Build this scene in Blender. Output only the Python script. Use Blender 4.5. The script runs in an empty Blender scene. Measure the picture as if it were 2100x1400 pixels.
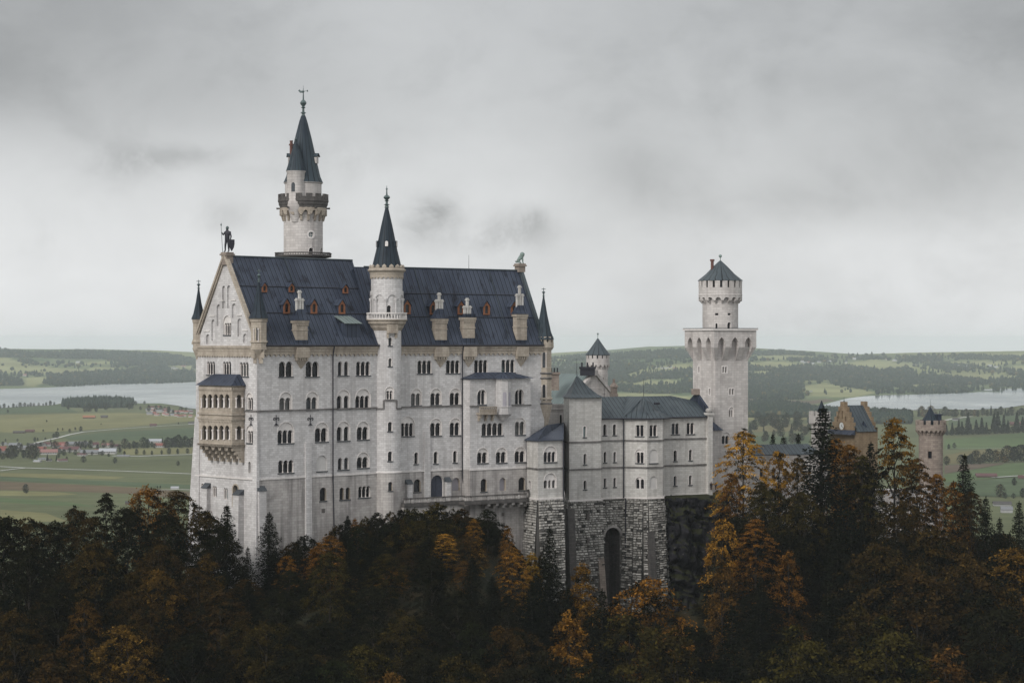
import bpy, math, random
from mathutils import Vector, Matrix, noise
from mathutils.geometry import delaunay_2d_cdt
R = math.radians
rnd = random.Random(7)
SC = bpy.context.scene
COL = SC.collection

# ------------------------------------------------------------------ camera
# survey frame: the camera stands at the origin at eye level and looks level along +Y
F, CX, CY = 4400.0, 1050.0, 700.0
cam = bpy.data.cameras.new('camera')
cam.sensor_width = 36.0
cam.lens = 36.0 * F / 2100.0
cam.clip_start = 1.0
cam.clip_end = 90000.0
cam_o = bpy.data.objects.new('camera', cam)
COL.objects.link(cam_o)
cam_o.rotation_euler = (R(90), 0, 0)
SC.camera = cam_o

# ------------------------------------------------------------------ light
SUN_DIR = Vector((-0.52, -0.70, 0.55)).normalized()      # towards the sun
sun = bpy.data.lights.new('sun', 'SUN')
sun.energy = 1.7
sun.angle = R(20)
sun.color = (1.0, 0.965, 0.92)
sun_o = bpy.data.objects.new('sun', sun)
COL.objects.link(sun_o)
sun_o.rotation_euler = SUN_DIR.to_track_quat('Z', 'Y').to_euler()
sun_o.location = (-100, -100, 200)

world = bpy.data.worlds.new('World')
SC.world = world
world.use_nodes = True
nt = world.node_tree
nt.nodes.clear()
def N(t, kind, **kw):
    n = t.nodes.new(kind)
    for k, v in kw.items():
        if isinstance(k, str) and hasattr(n, k) and k not in ('inputs',):
            setattr(n, k, v)
    return n
def setin(n, **kw):
    for k, v in kw.items():
        n.inputs[k.replace('_', ' ')].default_value = v
    return n
def ramp(t, src, stops, interp='LINEAR'):
    r = t.nodes.new('ShaderNodeValToRGB')
    r.color_ramp.interpolation = interp
    e = r.color_ramp.elements
    e[0].position, e[1].position = stops[0][0], stops[-1][0]
    for s in stops[1:-1]:
        e.new(s[0])
    for el, s in zip(sorted(e, key=lambda q: q.position), stops):
        c = s[1]
        el.color = (c, c, c, 1) if not isinstance(c, tuple) else (*c, 1)
    t.links.new(src, r.inputs['Fac'])
    return r.outputs['Color']
def mth(t, op, a, b=None, c=None, clamp=False):
    m = t.nodes.new('ShaderNodeMath')
    m.operation = op
    m.use_clamp = clamp
    for i, x in enumerate((a, b, c)):
        if x is None: continue
        if isinstance(x, (int, float)): m.inputs[i].default_value = x
        else: t.links.new(x, m.inputs[i])
    return m.outputs[0]
def mixc(t, fac, a, b, mode='MIX'):
    m = t.nodes.new('ShaderNodeMix')
    m.data_type = 'RGBA'
    m.blend_type = mode
    for s, x in ((m.inputs[0], fac), (m.inputs[6], a), (m.inputs[7], b)):
        if isinstance(x, (int, float)): s.default_value = x
        elif isinstance(x, tuple): s.default_value = (*x, 1) if len(x) == 3 else x
        else: t.links.new(x, s)
    return m.outputs[2]
def noise_tex(t, vec, scale, detail=4, rough=0.55, dist=0.0):
    n = t.nodes.new('ShaderNodeTexNoise')
    n.inputs['Scale'].default_value = scale
    n.inputs['Detail'].default_value = detail
    n.inputs['Roughness'].default_value = rough
    n.inputs['Distortion'].default_value = dist
    if vec is not None: t.links.new(vec, n.inputs['Vector'])
    return n.outputs['Fac']
def mapping(t, vec, loc=(0, 0, 0), scale=(1, 1, 1), rot=(0, 0, 0)):
    m = t.nodes.new('ShaderNodeMapping')
    m.inputs['Location'].default_value = loc
    m.inputs['Scale'].default_value = scale
    m.inputs['Rotation'].default_value = rot
    t.links.new(vec, m.inputs['Vector'])
    return m.outputs['Vector']

def build_world():
    out = nt.nodes.new('ShaderNodeOutputWorld')
    sky = nt.nodes.new('ShaderNodeTexSky')
    sky.sky_type = 'NISHITA'
    sky.sun_disc = False
    sky.sun_elevation = math.asin(SUN_DIR.z)
    sky.sun_rotation = math.atan2(SUN_DIR.x, SUN_DIR.y)
    sky.air_density = 1.0; sky.dust_density = 3.0
    b1 = nt.nodes.new('ShaderNodeBackground')
    b1.inputs['Strength'].default_value = 0.08
    nt.links.new(sky.outputs[0], b1.inputs['Color'])
    tc = nt.nodes.new('ShaderNodeTexCoord')
    d = tc.outputs['Generated']
    sep = nt.nodes.new('ShaderNodeSeparateXYZ')
    nt.links.new(d, sep.inputs[0])
    z = mth(nt, 'MAXIMUM', sep.outputs['Z'], 0.0)
    # overcast dome: the zenith is brighter than the horizon, with a darker bank of cloud low down
    grad = ramp(nt, z, [(0.0, 0.63), (0.02, 0.66), (0.045, 0.645), (0.07, 0.59), (0.1, 0.51), (0.135, 0.475), (0.2, 0.44), (0.42, 0.74), (1.0, 1.02)])
    big = noise_tex(nt, mapping(nt, d, (3.1, 0.4, 1.7), (1, 1, 1.7)), 5.0, 5, 0.55, 0.25)
    mid = noise_tex(nt, mapping(nt, d, (0.2, 5.4, 2.3), (1, 1, 1.5), (0, 0.12, 0)), 17.0, 7, 0.58, 0.3)
    fb = ramp(nt, big, [(0.28, 0.84), (0.52, 1.0), (0.72, 1.06)])
    fm = ramp(nt, mid, [(0.26, 0.86), (0.46, 0.985), (0.7, 1.045)])
    c = mixc(nt, 1.0, mixc(nt, 1.0, grad, fb, 'MULTIPLY'), fm, 'MULTIPLY')
    # banks and rags of darker cloud, plus lens vignette painted into both top corners: (bearing, elevation, half width, half height, depth, raggedness)
    yy = mth(nt, 'MAXIMUM', sep.outputs['Y'], 0.05)
    bx, bz = mth(nt, 'DIVIDE', sep.outputs['X'], yy), mth(nt, 'DIVIDE', sep.outputs['Z'], yy)
    rag = noise_tex(nt, mapping(nt, d, (1.2, 0.4, 7.3), (1, 1, 1.2), (0, 0.5, 0)), 30.0, 8, 0.66, 0.25)
    soft = noise_tex(nt, mapping(nt, d, (6.2, 1.4, 0.3), (1, 1, 1.6)), 10.0, 6, 0.6, 0.4)
    front = mth(nt, 'GREATER_THAN', sep.outputs['Y'], 0.3)
    for (a, e, w, h, k, rg) in ((-0.041, 0.0555, 0.015, 0.011, 0.30, 1), (-0.034, 0.060, 0.010, 0.006, 0.25, 1), (0.004, 0.0525, 0.017, 0.009, 0.30, 1), (-0.012, 0.047, 0.014, 0.006, 0.28, 1), (0.010, 0.058, 0.008, 0.005, 0.25, 1), (-0.178, 0.083, 0.024, 0.008, 0.24, 1), (-0.150, 0.087, 0.02, 0.005, 0.2, 1), (-0.135, 0.058, 0.016, 0.008, 0.2, 1), (-0.088, 0.085, 0.03, 0.014, 0.14, 1),
                            (0.060, 0.078, 0.035, 0.022, 0.20, 0), (0.145, 0.066, 0.05, 0.014, 0.22, 0), (0.21, 0.085, 0.08, 0.030, 0.26, 0), (0.19, 0.125, 0.12, 0.05, 0.16, 0), (-0.26, 0.15, 0.12, 0.045, 0.36, 0), (-0.17, 0.115, 0.14, 0.02, 0.10, 0), (0.27, 0.16, 0.10, 0.045, 0.34, 0)):
        gx = mth(nt, 'POWER', mth(nt, 'ABSOLUTE', mth(nt, 'DIVIDE', mth(nt, 'SUBTRACT', bx, a), w)), 2.0)
        gz = mth(nt, 'POWER', mth(nt, 'ABSOLUTE', mth(nt, 'DIVIDE', mth(nt, 'SUBTRACT', bz, e), h)), 2.0)
        g = mth(nt, 'EXPONENT', mth(nt, 'MULTIPLY', mth(nt, 'ADD', gx, gz), -1.0))
        tex = ramp(nt, rag if rg else soft, [(0.38, 0.0), (0.60, 1.0)]) if rg else ramp(nt, soft, [(0.25, 0.35), (0.62, 1.0)])
        f = mth(nt, 'SUBTRACT', 1.0, mth(nt, 'MULTIPLY', mth(nt, 'MULTIPLY', mth(nt, 'MULTIPLY', g, tex), front), k))
        c = mixc(nt, 1.0, c, f, 'MULTIPLY')
    c = mixc(nt, 1.0, c, (0.985, 1.0, 1.01), 'MULTIPLY')
    b2 = nt.nodes.new('ShaderNodeBackground')
    b2.inputs['Strength'].default_value = 1.0
    nt.links.new(c, b2.inputs['Color'])
    mx = nt.nodes.new('ShaderNodeMixShader')
    mx.inputs[0].default_value = 0.92
    nt.links.new(b1.outputs[0], mx.inputs[1])
    nt.links.new(b2.outputs[0], mx.inputs[2])
    nt.links.new(mx.outputs[0], out.inputs['Surface'])
build_world()

SC.view_settings.view_transform = 'Standard'
SC.view_settings.look = 'None'
SC.view_settings.exposure = 0.3
SC.view_settings.gamma = 1.0
SC.render.engine = 'CYCLES'
SC.cycles.use_denoising = True
SC.cycles.max_bounces = 6
SC.cycles.diffuse_bounces = 3
SC.cycles.glossy_bounces = 2
SC.cycles.transmission_bounces = 2
SC.cycles.volume_bounces = 4
SC.cycles.transparent_max_bounces = 4
SC.cycles.caustics_reflective = False
SC.cycles.caustics_refractive = False

# ------------------------------------------------------------------ survey helpers
def P(px, py, Y):
    return Vector(((px - CX) / F * Y, Y, (CY - py) / F * Y))
def inpoly(x, y, poly):
    c = False
    j = len(poly) - 1
    for i in range(len(poly)):
        xi, yi = poly[i]; xj, yj = poly[j]
        if (yi > y) != (yj > y) and x < (xj - xi) * (y - yi) / (yj - yi) + xi:
            c = not c
        j = i
    return c
def lerp_table(tab, x):
    if x <= tab[0][0]: return tab[0][1]
    for (a, va), (b, vb) in zip(tab, tab[1:]):
        if x <= b:
            return va + (vb - va) * (x - a) / (b - a)
    return tab[-1][1]
def sstep(a, b, x):
    t = max(0.0, min(1.0, (x - a) / (b - a)))
    return t * t * (3 - 2 * t)

# ------------------------------------------------------------------ mesh builder
OFF = {}
class MB:
    def __init__(s):
        s.v, s.f, s.uv, s.col = [], [], [], []
    def face(s, pts, uv=None, col=1.0):
        pts = [Vector(p) for p in pts]
        i0 = len(s.v)
        s.v += pts
        s.f.append(tuple(range(i0, i0 + len(pts))))
        if uv is None:
            n = Vector((0, 0, 0))
            for a, b in zip(pts, pts[1:] + pts[:1]):
                n += Vector(((a.y - b.y) * (a.z + b.z), (a.z - b.z) * (a.x + b.x), (a.x - b.x) * (a.y + b.y)))
            if n.length < 1e-12: n = Vector((0, 0, 1))
            n.normalize()
            if abs(n.z) > 0.97:
                uv = [(p.x, p.y) for p in pts]
            else:
                t = Vector((0, 0, 1)).cross(n).normalized()
                b = n.cross(t)
                uv = [(p.dot(t), p.dot(b)) for p in pts]
        s.uv.append(uv); s.col.append(col)
    def tri_fan(s, pts): s.face(pts)
    def obox(s, o, a, b, c, col=1.0):
        """box from corner o along vectors a, b, c (right handed: outward faces)"""
        o, a, b, c = map(Vector, (o, a, b, c))
        if a.cross(b).dot(c) < 0: a, b = b, a
        q = [o, o + a, o + a + b, o + b, o + c, o + a + c, o + a + b + c, o + b + c]
        for f in ((3, 2, 1, 0), (4, 5, 6, 7), (0, 1, 5, 4), (1, 2, 6, 5), (2, 3, 7, 6), (3, 0, 4, 7)):
            s.face([q[i] for i in f], col=col)
    def prism(s, base, top):
        """closed solid between two rings of the same count (counter-clockwise seen from above)"""
        n = len(base)
        for i in range(n):
            j = (i + 1) % n
            s.face([base[i], base[j], top[j], top[i]])
        s.face(list(reversed(base))); s.face(top)
    def lathe(s, c, prof, seg=24, uscale=None, a0=0.0, flat=False, sweep=None):
        """revolve a profile of (radius, z) about the vertical through c"""
        full = sweep is None
        sw = 2 * math.pi if full else sweep
        n = seg if full else seg + 1
        rmax = max(p[0] for p in prof) if uscale is None else uscale
        vv = 0.0
        rows = []
        for k, (r, z) in enumerate(prof):
            i0 = len(s.v)
            for j in range(n):
                a = a0 + sw * j / seg
                s.v.append(Vector((c[0] + r * math.sin(a), c[1] - r * math.cos(a), z)))
            if k:
                vv += math.hypot(r - prof[k - 1][0], z - prof[k - 1][1])
            rows.append((i0, vv if abs(z - prof[0][1]) < 1e-6 or abs(r - prof[0][0]) > 1e-6 else z))
        for (i0, v0), (i1, v1) in zip(rows, rows[1:]):
            for j in range(seg):
                jn = (j + 1) % n if full else j + 1
                s.f.append((i0 + j, i0 + jn, i1 + jn, i1 + j))
                u0, u1 = sw * j / seg * rmax, sw * (j + 1) / seg * rmax
                s.uv.append([(u0, v0), (u1, v0), (u1, v1), (u0, v1)]); s.col.append(1.0)
    def tube(s, a, b, r0, r1=None, seg=6):
        a, b = Vector(a), Vector(b)
        r1 = r0 if r1 is None else r1
        d = (b - a).normalized()
        x = d.orthogonal().normalized(); y = d.cross(x)
        i0 = len(s.v)
        for p, r in ((a, r0), (b, r1)):
            for k in range(seg):
                t = 2 * math.pi * k / seg
                s.v.append(p + x * (r * math.cos(t)) + y * (r * math.sin(t)))
        for k in range(seg):
            k2 = (k + 1) % seg
            s.f.append((i0 + k, i0 + k2, i0 + seg + k2, i0 + seg + k))
            s.uv.append([(k * r0, 0), ((k + 1) * r0, 0), ((k + 1) * r0, (b - a).length), (k * r0, (b - a).length)]); s.col.append(1.0)
        s.f.append(tuple(range(i0 + seg, i0 + 2 * seg))); s.uv.append([(0, 0)] * seg); s.col.append(1.0)
        s.f.append(tuple(range(i0 + seg - 1, i0 - 1, -1))); s.uv.append([(0, 0)] * seg); s.col.append(1.0)
    def blob(s, c, rx, ry, rz, seg=8, rings=5):
        s_prof = []
        c = Vector(c)
        i0 = len(s.v)
        for k in range(rings + 1):
            t = math.pi * k / rings
            for j in range(seg):
                a = 2 * math.pi * j / seg
                s.v.append(c + Vector((rx * math.sin(t) * math.cos(a), ry * math.sin(t) * math.sin(a), -rz * math.cos(t))))
        for k in range(rings):
            for j in range(seg):
                j2 = (j + 1) % seg
                s.f.append((i0 + k * seg + j, i0 + k * seg + j2, i0 + (k + 1) * seg + j2, i0 + (k + 1) * seg + j))
                s.uv.append([(0, 0)] * 4); s.col.append(1.0)
    def build(s, name, mat, parent=None, smooth=False, link=True):
        me = bpy.data.meshes.new(name)
        off = OFF.get(parent.name, Vector((0, 0, 0))) if parent is not None else Vector((0, 0, 0))
        me.from_pydata([v - off for v in s.v], [], s.f)
        uvl = me.uv_layers.new(name='UVMap')
        flat = [c for f in s.uv for p in f for c in p]
        uvl.data.foreach_set('uv', flat)
        if any(c != 1.0 for c in s.col):
            at = me.attributes.new('tint', 'FLOAT', 'FACE')
            at.data.foreach_set('value', s.col)
        me.materials.append(mat)
        if smooth:
            me.polygons.foreach_set('use_smooth', [True] * len(me.polygons))
            try: me.set_sharp_from_angle(angle=R(38))
            except Exception: pass
        me.update()
        o = bpy.data.objects.new(name, me)
        if link: COL.objects.link(o)
        if parent is not None:
            o.parent = parent
            OFF[o.name] = off
        return o

def tag(o, label=None, cat=None, group=None, kind=None):
    if label: o['label'] = label
    if cat: o['category'] = cat
    if group: o['group'] = group
    if kind: o['kind'] = kind
    return o
def thing(name, label, cat, loc=(0, 0, 0), group=None):
    o = bpy.data.objects.new(name, None)
    o.empty_display_size = 1.0
    COL.objects.link(o)
    o.location = loc
    OFF[o.name] = Vector(loc)
    return tag(o, label, cat, group)

# ------------------------------------------------------------------ surfaces on which facades are laid out
class Plane:
    def __init__(s, p0, ang):
        s.p0 = Vector((p0[0], p0[1]))
        s.dir = Vector((math.sin(R(ang)), math.cos(R(ang))))
        s.nin = Vector((-math.cos(R(ang)), math.sin(R(ang))))
        s.ang = ang
    def map(s, u, z, d=0.0):
        q = s.p0 + s.dir * u + s.nin * d
        return Vector((q.x, q.y, z))
    def px(s, px, py, d=0.0):
        r = Vector(((px - CX) / F, 1.0))
        Y = (s.p0.dot(s.nin) + d) / r.dot(s.nin)
        q = r * Y
        return (q - s.p0).dot(s.dir), (CY - py) / F * Y
    def shift(s, d):
        return Plane(s.p0 + s.nin * d, s.ang)
    cuts = None
class Cyl:
    def __init__(s, c, r):
        s.c = Vector((c[0], c[1])); s.r = r
    def map(s, u, z, d=0.0):
        a = u / s.r
        return Vector((s.c.x + (s.r - d) * math.sin(a), s.c.y - (s.r - d) * math.cos(a), z))
    def px(s, px, py, d=0.0):
        k = (px - CX) / F
        A = k * k + 1; B = -2 * (k * s.c.x + s.c.y); C = s.c.length_squared - s.r ** 2
        D = B * B - 4 * A * C
        Y = (-B - math.sqrt(max(D, 0))) / (2 * A)
        return math.atan2(k * Y - s.c.x, -(Y - s.c.y)) * s.r, (CY - py) / F * Y
    def shift(s, d): return Cyl(s.c, s.r - d)
    cuts = 12.0

def cut_surface(mb, S, outer, holes=(), d=0.0, col=1.0):
    vs, es = [], []
    def ring(pts):
        i0 = len(vs)
        vs.extend(Vector((p[0], p[1])) for p in pts)
        n = len(pts)
        es.extend((i0 + i, i0 + (i + 1) % n) for i in range(n))
    ring(outer)
    for h in holes: ring(h)
    if S.cuts:
        us = [p[0] for p in outer]; zs = [p[1] for p in outer]
        st = S.r * R(S.cuts)
        k = math.floor(min(us) / st) + 1
        while k * st < max(us) - 1e-4:
            i0 = len(vs)
            vs.extend((Vector((k * st, min(zs))), Vector((k * st, max(zs)))))
            es.append((i0, i0 + 1)); k += 1
    V, E, Fc, *_ = delaunay_2d_cdt(vs, es, [], 0, 1e-5)
    bb = [(min(p[0] for p in h), max(p[0] for p in h), min(p[1] for p in h), max(p[1] for p in h), h) for h in holes]
    for f in Fc:
        c = sum((V[i] for i in f), Vector((0, 0))) / len(f)
        if not inpoly(c.x, c.y, outer): continue
        if any(a <= c.x <= b and e <= c.y <= g and inpoly(c.x, c.y, h) for a, b, e, g, h in bb): continue
        mb.face([S.map(V[i].x, V[i].y, d) for i in f], [(V[i].x, V[i].y) for i in f], col)
def reveal(mb, S, pts, d0, d1, close=True):
    n = len(pts)
    for i in range(n if close else n - 1):
        a, b = pts[i], pts[(i + 1) % n]
        mb.face([S.map(*a, d0), S.map(*b, d0), S.map(*b, d1), S.map(*a, d1)])
def sbox(mb, S, u0, u1, z0, z1, d0, d1):
    """box on a surface: u0..u1, z0..z1, from depth d0 (proud when negative) to d1"""
    st = 1
    if S.cuts: st = max(1, int(abs(u1 - u0) / (S.r * R(S.cuts))) + 1)
    for k in range(st):
        a = u0 + (u1 - u0) * k / st; b = u0 + (u1 - u0) * (k + 1) / st
        q = lambda u, z, d: S.map(u, z, d)
        mb.face([q(a, z0, d0), q(b, z0, d0), q(b, z1, d0), q(a, z1, d0)])
        mb.face([q(a, z1, d0), q(b, z1, d0), q(b, z1, d1), q(a, z1, d1)])
        mb.face([q(a, z0, d1), q(b, z0, d1), q(b, z0, d0), q(a, z0, d0)])
        if k == 0: mb.face([q(a, z0, d1), q(a, z0, d0), q(a, z1, d0), q(a, z1, d1)])
        if k == st - 1: mb.face([q(b, z0, d0), q(b, z0, d1), q(b, z1, d1), q(b, z1, d0)])
def arch(u0, u1, zb, zt, pointed=False, seg=7):
    r = (u1 - u0) / 2; uc = (u0 + u1) / 2
    rise = min(r * (1.55 if pointed else 1.0), (zt - zb) * 0.85)
    zs = zt - rise
    pts = [(u0, zb), (u1, zb)]
    for k in range(seg + 1):
        t = math.pi * k / seg
        c = math.cos(t); sn = math.sin(t)
        if pointed:
            sn = 1 - (1 - math.sin(t)) ** 0.9 if False else math.sqrt(max(0, 1 - abs(c) ** 1.35)) if abs(c) > 0.02 else 1.06
        pts.append((uc + r * c, zs + rise * sn))
    return pts
def multi(u0, u1, zb, zt, n, seg=5, gap=0.0):
    w = (u1 - u0) / n
    r = w / 2
    zs = zt - r
    pts = [(u0, zb), (u1, zb)]
    for i in range(n):
        uc = u1 - w * (i + 0.5)
        rr = r - gap
        for k in range(seg + 1):
            t = math.pi * k / seg
            if k == 0 and i > 0 and gap == 0: continue
            pts.append((uc + rr * math.cos(t), zs + rr * math.sin(t)))
    return pts, zs
# ------------------------------------------------------------------ materials
def new_mat(name):
    m = bpy.data.materials.new(name)
    m.use_nodes = True
    t = m.node_tree
    t.nodes.clear()
    o = t.nodes.new('ShaderNodeOutputMaterial')
    b = t.nodes.new('ShaderNodeBsdfPrincipled')
    t.links.new(b.outputs[0], o.inputs['Surface'])
    return m, t, b
def put(t, sock, v):
    if isinstance(v, (int, float)): sock.default_value = v
    elif isinstance(v, tuple): sock.default_value = (*v, 1)
    else: t.links.new(v, sock)
def bump(t, b, h, dist=0.05, strength=0.5):
    n = t.nodes.new('ShaderNodeBump')
    n.inputs['Distance'].default_value = dist
    n.inputs['Strength'].default_value = strength
    t.links.new(h, n.inputs['Height'])
    t.links.new(n.outputs[0], b.inputs['Normal'])
def stone(name, c1, c2, mortar, bw=0.95, bh=0.42, stain=(0.3, 0.28, 0.27), amount=0.5, tint=False, msize=0.02, blot=0.12, rough=0.85, wet=0.5):
    m, t, b = new_mat(name)
    uv = t.nodes.new('ShaderNodeUVMap').outputs[0]
    pos = t.nodes.new('ShaderNodeNewGeometry').outputs['Position']
    br = t.nodes.new('ShaderNodeTexBrick')
    t.links.new(uv, br.inputs['Vector'])
    for k, v in (('Color1', c1), ('Color2', c2), ('Mortar', mortar)):
        br.inputs[k].default_value = (*v, 1)
    for k, v in (('Scale', 1.0), ('Mortar Size', msize), ('Mortar Smooth', 0.3), ('Bias', -0.2), ('Brick Width', bw), ('Row Height', bh)):
        br.inputs[k].default_value = v
    c = br.outputs['Color']
    n1 = noise_tex(t, mapping(t, pos, (0, 0, 0), (1, 1, 0.07)), 0.8, 5, 0.62)      # rain streaks
    n2 = noise_tex(t, pos, blot, 5, 0.6)                                             # broad patches
    n3 = noise_tex(t, pos, 3.0, 3, 0.6)
    c = mixc(t, mth(t, 'MULTIPLY', ramp(t, n1, [(0.46, 0.0), (0.70, 1.0)]), amount), c, stain)
    c = mixc(t, mth(t, 'MULTIPLY', ramp(t, n2, [(0.48, 0.0), (0.66, 1.0)]), amount * wet), c, stain)
    c = mixc(t, 0.16, c, ramp(t, n3, [(0.3, 0.72), (0.7, 1.0)]), 'MULTIPLY')
    if tint:
        a = t.nodes.new('ShaderNodeAttribute'); a.attribute_name = 'tint'
        c = mixc(t, 1.0, c, a.outputs['Color'], 'MULTIPLY')
    put(t, b.inputs['Base Color'], c)
    b.inputs['Roughness'].default_value = rough
    b.inputs['Specular IOR Level'].default_value = 0.2
    bump(t, b, mth(t, 'ADD', mth(t, 'MULTIPLY', br.outputs['Fac'], -0.6), mth(t, 'MULTIPLY', n3, 0.6)), 0.05, 0.45)
    return m
def roof(name, c1, c2, stainc, pitch=0.62, amount=0.6, rough=0.5, seamdark=0.85, spec=0.14):
    m, t, b = new_mat(name)
    uv = t.nodes.new('ShaderNodeUVMap').outputs[0]
    pos = t.nodes.new('ShaderNodeNewGeometry').outputs['Position']
    s = t.nodes.new('ShaderNodeSeparateXYZ'); t.links.new(uv, s.inputs[0])
    fu = mth(t, 'FRACT', mth(t, 'DIVIDE', s.outputs['X'], pitch))
    seam = ramp(t, fu, [(0.0, 1.0), (0.13, 1.0), (0.2, 0.0), (1.0, 0.0)])
    lift = ramp(t, fu, [(0.0, 0.0), (0.12, 0.0), (0.18, 1.0), (0.30, 0.0), (1.0, 0.0)])
    # every sheet has its own age
    sheet = t.nodes.new('ShaderNodeTexWhiteNoise'); sheet.noise_dimensions = '2D'
    cv = t.nodes.new('ShaderNodeCombineXYZ')
    t.links.new(mth(t, 'FLOOR', mth(t, 'DIVIDE', s.outputs['X'], pitch)), cv.inputs[0])
    t.links.new(mth(t, 'FLOOR', mth(t, 'DIVIDE', s.outputs['Y'], 3.4)), cv.inputs[1])
    t.links.new(cv.outputs[0], sheet.inputs['Vector'])
    n1 = noise_tex(t, mapping(t, pos, (0, 0, 0), (1, 1, 0.35)), 0.16, 5, 0.6)
    n2 = noise_tex(t, mapping(t, pos, (9, 2, 4), (1, 1, 0.25)), 0.55, 5, 0.6)
    c = mixc(t, ramp(t, n1, [(0.35, 0.0), (0.65, 1.0)]), c1, c2)
    c = mixc(t, mth(t, 'MULTIPLY', sheet.outputs['Value'], 0.4), c, c2)
    c = mixc(t, mth(t, 'MULTIPLY', ramp(t, n2, [(0.55, 0.0), (0.72, 1.0)]), amount), c, stainc)
    c = mixc(t, mth(t, 'MULTIPLY', lift, 0.25), c, tuple(min(1, x * 2.2) for x in c2))
    c = mixc(t, mth(t, 'MULTIPLY', seam, seamdark), c, tuple(x * 0.2 for x in c1))
    put(t, b.inputs['Base Color'], c)
    put(t, b.inputs['Roughness'], mth(t, 'ADD', mth(t, 'MULTIPLY', n2, 0.25), rough - 0.12))
    b.inputs['Specular IOR Level'].default_value = spec
    bump(t, b, mth(t, 'SUBTRACT', lift, seam), 0.06, 0.5)
    return m
def plain(name, c, rough=0.7, var=0.25, scale=2.0, metal=0.0, spec=0.3):
    m, t, b = new_mat(name)
    pos = t.nodes.new('ShaderNodeNewGeometry').outputs['Position']
    n = noise_tex(t, pos, scale, 4, 0.6)
    col = mixc(t, ramp(t, n, [(0.3, 0.0), (0.7, 1.0)]), tuple(x * (1 - var) for x in c), tuple(min(1, x * (1 + var)) for x in c))
    put(t, b.inputs['Base Color'], col)
    b.inputs['Roughness'].default_value = rough
    b.inputs['Metallic'].default_value = metal
    b.inputs['Specular IOR Level'].default_value = spec
    return m
M = {}
M['white'] = stone('pale_limestone', (0.59, 0.575, 0.57), (0.44, 0.425, 0.42), (0.32, 0.31, 0.305), stain=(0.31, 0.295, 0.29), amount=0.6)
M['base'] = stone('weathered_limestone', (0.47, 0.445, 0.425), (0.36, 0.335, 0.32), (0.25, 0.235, 0.23), bw=1.1, bh=0.5, stain=(0.17, 0.158, 0.155), amount=0.9, blot=0.2)
M['bower'] = stone('grey_limestone', (0.56, 0.545, 0.52), (0.44, 0.425, 0.40), (0.33, 0.32, 0.305), bw=1.0, bh=0.45, stain=(0.28, 0.265, 0.25), amount=0.6)
M['tower'] = stone('pinkish_limestone', (0.55, 0.52, 0.50), (0.42, 0.395, 0.38), (0.31, 0.29, 0.28), bw=1.3, bh=0.55, stain=(0.26, 0.235, 0.225), amount=0.5)
M['buff'] = stone('buff_sandstone', (0.41, 0.36, 0.30), (0.325, 0.28, 0.228), (0.22, 0.19, 0.155), bw=0.9, bh=0.5, stain=(0.16, 0.13, 0.11), amount=0.55)
M['ochre'] = stone('ochre_sandstone', (0.27, 0.205, 0.135), (0.20, 0.148, 0.097), (0.12, 0.09, 0.065), bw=0.9, bh=0.45, stain=(0.12, 0.08, 0.05), amount=0.5)
M['rust'] = stone('rough_block_stone', (0.46, 0.445, 0.415), (0.34, 0.325, 0.30), (0.12, 0.11, 0.10), bw=50, bh=50, stain=(0.12, 0.11, 0.105), amount=0.55, tint=True, msize=0.0, blot=0.3, wet=0.7)
M['gate'] = stone('brown_grey_stone', (0.29, 0.245, 0.21), (0.185, 0.15, 0.13), (0.12, 0.10, 0.088), bw=1.2, bh=0.5, stain=(0.15, 0.115, 0.10), amount=0.5)
M['darkstone'] = stone('dark_stone', (0.12, 0.11, 0.105), (0.08, 0.074, 0.072), (0.05, 0.05, 0.05), stain=(0.03, 0.03, 0.03), amount=0.6)  # dark stone with darker streaks and patches
M['col'] = plain('pale_column_stone', (0.58, 0.535, 0.51), 0.7, 0.12, 1.5)
M['trim'] = plain('pale_trim_stone', (0.60, 0.57, 0.55), 0.8, 0.12, 1.2)
M['sill'] = plain('lead_covered_sill', (0.045, 0.052, 0.06), 0.5, 0.3, 2)
M['string'] = plain('dark_stone_moulding', (0.13, 0.122, 0.118), 0.75, 0.45, 0.8)  # dark stone of mottled tone
M['roof'] = roof('dark_sheet_roof', (0.020, 0.026, 0.043), (0.048, 0.059, 0.085), (0.004, 0.004, 0.008), 1.05, 0.95)
M['roofteal'] = roof('grey_green_sheet_roof', (0.040, 0.052, 0.062), (0.070, 0.085, 0.094), (0.018, 0.022, 0.030), 1.0, 0.65)
M['rooflight'] = roof('pale_green_copper_roof', (0.10, 0.132, 0.132), (0.17, 0.205, 0.20), (0.06, 0.088, 0.092), 0.9, 0.5)
M['cone'] = roof('dark_green_cone_roof', (0.013, 0.018, 0.030), (0.026, 0.038, 0.048), (0.007, 0.007, 0.013), 0.62, 0.7)
M['conegreen'] = roof('verdigris_cone_roof', (0.020, 0.027, 0.040), (0.046, 0.064, 0.074), (0.010, 0.011, 0.018), 0.62, 0.75)
M['glass'] = plain('dark_window_glass', (0.014, 0.015, 0.02), 0.35, 0.3, 0.6, 0, 0.25)
def glass():
    m, t, b = new_mat('dark_window_glass')
    oi = t.nodes.new('ShaderNodeObjectInfo')
    pos = t.nodes.new('ShaderNodeNewGeometry').outputs['Position']
    n = noise_tex(t, pos, .9, 3, .6)
    c = ramp(t, oi.outputs['Random'], [(0.0, (.008, .009, .012)), (.55, (.016, .017, .022)), (.8, (.03, .034, .042)), (.93, (.07, .075, .08)), (1.0, (.12, .12, .115))])
    put(t, b.inputs['Base Color'], mixc(t, 1.0, c, ramp(t, n, [(.35, .5), (.65, 1.2)]), 'MULTIPLY'))
    b.inputs['Roughness'].default_value = .12; b.inputs['Specular IOR Level'].default_value = .3
    bump(t, b, n, .3, .35)
    return m
M['glass'] = glass()
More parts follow.
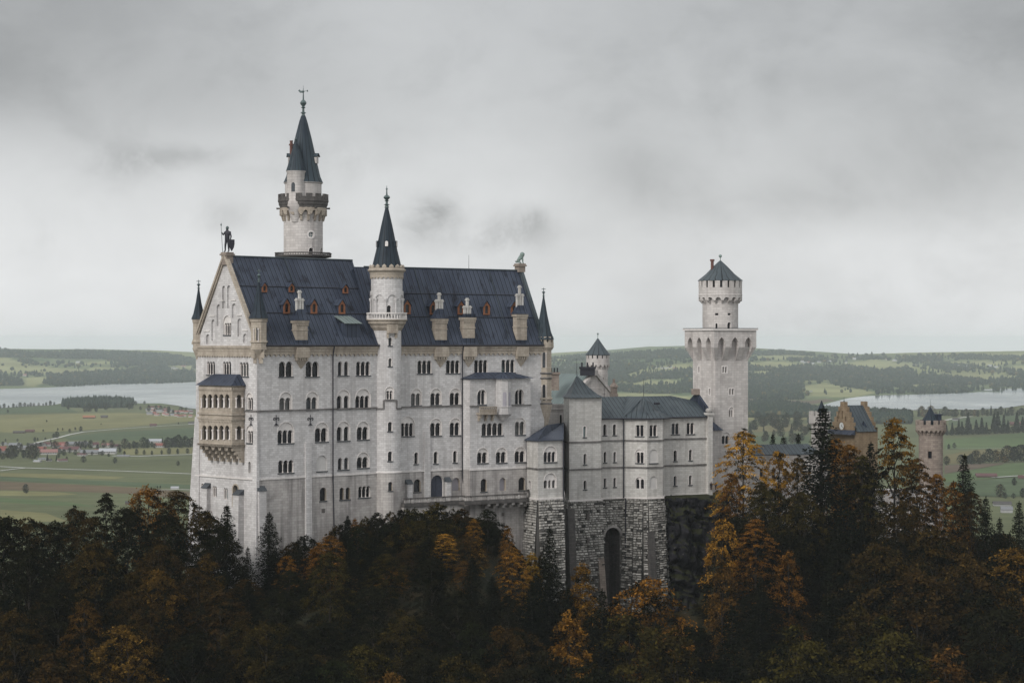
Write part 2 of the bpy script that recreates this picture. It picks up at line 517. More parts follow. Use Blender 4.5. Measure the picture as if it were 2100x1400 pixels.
M['inner'] = plain('shaded_inner_wall', (0.10, 0.09, 0.085), 0.9, 0.25, 1.0)
M['blind'] = plain('lilac_grey_blind', (0.30, 0.285, 0.315), 0.7, 0.08, 1.0)
M['teal'] = plain('teal_shutter', (0.16, 0.235, 0.245), 0.7, 0.15, 1.0)
M['fill'] = plain('pale_infill', (0.50, 0.485, 0.47), 0.85, 0.08, 0.8)
M['door'] = plain('slate_blue_door', (0.040, 0.045, 0.065), 0.6, 0.2, 1.5)
M['wood'] = plain('orange_dormer_wood', (0.21, 0.085, 0.042), 0.7, 0.25, 1.5)
M['bronze'] = plain('green_bronze', (0.055, 0.082, 0.082), 0.5, 0.35, 2.0, 0.0, 0.5)
M['bronzel'] = plain('pale_verdigris_bronze', (0.16, 0.21, 0.195), 0.6, 0.35, 1.5)
M['iron'] = plain('dark_iron', (0.022, 0.022, 0.03), 0.6, 0.2, 2.0)
M['brick'] = plain('red_brick', (0.12, 0.058, 0.048), 0.85, 0.3, 2.0)
M['clock'] = plain('white_clock_face', (0.65, 0.67, 0.66), 0.5, 0.03, 2.0)
M['trunk'] = plain('dark_bark', (0.035, 0.028, 0.022), 0.9, 0.35, 2.0)

def leaf_mat(name, trans=0.25):
    m = bpy.data.materials.new(name)
    m.use_nodes = True
    t = m.node_tree
    t.nodes.clear()
    o = t.nodes.new('ShaderNodeOutputMaterial')
    oi = t.nodes.new('ShaderNodeObjectInfo')
    a = t.nodes.new('ShaderNodeAttribute'); a.attribute_name = 'tint'
    sep = t.nodes.new('ShaderNodeSeparateXYZ')
    # tint below 0.5: green leaves, above: turned leaves of the tree's own colour
    turned = ramp(t, a.outputs['Fac'], [(0.25, 0.0), (0.75, 1.0)])
    green = mixc(t, ramp(t, a.outputs['Fac'], [(0.0, 0.0), (0.6, 1.0)]), (0.004, 0.006, 0.004), (0.012, 0.013, 0.006))
    mixed = mixc(t, mth(t, 'MULTIPLY', turned, oi.outputs['Alpha']), green, oi.outputs['Color'])
    wn = t.nodes.new('ShaderNodeTexWhiteNoise'); wn.noise_dimensions = '1D'
    t.links.new(mth(t, 'MULTIPLY', a.outputs['Fac'], 733.3), wn.inputs['W'])
    c = mixc(t, 1.0, mixed, ramp(t, wn.outputs['Value'], [(0.0, 0.35), (0.6, 0.9), (1.0, 1.75)]), 'MULTIPLY')
    d = t.nodes.new('ShaderNodeBsdfDiffuse')
    tr = t.nodes.new('ShaderNodeBsdfTranslucent')
    t.links.new(c, d.inputs[0]); t.links.new(c, tr.inputs[0])
    mx = t.nodes.new('ShaderNodeMixShader'); mx.inputs[0].default_value = trans
    t.links.new(d.outputs[0], mx.inputs[1]); t.links.new(tr.outputs[0], mx.inputs[2])
    t.links.new(mx.outputs[0], o.inputs['Surface'])
    return m
M['leaf'] = leaf_mat('autumn_leaves')
M['needle'] = leaf_mat('spruce_needles', 0.1)
# ------------------------------------------------------------------ architectural elements
def window(root, S, holes, x0, x1, yt, yb, n=1, big=None, sep=False, pane='glass', surround=None, sill=True,
           depth=0.55, pointed=False, column='col', sur_w=0.2, d=0.0):
    """a window whose corners were measured at (x0..x1, yt..yb); n lights under an optional blind arch `big`"""
    xm = (x0 + x1) / 2
    u0, _ = S.px(x0, yb); u1, _ = S.px(x1, yb)
    zb = S.px(xm, yb)[1]; zt = S.px(xm, yt)[1]
    mb = MB()
    d0 = d
    cols, lights = [], []
    if n == 1:
        lights.append(arch(u0, u1, zb, zt, pointed))
    elif sep:
        w = (u1 - u0) / n
        for i in range(n):
            g = w * 0.17
            a = u0 + w * i + (0 if i == 0 else g); b = u0 + w * (i + 1) - (0 if i == n - 1 else g)
            lights.append(arch(a, b, zb, zt, pointed))
    else:
        pts, zs = multi(u0, u1, zb, zt, n)
        lights.append(pts)
        cols = [(u0 + (u1 - u0) * k / n, zs) for k in range(0, n + 1)]
    if big is not None:
        zbig = S.px(xm, big)[1]
        ua, ub = u0 - 0.16, u1 + 0.16
        zbig = max(zbig, zt + 0.15)
        A = arch(ua, ub, zb - 0.02, zbig)
        holes.append(A)
        reveal(mb, S, A, d0, 0.2)
        inner = [[(max(ua + .02, min(ub - .02, p[0])), max(zb, p[1])) for p in L] for L in lights]
        cut_surface(mb, S, A, inner, 0.2)
        base = 0.2
        # hood mould
        O = arch(ua - 0.13, ub + 0.13, zb, zbig + 0.13)
        up = [p for p in O[2:]]; lo = [p for p in A[2:]]
        for k in range(len(up) - 1):
            mb.face([S.map(*lo[k], -.06), S.map(*up[k], -.06), S.map(*up[k + 1], -.06), S.map(*lo[k + 1], -.06)])
            mb.face([S.map(*up[k], -.06), S.map(*up[k], 0), S.map(*up[k + 1], 0), S.map(*up[k + 1], -.06)])
            mb.face([S.map(*lo[k + 1], -.06), S.map(*lo[k + 1], 0), S.map(*lo[k], 0), S.map(*lo[k], -.06)])
    else:
        holes.extend(lights)
        base = d0
        if surround is not None or n == 1 or not sep:
            for L in lights if (n == 1 or sep) else [arch(u0, u1, zb, zt + (0.1 if n > 1 else 0))][:0]:
                ua, ub = L[0][0], L[1][0]
                O = arch(ua - sur_w, ub + sur_w, zb, max(p[1] for p in L) + sur_w, pointed)
                cut_surface(mb, S, O, [L], -.05)
                reveal(mb, S, O, 0.0, -.05); reveal(mb, S, L, -.05, 0.0)
    for L in lights:
        reveal(mb, S, L, base, base + depth)
    mat = M['buff'] if surround == 'buff' else M['trim']
    w = mb.build('window', mat, root)
    for L in lights:
        pb = MB(); cut_surface(pb, S, L, (), base + depth * 0.93)
        pb.build('pane', M[pane], w)
    for i, (uc, zs) in enumerate(cols):
        edge = i in (0, len(cols) - 1)
        c = S.map(uc + (0.10 if i == 0 else -0.10 if i == len(cols) - 1 else 0), zb, base + 0.22)
        r = 0.10 if not edge else 0.07
        cb = MB()
        cb.lathe(c, [(r * 1.7, zb), (r * 1.7, zb + .12), (r, zb + .2), (r, zs - .32), (r * 1.9, zs - .05), (r * 1.9, zs + .06)], 7)
        cb.build('column', M[column], w, smooth=True)
    if sill:
        sb = MB(); sbox(sb, S, u0 - .14, u1 + .14, zb - .2, zb - .005, -.16, base + .1)
        sb.build('sill', M['sill'], w)
    return w
def niche(root, S, holes, x0, x1, yt, yb, depth=0.22, mat='fill', name='blind_niche', sill=False):
    xm = (x0 + x1) / 2
    u0 = S.px(x0, yb)[0]; u1 = S.px(x1, yb)[0]
    zb = S.px(xm, yb)[1]; zt = S.px(xm, yt)[1]
    A = arch(u0, u1, zb, zt)
    holes.append(A)
    mb = MB(); reveal(mb, S, A, 0, depth); cut_surface(mb, S, A, (), depth)
    o = mb.build(name, M[mat], root)
    if sill:
        sb = MB(); sbox(sb, S, u0 - .14, u1 + .14, zb - .2, zb - .005, -.16, depth * .5)
        sb.build('sill', M['sill'], o)
    return o
def scallop(mb, S, u0, u1, zt, zb, pitch, d, thick=0.3, rise=None, pointed=False):
    """a hanging row of little round arches (corbel table)"""
    n = max(1, round((u1 - u0) / pitch))
    w = (u1 - u0) / n
    pts = [(u1, zt), (u0, zt), (u0, zb)]
    leg = w * 0.16
    r = (w - 2 * leg) / 2
    low = []
    zs = zb + (rise if rise else 0.0)
    for i in range(n):
        a = u0 + w * i
        low += [(a + leg, zb)]
        if rise: low += [(a + leg, zs)]
        for k in range(1, 7):
            t = math.pi * (1 - k / 7)
            sn = math.sin(t)
            if pointed: sn = 1.45 * (1 - abs(math.cos(t))) ** 0.7 if 0.05 < k / 7 < 0.95 else sn
            low.append((a + w / 2 + r * math.cos(t), zs + r * sn))
        if rise: low += [(a + w - leg, zs)]
        low += [(a + w - leg, zb)]
    pts += low + [(u1, zb)]
    q = []
    for p in pts:
        if not q or (abs(q[-1][0] - p[0]) + abs(q[-1][1] - p[1])) > 1e-4: q.append(p)
    pts = q
    cut_surface(mb, S, pts, (), d)
    reveal(mb, S, [(u0, zb)] + low + [(u1, zb)], d, d + thick, close=False)
    return n, w
def ring_scallop(mb, c, r, zt, zb, n, thick, rise=None, pointed=False):
    S = Cyl(c, r)
    L = 2 * math.pi * r
    k = 4
    for i in range(k):
        scallop(mb, S, L * i / k - L / 2, L * (i + 1) / k - L / 2, zt, zb, L / n, 0.0, thick, rise, pointed)
def ring_brackets(mb, c, r0, r1, zt, zb, n, w):
    for i in range(n):
        a = 2 * math.pi * i / n + math.pi
        e = Vector((math.sin(a), -math.cos(a), 0)); t = Vector((math.cos(a), math.sin(a), 0)) * (w / 2)
        cc = Vector((c[0], c[1], 0))
        q = lambda r, z, s: cc + e * r + t * s + Vector((0, 0, z))
        zm = zb + (zt - zb) * 0.45
        prof = [(r0 - .05, zb), (r0 + (r1 - r0) * .35, zb + .12), (r0 + (r1 - r0) * .62, zm), (r1, zm + .15), (r1, zt), (r0 - .05, zt)]
        for s in (-1, 1):
            f = [q(r, z, s) for r, z in prof]
            mb.face(f if s > 0 else f[::-1])
        for (ra, za), (rb, zb2) in zip(prof, prof[1:]):
            mb.face([q(ra, za, -1), q(ra, za, 1), q(rb, zb2, 1), q(rb, zb2, -1)][::-1])
def crenels(mb, c, r, z0, z1, n, thick, fill=0.62, peak=False):
    S = Cyl(c, r)
    L = 2 * math.pi * r / n
    for i in range(n):
        u = -math.pi * r + L * i
        sbox(mb, S, u, u + L * fill, z0, z1, 0, thick)
        if peak:
            um = u + L * fill / 2
            for d in (0, ):
                mb.face([S.map(u, z1, 0), S.map(u + L * fill, z1, 0), S.map(um, z1 + .35, thick / 2)])
                mb.face([S.map(u + L * fill, z1, 0), S.map(u + L * fill, z1, thick), S.map(um, z1 + .35, thick / 2)])
                mb.face([S.map(u, z1, thick), S.map(u, z1, 0), S.map(um, z1 + .35, thick / 2)])
def cyl_wall(S, z0, z1, holes, mat, name, root, a0=-180, a1=180):
    mb = MB()
    L = S.r * math.pi / 180
    cut_surface(mb, S, [(a0 * L, z0), (a1 * L, z0), (a1 * L, z1), (a0 * L, z1)], holes)
    return mb.build(name, mat, root)
def finial(root, c, z, h, r, mat='bronze', cross=False, vane=False):
    mb = MB()
    mb.lathe(c, [(r * .9, z), (r * .5, z + h * .10), (r * 1.1, z + h * .13), (r * .45, z + h * .17), (r * .4, z + h * .28), (r * .9, z + h * .31),
                 (r * .4, z + h * .34), (r * .9, z + h * .40), (r * 1.25, z + h * .46), (r * .9, z + h * .52), (r * .3, z + h * .57), (r * .18, z + h * .8), (r * .5, z + h * .83),
                 (r * .15, z + h * .86), (0.02, z + h)], 8)
    if cross:
        cc = Vector((c[0], c[1], z + h * .78))
        mb.obox(cc + Vector((-r * 1.4, -.05, -.05)), (r * 2.8, 0, 0), (0, .1, 0), (0, 0, .12))
    return mb.build('finial', M[mat], root, smooth=True)
def cone_roof(root, c, prof, mat, seg=28, name='roof', us=None, a0=0.0, smooth=True):
    mb = MB(); mb.lathe(c, prof, seg, 1.75 if us is None else us, a0)
    return mb.build(name, M[mat], root, smooth=smooth)
def rod(root, p, h, r=0.05, name='lightning_rod'):
    mb = MB(); mb.tube(p, Vector(p) + Vector((0, 0, h)), r, r * .5, 5)
    return mb.build(name, M['iron'], root)

# ------------------------------------------------------------------ the palace
C0 = Vector((-47.55, 400.0))
S1 = Plane(C0, 46)
NW = S1.map(0, 0, 19.3)
W = Plane((NW.x, NW.y), 136)
K = S1.map(31.4, 0)
S2 = Plane((K.x, K.y), 54)
U2 = 39.1
J = S2.map(18.4, 0, -2.8)
S3 = Plane((J.x, J.y), 54)
ZE, ZS, ZB, ZG1 = -0.9, -13.0, -25.75, -56.0      # eave, string course, top of the rough storey, foot
pal = thing('palace', 'white limestone castle palace with steep dark roofs and rows of arched windows above the forest', 'castle', (C0.x, C0.y, -43))

h1, h2, h3, hw, hg = [], [], [], [], []
# south front, west of the stair tower
for a in ((571.7, 600.5, 741, 772, 2), (626.8, 654, 741, 772, 2), (730.4, 759.3, 741, 769.5, 3)): window(pal, S1, h1, *a)
window(pal, S1, h1, 693, 715, 741, 770, 2, sep=True)
window(pal, S1, h1, 574, 598, 815, 841, 2, 804); window(pal, S1, h1, 629, 652, 814, 840, 2, 803)
window(pal, S1, h1, 692, 717, 811, 838, 2, 799, sep=True); window(pal, S1, h1, 730, 759, 811, 837, 3, 797)
window(pal, S1, h1, 570.5, 602, 881.5, 908.5, 3, 865); window(pal, S1, h1, 647, 672.5, 877, 905.5, 2, 866)
window(pal, S1, h1, 692, 717, 874.6, 903.5, 2, 864, sep=True); window(pal, S1, h1, 733, 756.5, 874.6, 901, 2, 864)
window(pal, S1, h1, 570.5, 602, 943, 969, 3)
niche(pal, S1, h1, 649.5, 670.5, 933, 965.5, sill=True)
window(pal, S1, h1, 693, 715, 938, 962.5, 2, sep=True); window(pal, S1, h1, 733, 756.5, 936.4, 959, 2, 927)
window(pal, S1, h1, 655.5, 669, 999, 1026.5, 1, surround='buff', sur_w=.34)
window(pal, S1, h1, 696, 717.5, 999, 1024, 2, sep=True, surround='buff', sur_w=.3)
window(pal, S1, h1, 734.5, 759.5, 996, 1019.5, 3)
# south front, east of the stair tower
for a in ((856, 885.5, 739, 765.5, 3), (914.5, 943, 738.6, 765, 3), (972.3, 1000.3, 737.8, 764, 3), (1028.3, 1056, 737, 763.5, 3)): window(pal, S2, h2, *a)
for a in ((843.5, 864, 806, 831, 2, 797), (883.5, 904.5, 805.5, 830, 2, 796.5), (923.3, 944, 805, 829.5, 2, 796)): window(pal, S2, h2, *a)
window(pal, S2, h2, 822.5, 849, 867, 894, 3, 854)
window(pal, S2, h2, 883, 905, 866.5, 893, 2, 858); window(pal, S2, h2, 923.3, 944, 866, 892, 2, 857)
for a in ((849.5, 857.5, 927, 951), (889.3, 897.8, 925.7, 950), (929.2, 937.2, 924, 948)): window(pal, S2, h2, *a)
window(pal, S2, h2, 848.5, 862.5, 982, 1008.5, 1, surround='buff', sur_w=.32)
window(pal, S2, h2, 927, 943, 979, 1005.5, 1, pane='blind', surround='buff', sur_w=.3, sill=False)
# the projecting part
window(pal, S3, h3, 980, 996.5, 800, 829, 2, 798.2, pointed=False)
window(pal, S3, h3, 1057, 1073.5, 799, 828.3, 2, 797.2)
window(pal, S3, h3, 987.5, 1031.5, 867, 892.5, 4); window(pal, S3, h3, 1057, 1077, 864, 891, 2, 856.5)
window(pal, S3, h3, 979.5, 1000.3, 927, 949, 2, 918); window(pal, S3, h3, 1018, 1039, 926, 948.3, 2, 917.5); window(pal, S3, h3, 1056.5, 1077.5, 924.6, 947, 2, 916)
window(pal, S3, h3, 985.5, 998, 981, 1007.5, 1, surround='buff', sur_w=.28)
window(pal, S3, h3, 1024, 1037, 979, 1006, 1, pane='blind', surround='buff', sur_w=.28, sill=False)
window(pal, S3, h3, 1063, 1077, 978, 1004.5, 1, surround='buff', sur_w=.28)
# west front
for a in ((424.5, 440.8, 741, 768, 3), (457.2, 474, 741, 769, 3), (491.6, 509.8, 742.5, 771.5, 3)): window(pal, W, hw, *a)
window(pal, W, hw, 506.5, 517.5, 815, 839.5, 2, 805.5); window(pal, W, hw, 506.5, 517.5, 883, 908, 2, 872.5)
window(pal, W, hw, 509.5, 514.5, 946, 969, 1, sill=False, sur_w=.1)
window(pal, W, hw, 413, 421, 991, 1014, 2, sill=False); window(pal, W, hw, 436.5, 444.5, 996, 1018.5, 2, sill=False)
window(pal, W, hw, 459, 467, 1000, 1023.5, 2, pane='teal', sill=False)
window(pal, W, hw, 478, 488, 994, 1040, 1, surround='buff', sur_w=.3, depth=.8, sill=False)
# gable
window(pal, W, hg, 459, 473, 662, 686.5, 3, 647)
for a in ((455.6, 462.4, 586, 632), (465.8, 472.5, 585, 632), (444.3, 452, 624, 668), (475.5, 484, 622, 652), (433.5, 440.5, 655, 698), (486.8, 495.5, 653, 690), (422.5, 430, 685, 705), (498.5, 506.5, 684, 703)):
    niche(pal, W, hg, *a, depth=0.35, mat='white')

# gate on the terrace: slate blue door leaf
ud0 = S2.px(883.5, 1016)[0]; ud1 = S2.px(909.5, 1016)[0]
zd0 = S2.px(896, 1020)[1]; zd1 = S2.px(896, 973.5)[1]
D = arch(ud0, ud1, zd0, zd1); h2.append(D)
mb = MB(); reveal(mb, S2, D, 0, .5); dm = mb.build('gateway', M['trim'], pal)
mb = MB(); cut_surface(mb, S2, D, (), .45); sbox(mb, S2, (ud0 + ud1) / 2 - .06, (ud0 + ud1) / 2 + .06, zd0, zd1 - .1, .38, .45)
mb.build('door', M['door'], dm)

def split(holes, z):
    lo = [h for h in holes if max(p[1] for p in h) <= z]
    return lo, [h for h in holes if max(p[1] for p in h) > z]
wb, bb_ = MB(), MB()
for S, u0, u1, hs in ((S1, 0, 31.5, h1), (S2, 0, U2, h2), (S3, 0, 15.1, h3), (W, 0, 19.3, hw)):
    lo, hi = split(hs, ZB)
    top = ZE + .1 if S is not S3 else -7.6
    cut_surface(wb, S, [(u0, ZB), (u1, ZB), (u1, top), (u0, top)], hi)
    if S is W:
        cut_surface(wb, S, [(u0, ZG1), (u1, ZG1), (u1, ZB), (u0, ZB)], lo)
    else:
        cut_surface(bb_, S, [(u0, ZG1), (u1, ZG1), (u1, ZB), (u0, ZB)], lo, -0.06)
# sides of the projecting part, back walls
for u, s in ((0, 1), (15.1, -1)):
    a, b = S3.map(u, ZB, 0), S3.map(u, ZB, 2.9)
    for z0, z1, m in ((ZB, -7.6, wb), (ZG1, ZB, bb_)):
        q = [Vector((b.x, b.y, z0)), Vector((a.x, a.y, z0)), Vector((a.x, a.y, z1)), Vector((b.x, b.y, z1))]
        m.face(q if s > 0 else q[::-1])
nb = [S1.map(0, 0, 19.3), S1.map(29, 0, 19.3), S2.map(2, 0, 15.6), S2.map(U2, 0, 15.6), S2.map(U2, 0, 0)]
for a, b in zip(nb[1:], nb):
    wb.face([Vector((a.x, a.y, ZG1)), Vector((b.x, b.y, ZG1)), Vector((b.x, b.y, ZE)), Vector((a.x, a.y, ZE))])
wb.build('wall', M['white'], pal)
bb_.build('base_wall', M['base'], pal)

# west gable wall with raking cornice
AP = (9.65, 15.7)
gb = MB(); cut_surface(gb, W, [(0.2, ZE + .1), (19.1, ZE + .1), AP], hg)
gable = gb.build('gable_wall', M['white'], pal)
rk = MB()
def rake(mb, S, a, b, w, d0, d1):
    a, b = Vector(a), Vector(b)
    t = (b - a).normalized(); nrm = Vector((-t.y, t.x)) * w
    if nrm.y < 0: nrm = -nrm
    q = [a, b, b + nrm, a + nrm]
    f = lambda p, d: S.map(p.x, p.y, d)
    mb.face([f(p, d0) for p in q])
    for i in range(4):
        mb.face([f(q[i], d0), f(q[(i + 1) % 4], d0), f(q[(i + 1) % 4], d1), f(q[i], d1)])
rake(rk, W, (-0.1, ZE + .2), (AP[0], AP[1] - .1), .55, -.35, .35)
rake(rk, W, (-0.35, ZE + .3), (AP[0], AP[1] + .45), .4, -.6, .3)
rake(rk, W, (19.4, ZE + .2), (AP[0], AP[1] - .1), .55, -.35, .35)
rake(rk, W, (19.65, ZE + .3), (AP[0], AP[1] + .45), .4, -.6, .3)
rk.build('gable_cornice', M['buff'], gable)
st = MB()
for (x0, x1, y, yv) in ((452, 459, 616, 640), (474, 484, 615, 0), (430, 441, 647, 672), (486, 496, 646, 0), (419, 430, 678, 700), (497, 508, 677, 0)):
    u0, z = W.px(x0, y); u1, _ = W.px(x1, y)
    sbox(st, W, u0, u1, z - .12, z + .06, -.14, 0)
st.build('stepped_moulding', M['trim'], gable)

# cornice with little arches under the eaves
cn = MB()
def cornice(mb, S, u0, u1, zt=ZE, pitch=1.15, h=1.9):
    sbox(mb, S, u0, u1, zt - .45, zt, -.55, 0)
    sbox(mb, S, u0, u1, zt - .95, zt - .45, -.38, 0)
    scallop(mb, S, u0, u1, zt - .95, zt - h, pitch, -.26, .26)
cornice(cn, S1, 1.0, 30.6); cornice(cn, S2, 1.5, U2)
sbox(cn, W, -.2, 19.5, ZE - .35, ZE + .1, -.5, 0); sbox(cn, W, 0, 19.3, ZE - .9, ZE - .35, -.3, 0)
scallop(cn, W, .6, 18.7, ZE - .9, ZE - 2.1, .78, -.24, .24)
cn.build('cornice', M['buff'], pal)
sc_ = MB()
for S, u0, u1, z in ((S1, 0, 31, ZS), (S2, 0, 18.6, ZS), (S3, -.15, 4.0, ZS), (S3, 10.2, 15.2, ZS), (W, 13.5, 19.4, ZS)):
    sbox(sc_, S, u0, u1, z - .14, z + .16, -.2, 0)
sc_.build('string_course', M['string'], pal)
ld = MB()
for S, u0, u1 in ((S1, 0, 31), (S2, 1, 18.6), (S3, -.1, 15.2), (W, 0, 19.4)):
    sbox(ld, S, u0, u1, ZB - .12, ZB + .14, -.2, 0)
ld.build('base_moulding', M['trim'], pal)
gt = MB()
gp = lambda S, u, z: S.map(u, z, -.75)
gt.tube(gp(S1, .6, ZE + .12), gp(S1, 29.4, ZE + .12), .16, None, 6); gt.tube(gp(S2, 2.4, ZE + .12), gp(S2, U2 - .6, ZE + .12), .16, None, 6)
gt.build('gutter', M['iron'], pal)
def pipe(root, pts, r=.13):
    mb = MB()
    for a, b in zip(pts, pts[1:]): mb.tube(a, b, r, None, 6)
    return mb.build('downpipe', M['iron'], root)
u = S1.px(681, 850)[0]
pipe(pal, [S1.map(u, ZE, -.7), S1.map(u, ZE - 2, -.28), S1.map(u, ZB, -.3), S1.map(u + .35, -40, -.3)])
u = S2.px(946.8, 850)[0]
pipe(pal, [S2.map(u, ZE, -.7), S2.map(u, ZE - 2.2, -.28), S2.map(u, -27, -.3), S2.map(u + .5, -31, -.3)])

# roofs
def slab(mb, q, th=.18):
    mb.face(q)
    n = (q[1] - q[0]).cross(q[2] - q[0]).normalized() * th
    low = [p - n for p in q]
    mb.face(low[::-1])
    for i in range(len(q)):
        j = (i + 1) % len(q)
        mb.face([q[i], low[i], low[j], q[j]])
ZR1, ZR2 = 16.15, 14.85
rf = MB()
slab(rf, [S1.map(.25, ZE + .15, -.75), S1.map(29.0, ZE + .15, -.75), S1.map(31.1, ZR1, 9.65), S1.map(.25, ZR1, 9.65)])
slab(rf, [S1.map(33, ZE + .15, 20), S1.map(.25, ZE + .15, 20), S1.map(.25, ZR1 - .02, 9.66), S1.map(31.1, ZR1 - .02, 9.66)])
roof1 = rf.build('roof', M['roof'], pal)
rf = MB()
rf.face([S1.map(28.9, ZE, 0), S1.map(32.9, ZE, 19.4), S1.map(31.0, ZR1 - .2, 9.65)])
rf.build('roof_gable_wall', M['roof'], roof1)
rf = MB()
slab(rf, [S2.map(-2.5, ZE + .15, -.75), S2.map(U2 - .4, ZE + .15, -.75), S2.map(U2 - .4, ZR2, 7.8), S2.map(-2.5, ZR2, 7.8)])
slab(rf, [S2.map(U2 - .4, ZE + .15, 16.2), S2.map(-2.5, ZE + .15, 16.2), S2.map(-2.5, ZR2 - .02, 7.81), S2.map(U2 - .4, ZR2 - .02, 7.81)])
roof2 = rf.build('roof', M['roof'], pal)
rd = MB()
rd.tube(S1.map(.5, ZR1 + .06, 9.65), S1.map(31.1, ZR1 + .06, 9.65), .16, None, 6)
rd.build('ridge_cap', M['roofteal'], roof1)
rd = MB(); rd.tube(S2.map(0, ZR2 + .06, 7.8), S2.map(U2 - .6, ZR2 + .06, 7.8), .16, None, 6)
rd.build('ridge_cap', M['roofteal'], roof2)
# east gable parapet
E = Plane(S2.map(U2 - .9, 0, 0).xy, 54 - 90)          # runs away from the camera along the east end
pg = MB()
e0, e1, ea = S2.map(U2, ZE, -.7), S2.map(U2, ZE, 16.3), S2.map(U2, ZR2 + 1.0, 7.8)
f0, f1, fa = S2.map(U2 - .9, ZE, -.7), S2.map(U2 - .9, ZE, 16.3), S2.map(U2 - .9, ZR2 + 1.0, 7.8)
up = Vector((0, 0, .6))
pg.face([e0, e1, e1 + up, ea, e0 + up]); pg.face([f1, f0, f0 + up, fa, f1 + up])
pg.face([f0, e0, e0 + up, f0 + up]); pg.face([f0 + up, e0 + up, ea, fa]); pg.face([fa, ea, e1 + up, f1 + up])
pg.build('gable_parapet', M['roofteal'], pal)

for S, ev, rd_, ridge, r_, u0_, u1_ in ((S1, -.75, 9.65, ZR1, roof1, .5, 29.0), (S2, -.75, 7.8, ZR2, roof2, 1.0, U2 - 1.2)):
    slope_pt = lambda u, f, lift=.1: S.map(u, ZE + .15 + (ridge - ZE - .15) * f + lift, ev + (rd_ - ev) * f - lift * .5)
    for f in (.36, .66):
        g = MB(); g.tube(slope_pt(u0_, f), slope_pt(u1_ + (2.1 * f if S is S1 else 0), f), .075, None, 5); g.build('snow_rail', M['iron'], r_)
    for u in ((13.5,) if S is S1 else (11.5, 30.0)):
        g = MB(); g.tube(slope_pt(u, .08), slope_pt(u + .4, .99), .06, None, 5); g.build('conductor_strip', M['roofteal'], r_)
# plane of the south roof slopes
def roof_hit(S, pitch_pts, px, py):
    a, b, c = pitch_pts
    n = (b - a).cross(c - a)
    r = Vector(((px - CX) / F, 1, (CY - py) / F))
    return r * (a.dot(n) / r.dot(n))
RP1 = (S1.map(0, ZE + .15, -.75), S1.map(29, ZE + .15, -.75), S1.map(0, ZR1, 9.65))
RP2 = (S2.map(0, ZE + .15, -.75), S2.map(29, ZE + .15, -.75), S2.map(0, ZR2, 7.8))
def dormer(root, S, RP, slope, x0, x1, yt, yb):
    p = roof_hit(S, RP, (x0 + x1) / 2, yb)
    sc = p.y / F
    w = (x1 - x0) * sc * .92 / max(.3, math.cos(R(abs(90 - S.ang)) ) if False else .78)
    h = (yb - yt) * sc
    c = p.xy; t = S.dir; n = S.nin
    dpt = (Vector((c.x, c.y)) - S.p0).dot(n)
    u = (Vector((c.x, c.y)) - S.p0).dot(t)
    z = p.z
    f = dpt - .35
    back = dpt + h / slope + .1
    hw_ = w / 2; he = h * .62
    q = lambda uu, zz, dd: S.map(u + uu, z + zz, dd)
    b = MB()
    for s in (-1, 1):
        k = [q(s * hw_ * .92, -.1, f + .1), q(s * hw_ * .92, -.1, back), q(s * hw_ * .92, he, back), q(s * hw_ * .92, he, f + .1)]
        b.face(k if s > 0 else k[::-1])
    body = b.build('dormer', M['roof'], root)
    fr = MB()
    P5 = [(u - hw_, z - .1), (u + hw_, z - .1), (u + hw_, z + he), (u, z + h), (u - hw_, z + he)]
    L = arch(u - hw_ * .5, u + hw_ * .5, z + h * .08, z + h * .68)
    cut_surface(fr, S, P5, [L], f); reveal(fr, S, L, f, f + .3); reveal(fr, S, P5, f, f + .15)
    fr.build('dormer_front', M['wood'], body)
    g = MB(); cut_surface(g, S, L, (), f + .22); g.build('pane', M['glass'], body)
    r = MB()
    for s in (-1, 1):
        k = [q(s * hw_ * 1.22, he - .16, f - .18), q(0, h + .1, f - .18), q(0, h + .1, back + .8), q(s * hw_ * 1.22, he - .16, back + .8)]
        if s > 0: k = k[::-1]
        slab(r, k[::-1], .09)
    r.build('dormer_roof', M['roof'], body)
    return body
SL1, SL2 = (ZR1 - ZE) / 10.4, (ZR2 - ZE) / 8.5
for a in ((535, 546, 580, 598), (590, 602, 581, 598), (700.5, 712.5, 584, 600.5), (579, 593, 613, 642), (635, 649, 614, 642), (692.5, 706.5, 615, 642.5)):
    dormer(roof1, S1, RP1, SL1, *a)
for a in ((826, 840.5, 615, 643), (879.7, 893.5, 617, 644), (937, 950.6, 617, 644), (989.5, 1003, 618, 644.5), (1046, 1060, 618, 645)):
    dormer(roof2, S2, RP2, SL2, *a)
# large hatch
p = roof_hit(S1, RP1, 722, 690)
uu = (p.xy - S1.p0).dot(S1.dir); dd = (p.xy - S1.p0).dot(S1.nin)
hb = MB(); sbox(hb, S1, uu - 1.9, uu + 1.9, p.z - .2, p.z + 2.6, dd - .1, dd + 2.6)
ho = hb.build('hatch_dormer', M['roof'], roof1)
hb = MB(); slab(hb, [S1.map(uu - 2.2, p.z + 2.55, dd - .5), S1.map(uu + 2.2, p.z + 2.55, dd - .5), S1.map(uu + 1.6, p.z + 4.4, dd + 3.2), S1.map(uu - 2.6, p.z + 4.4, dd + 3.2)], .1)
hb.build('hatch_roof', M['rooflight'], ho)

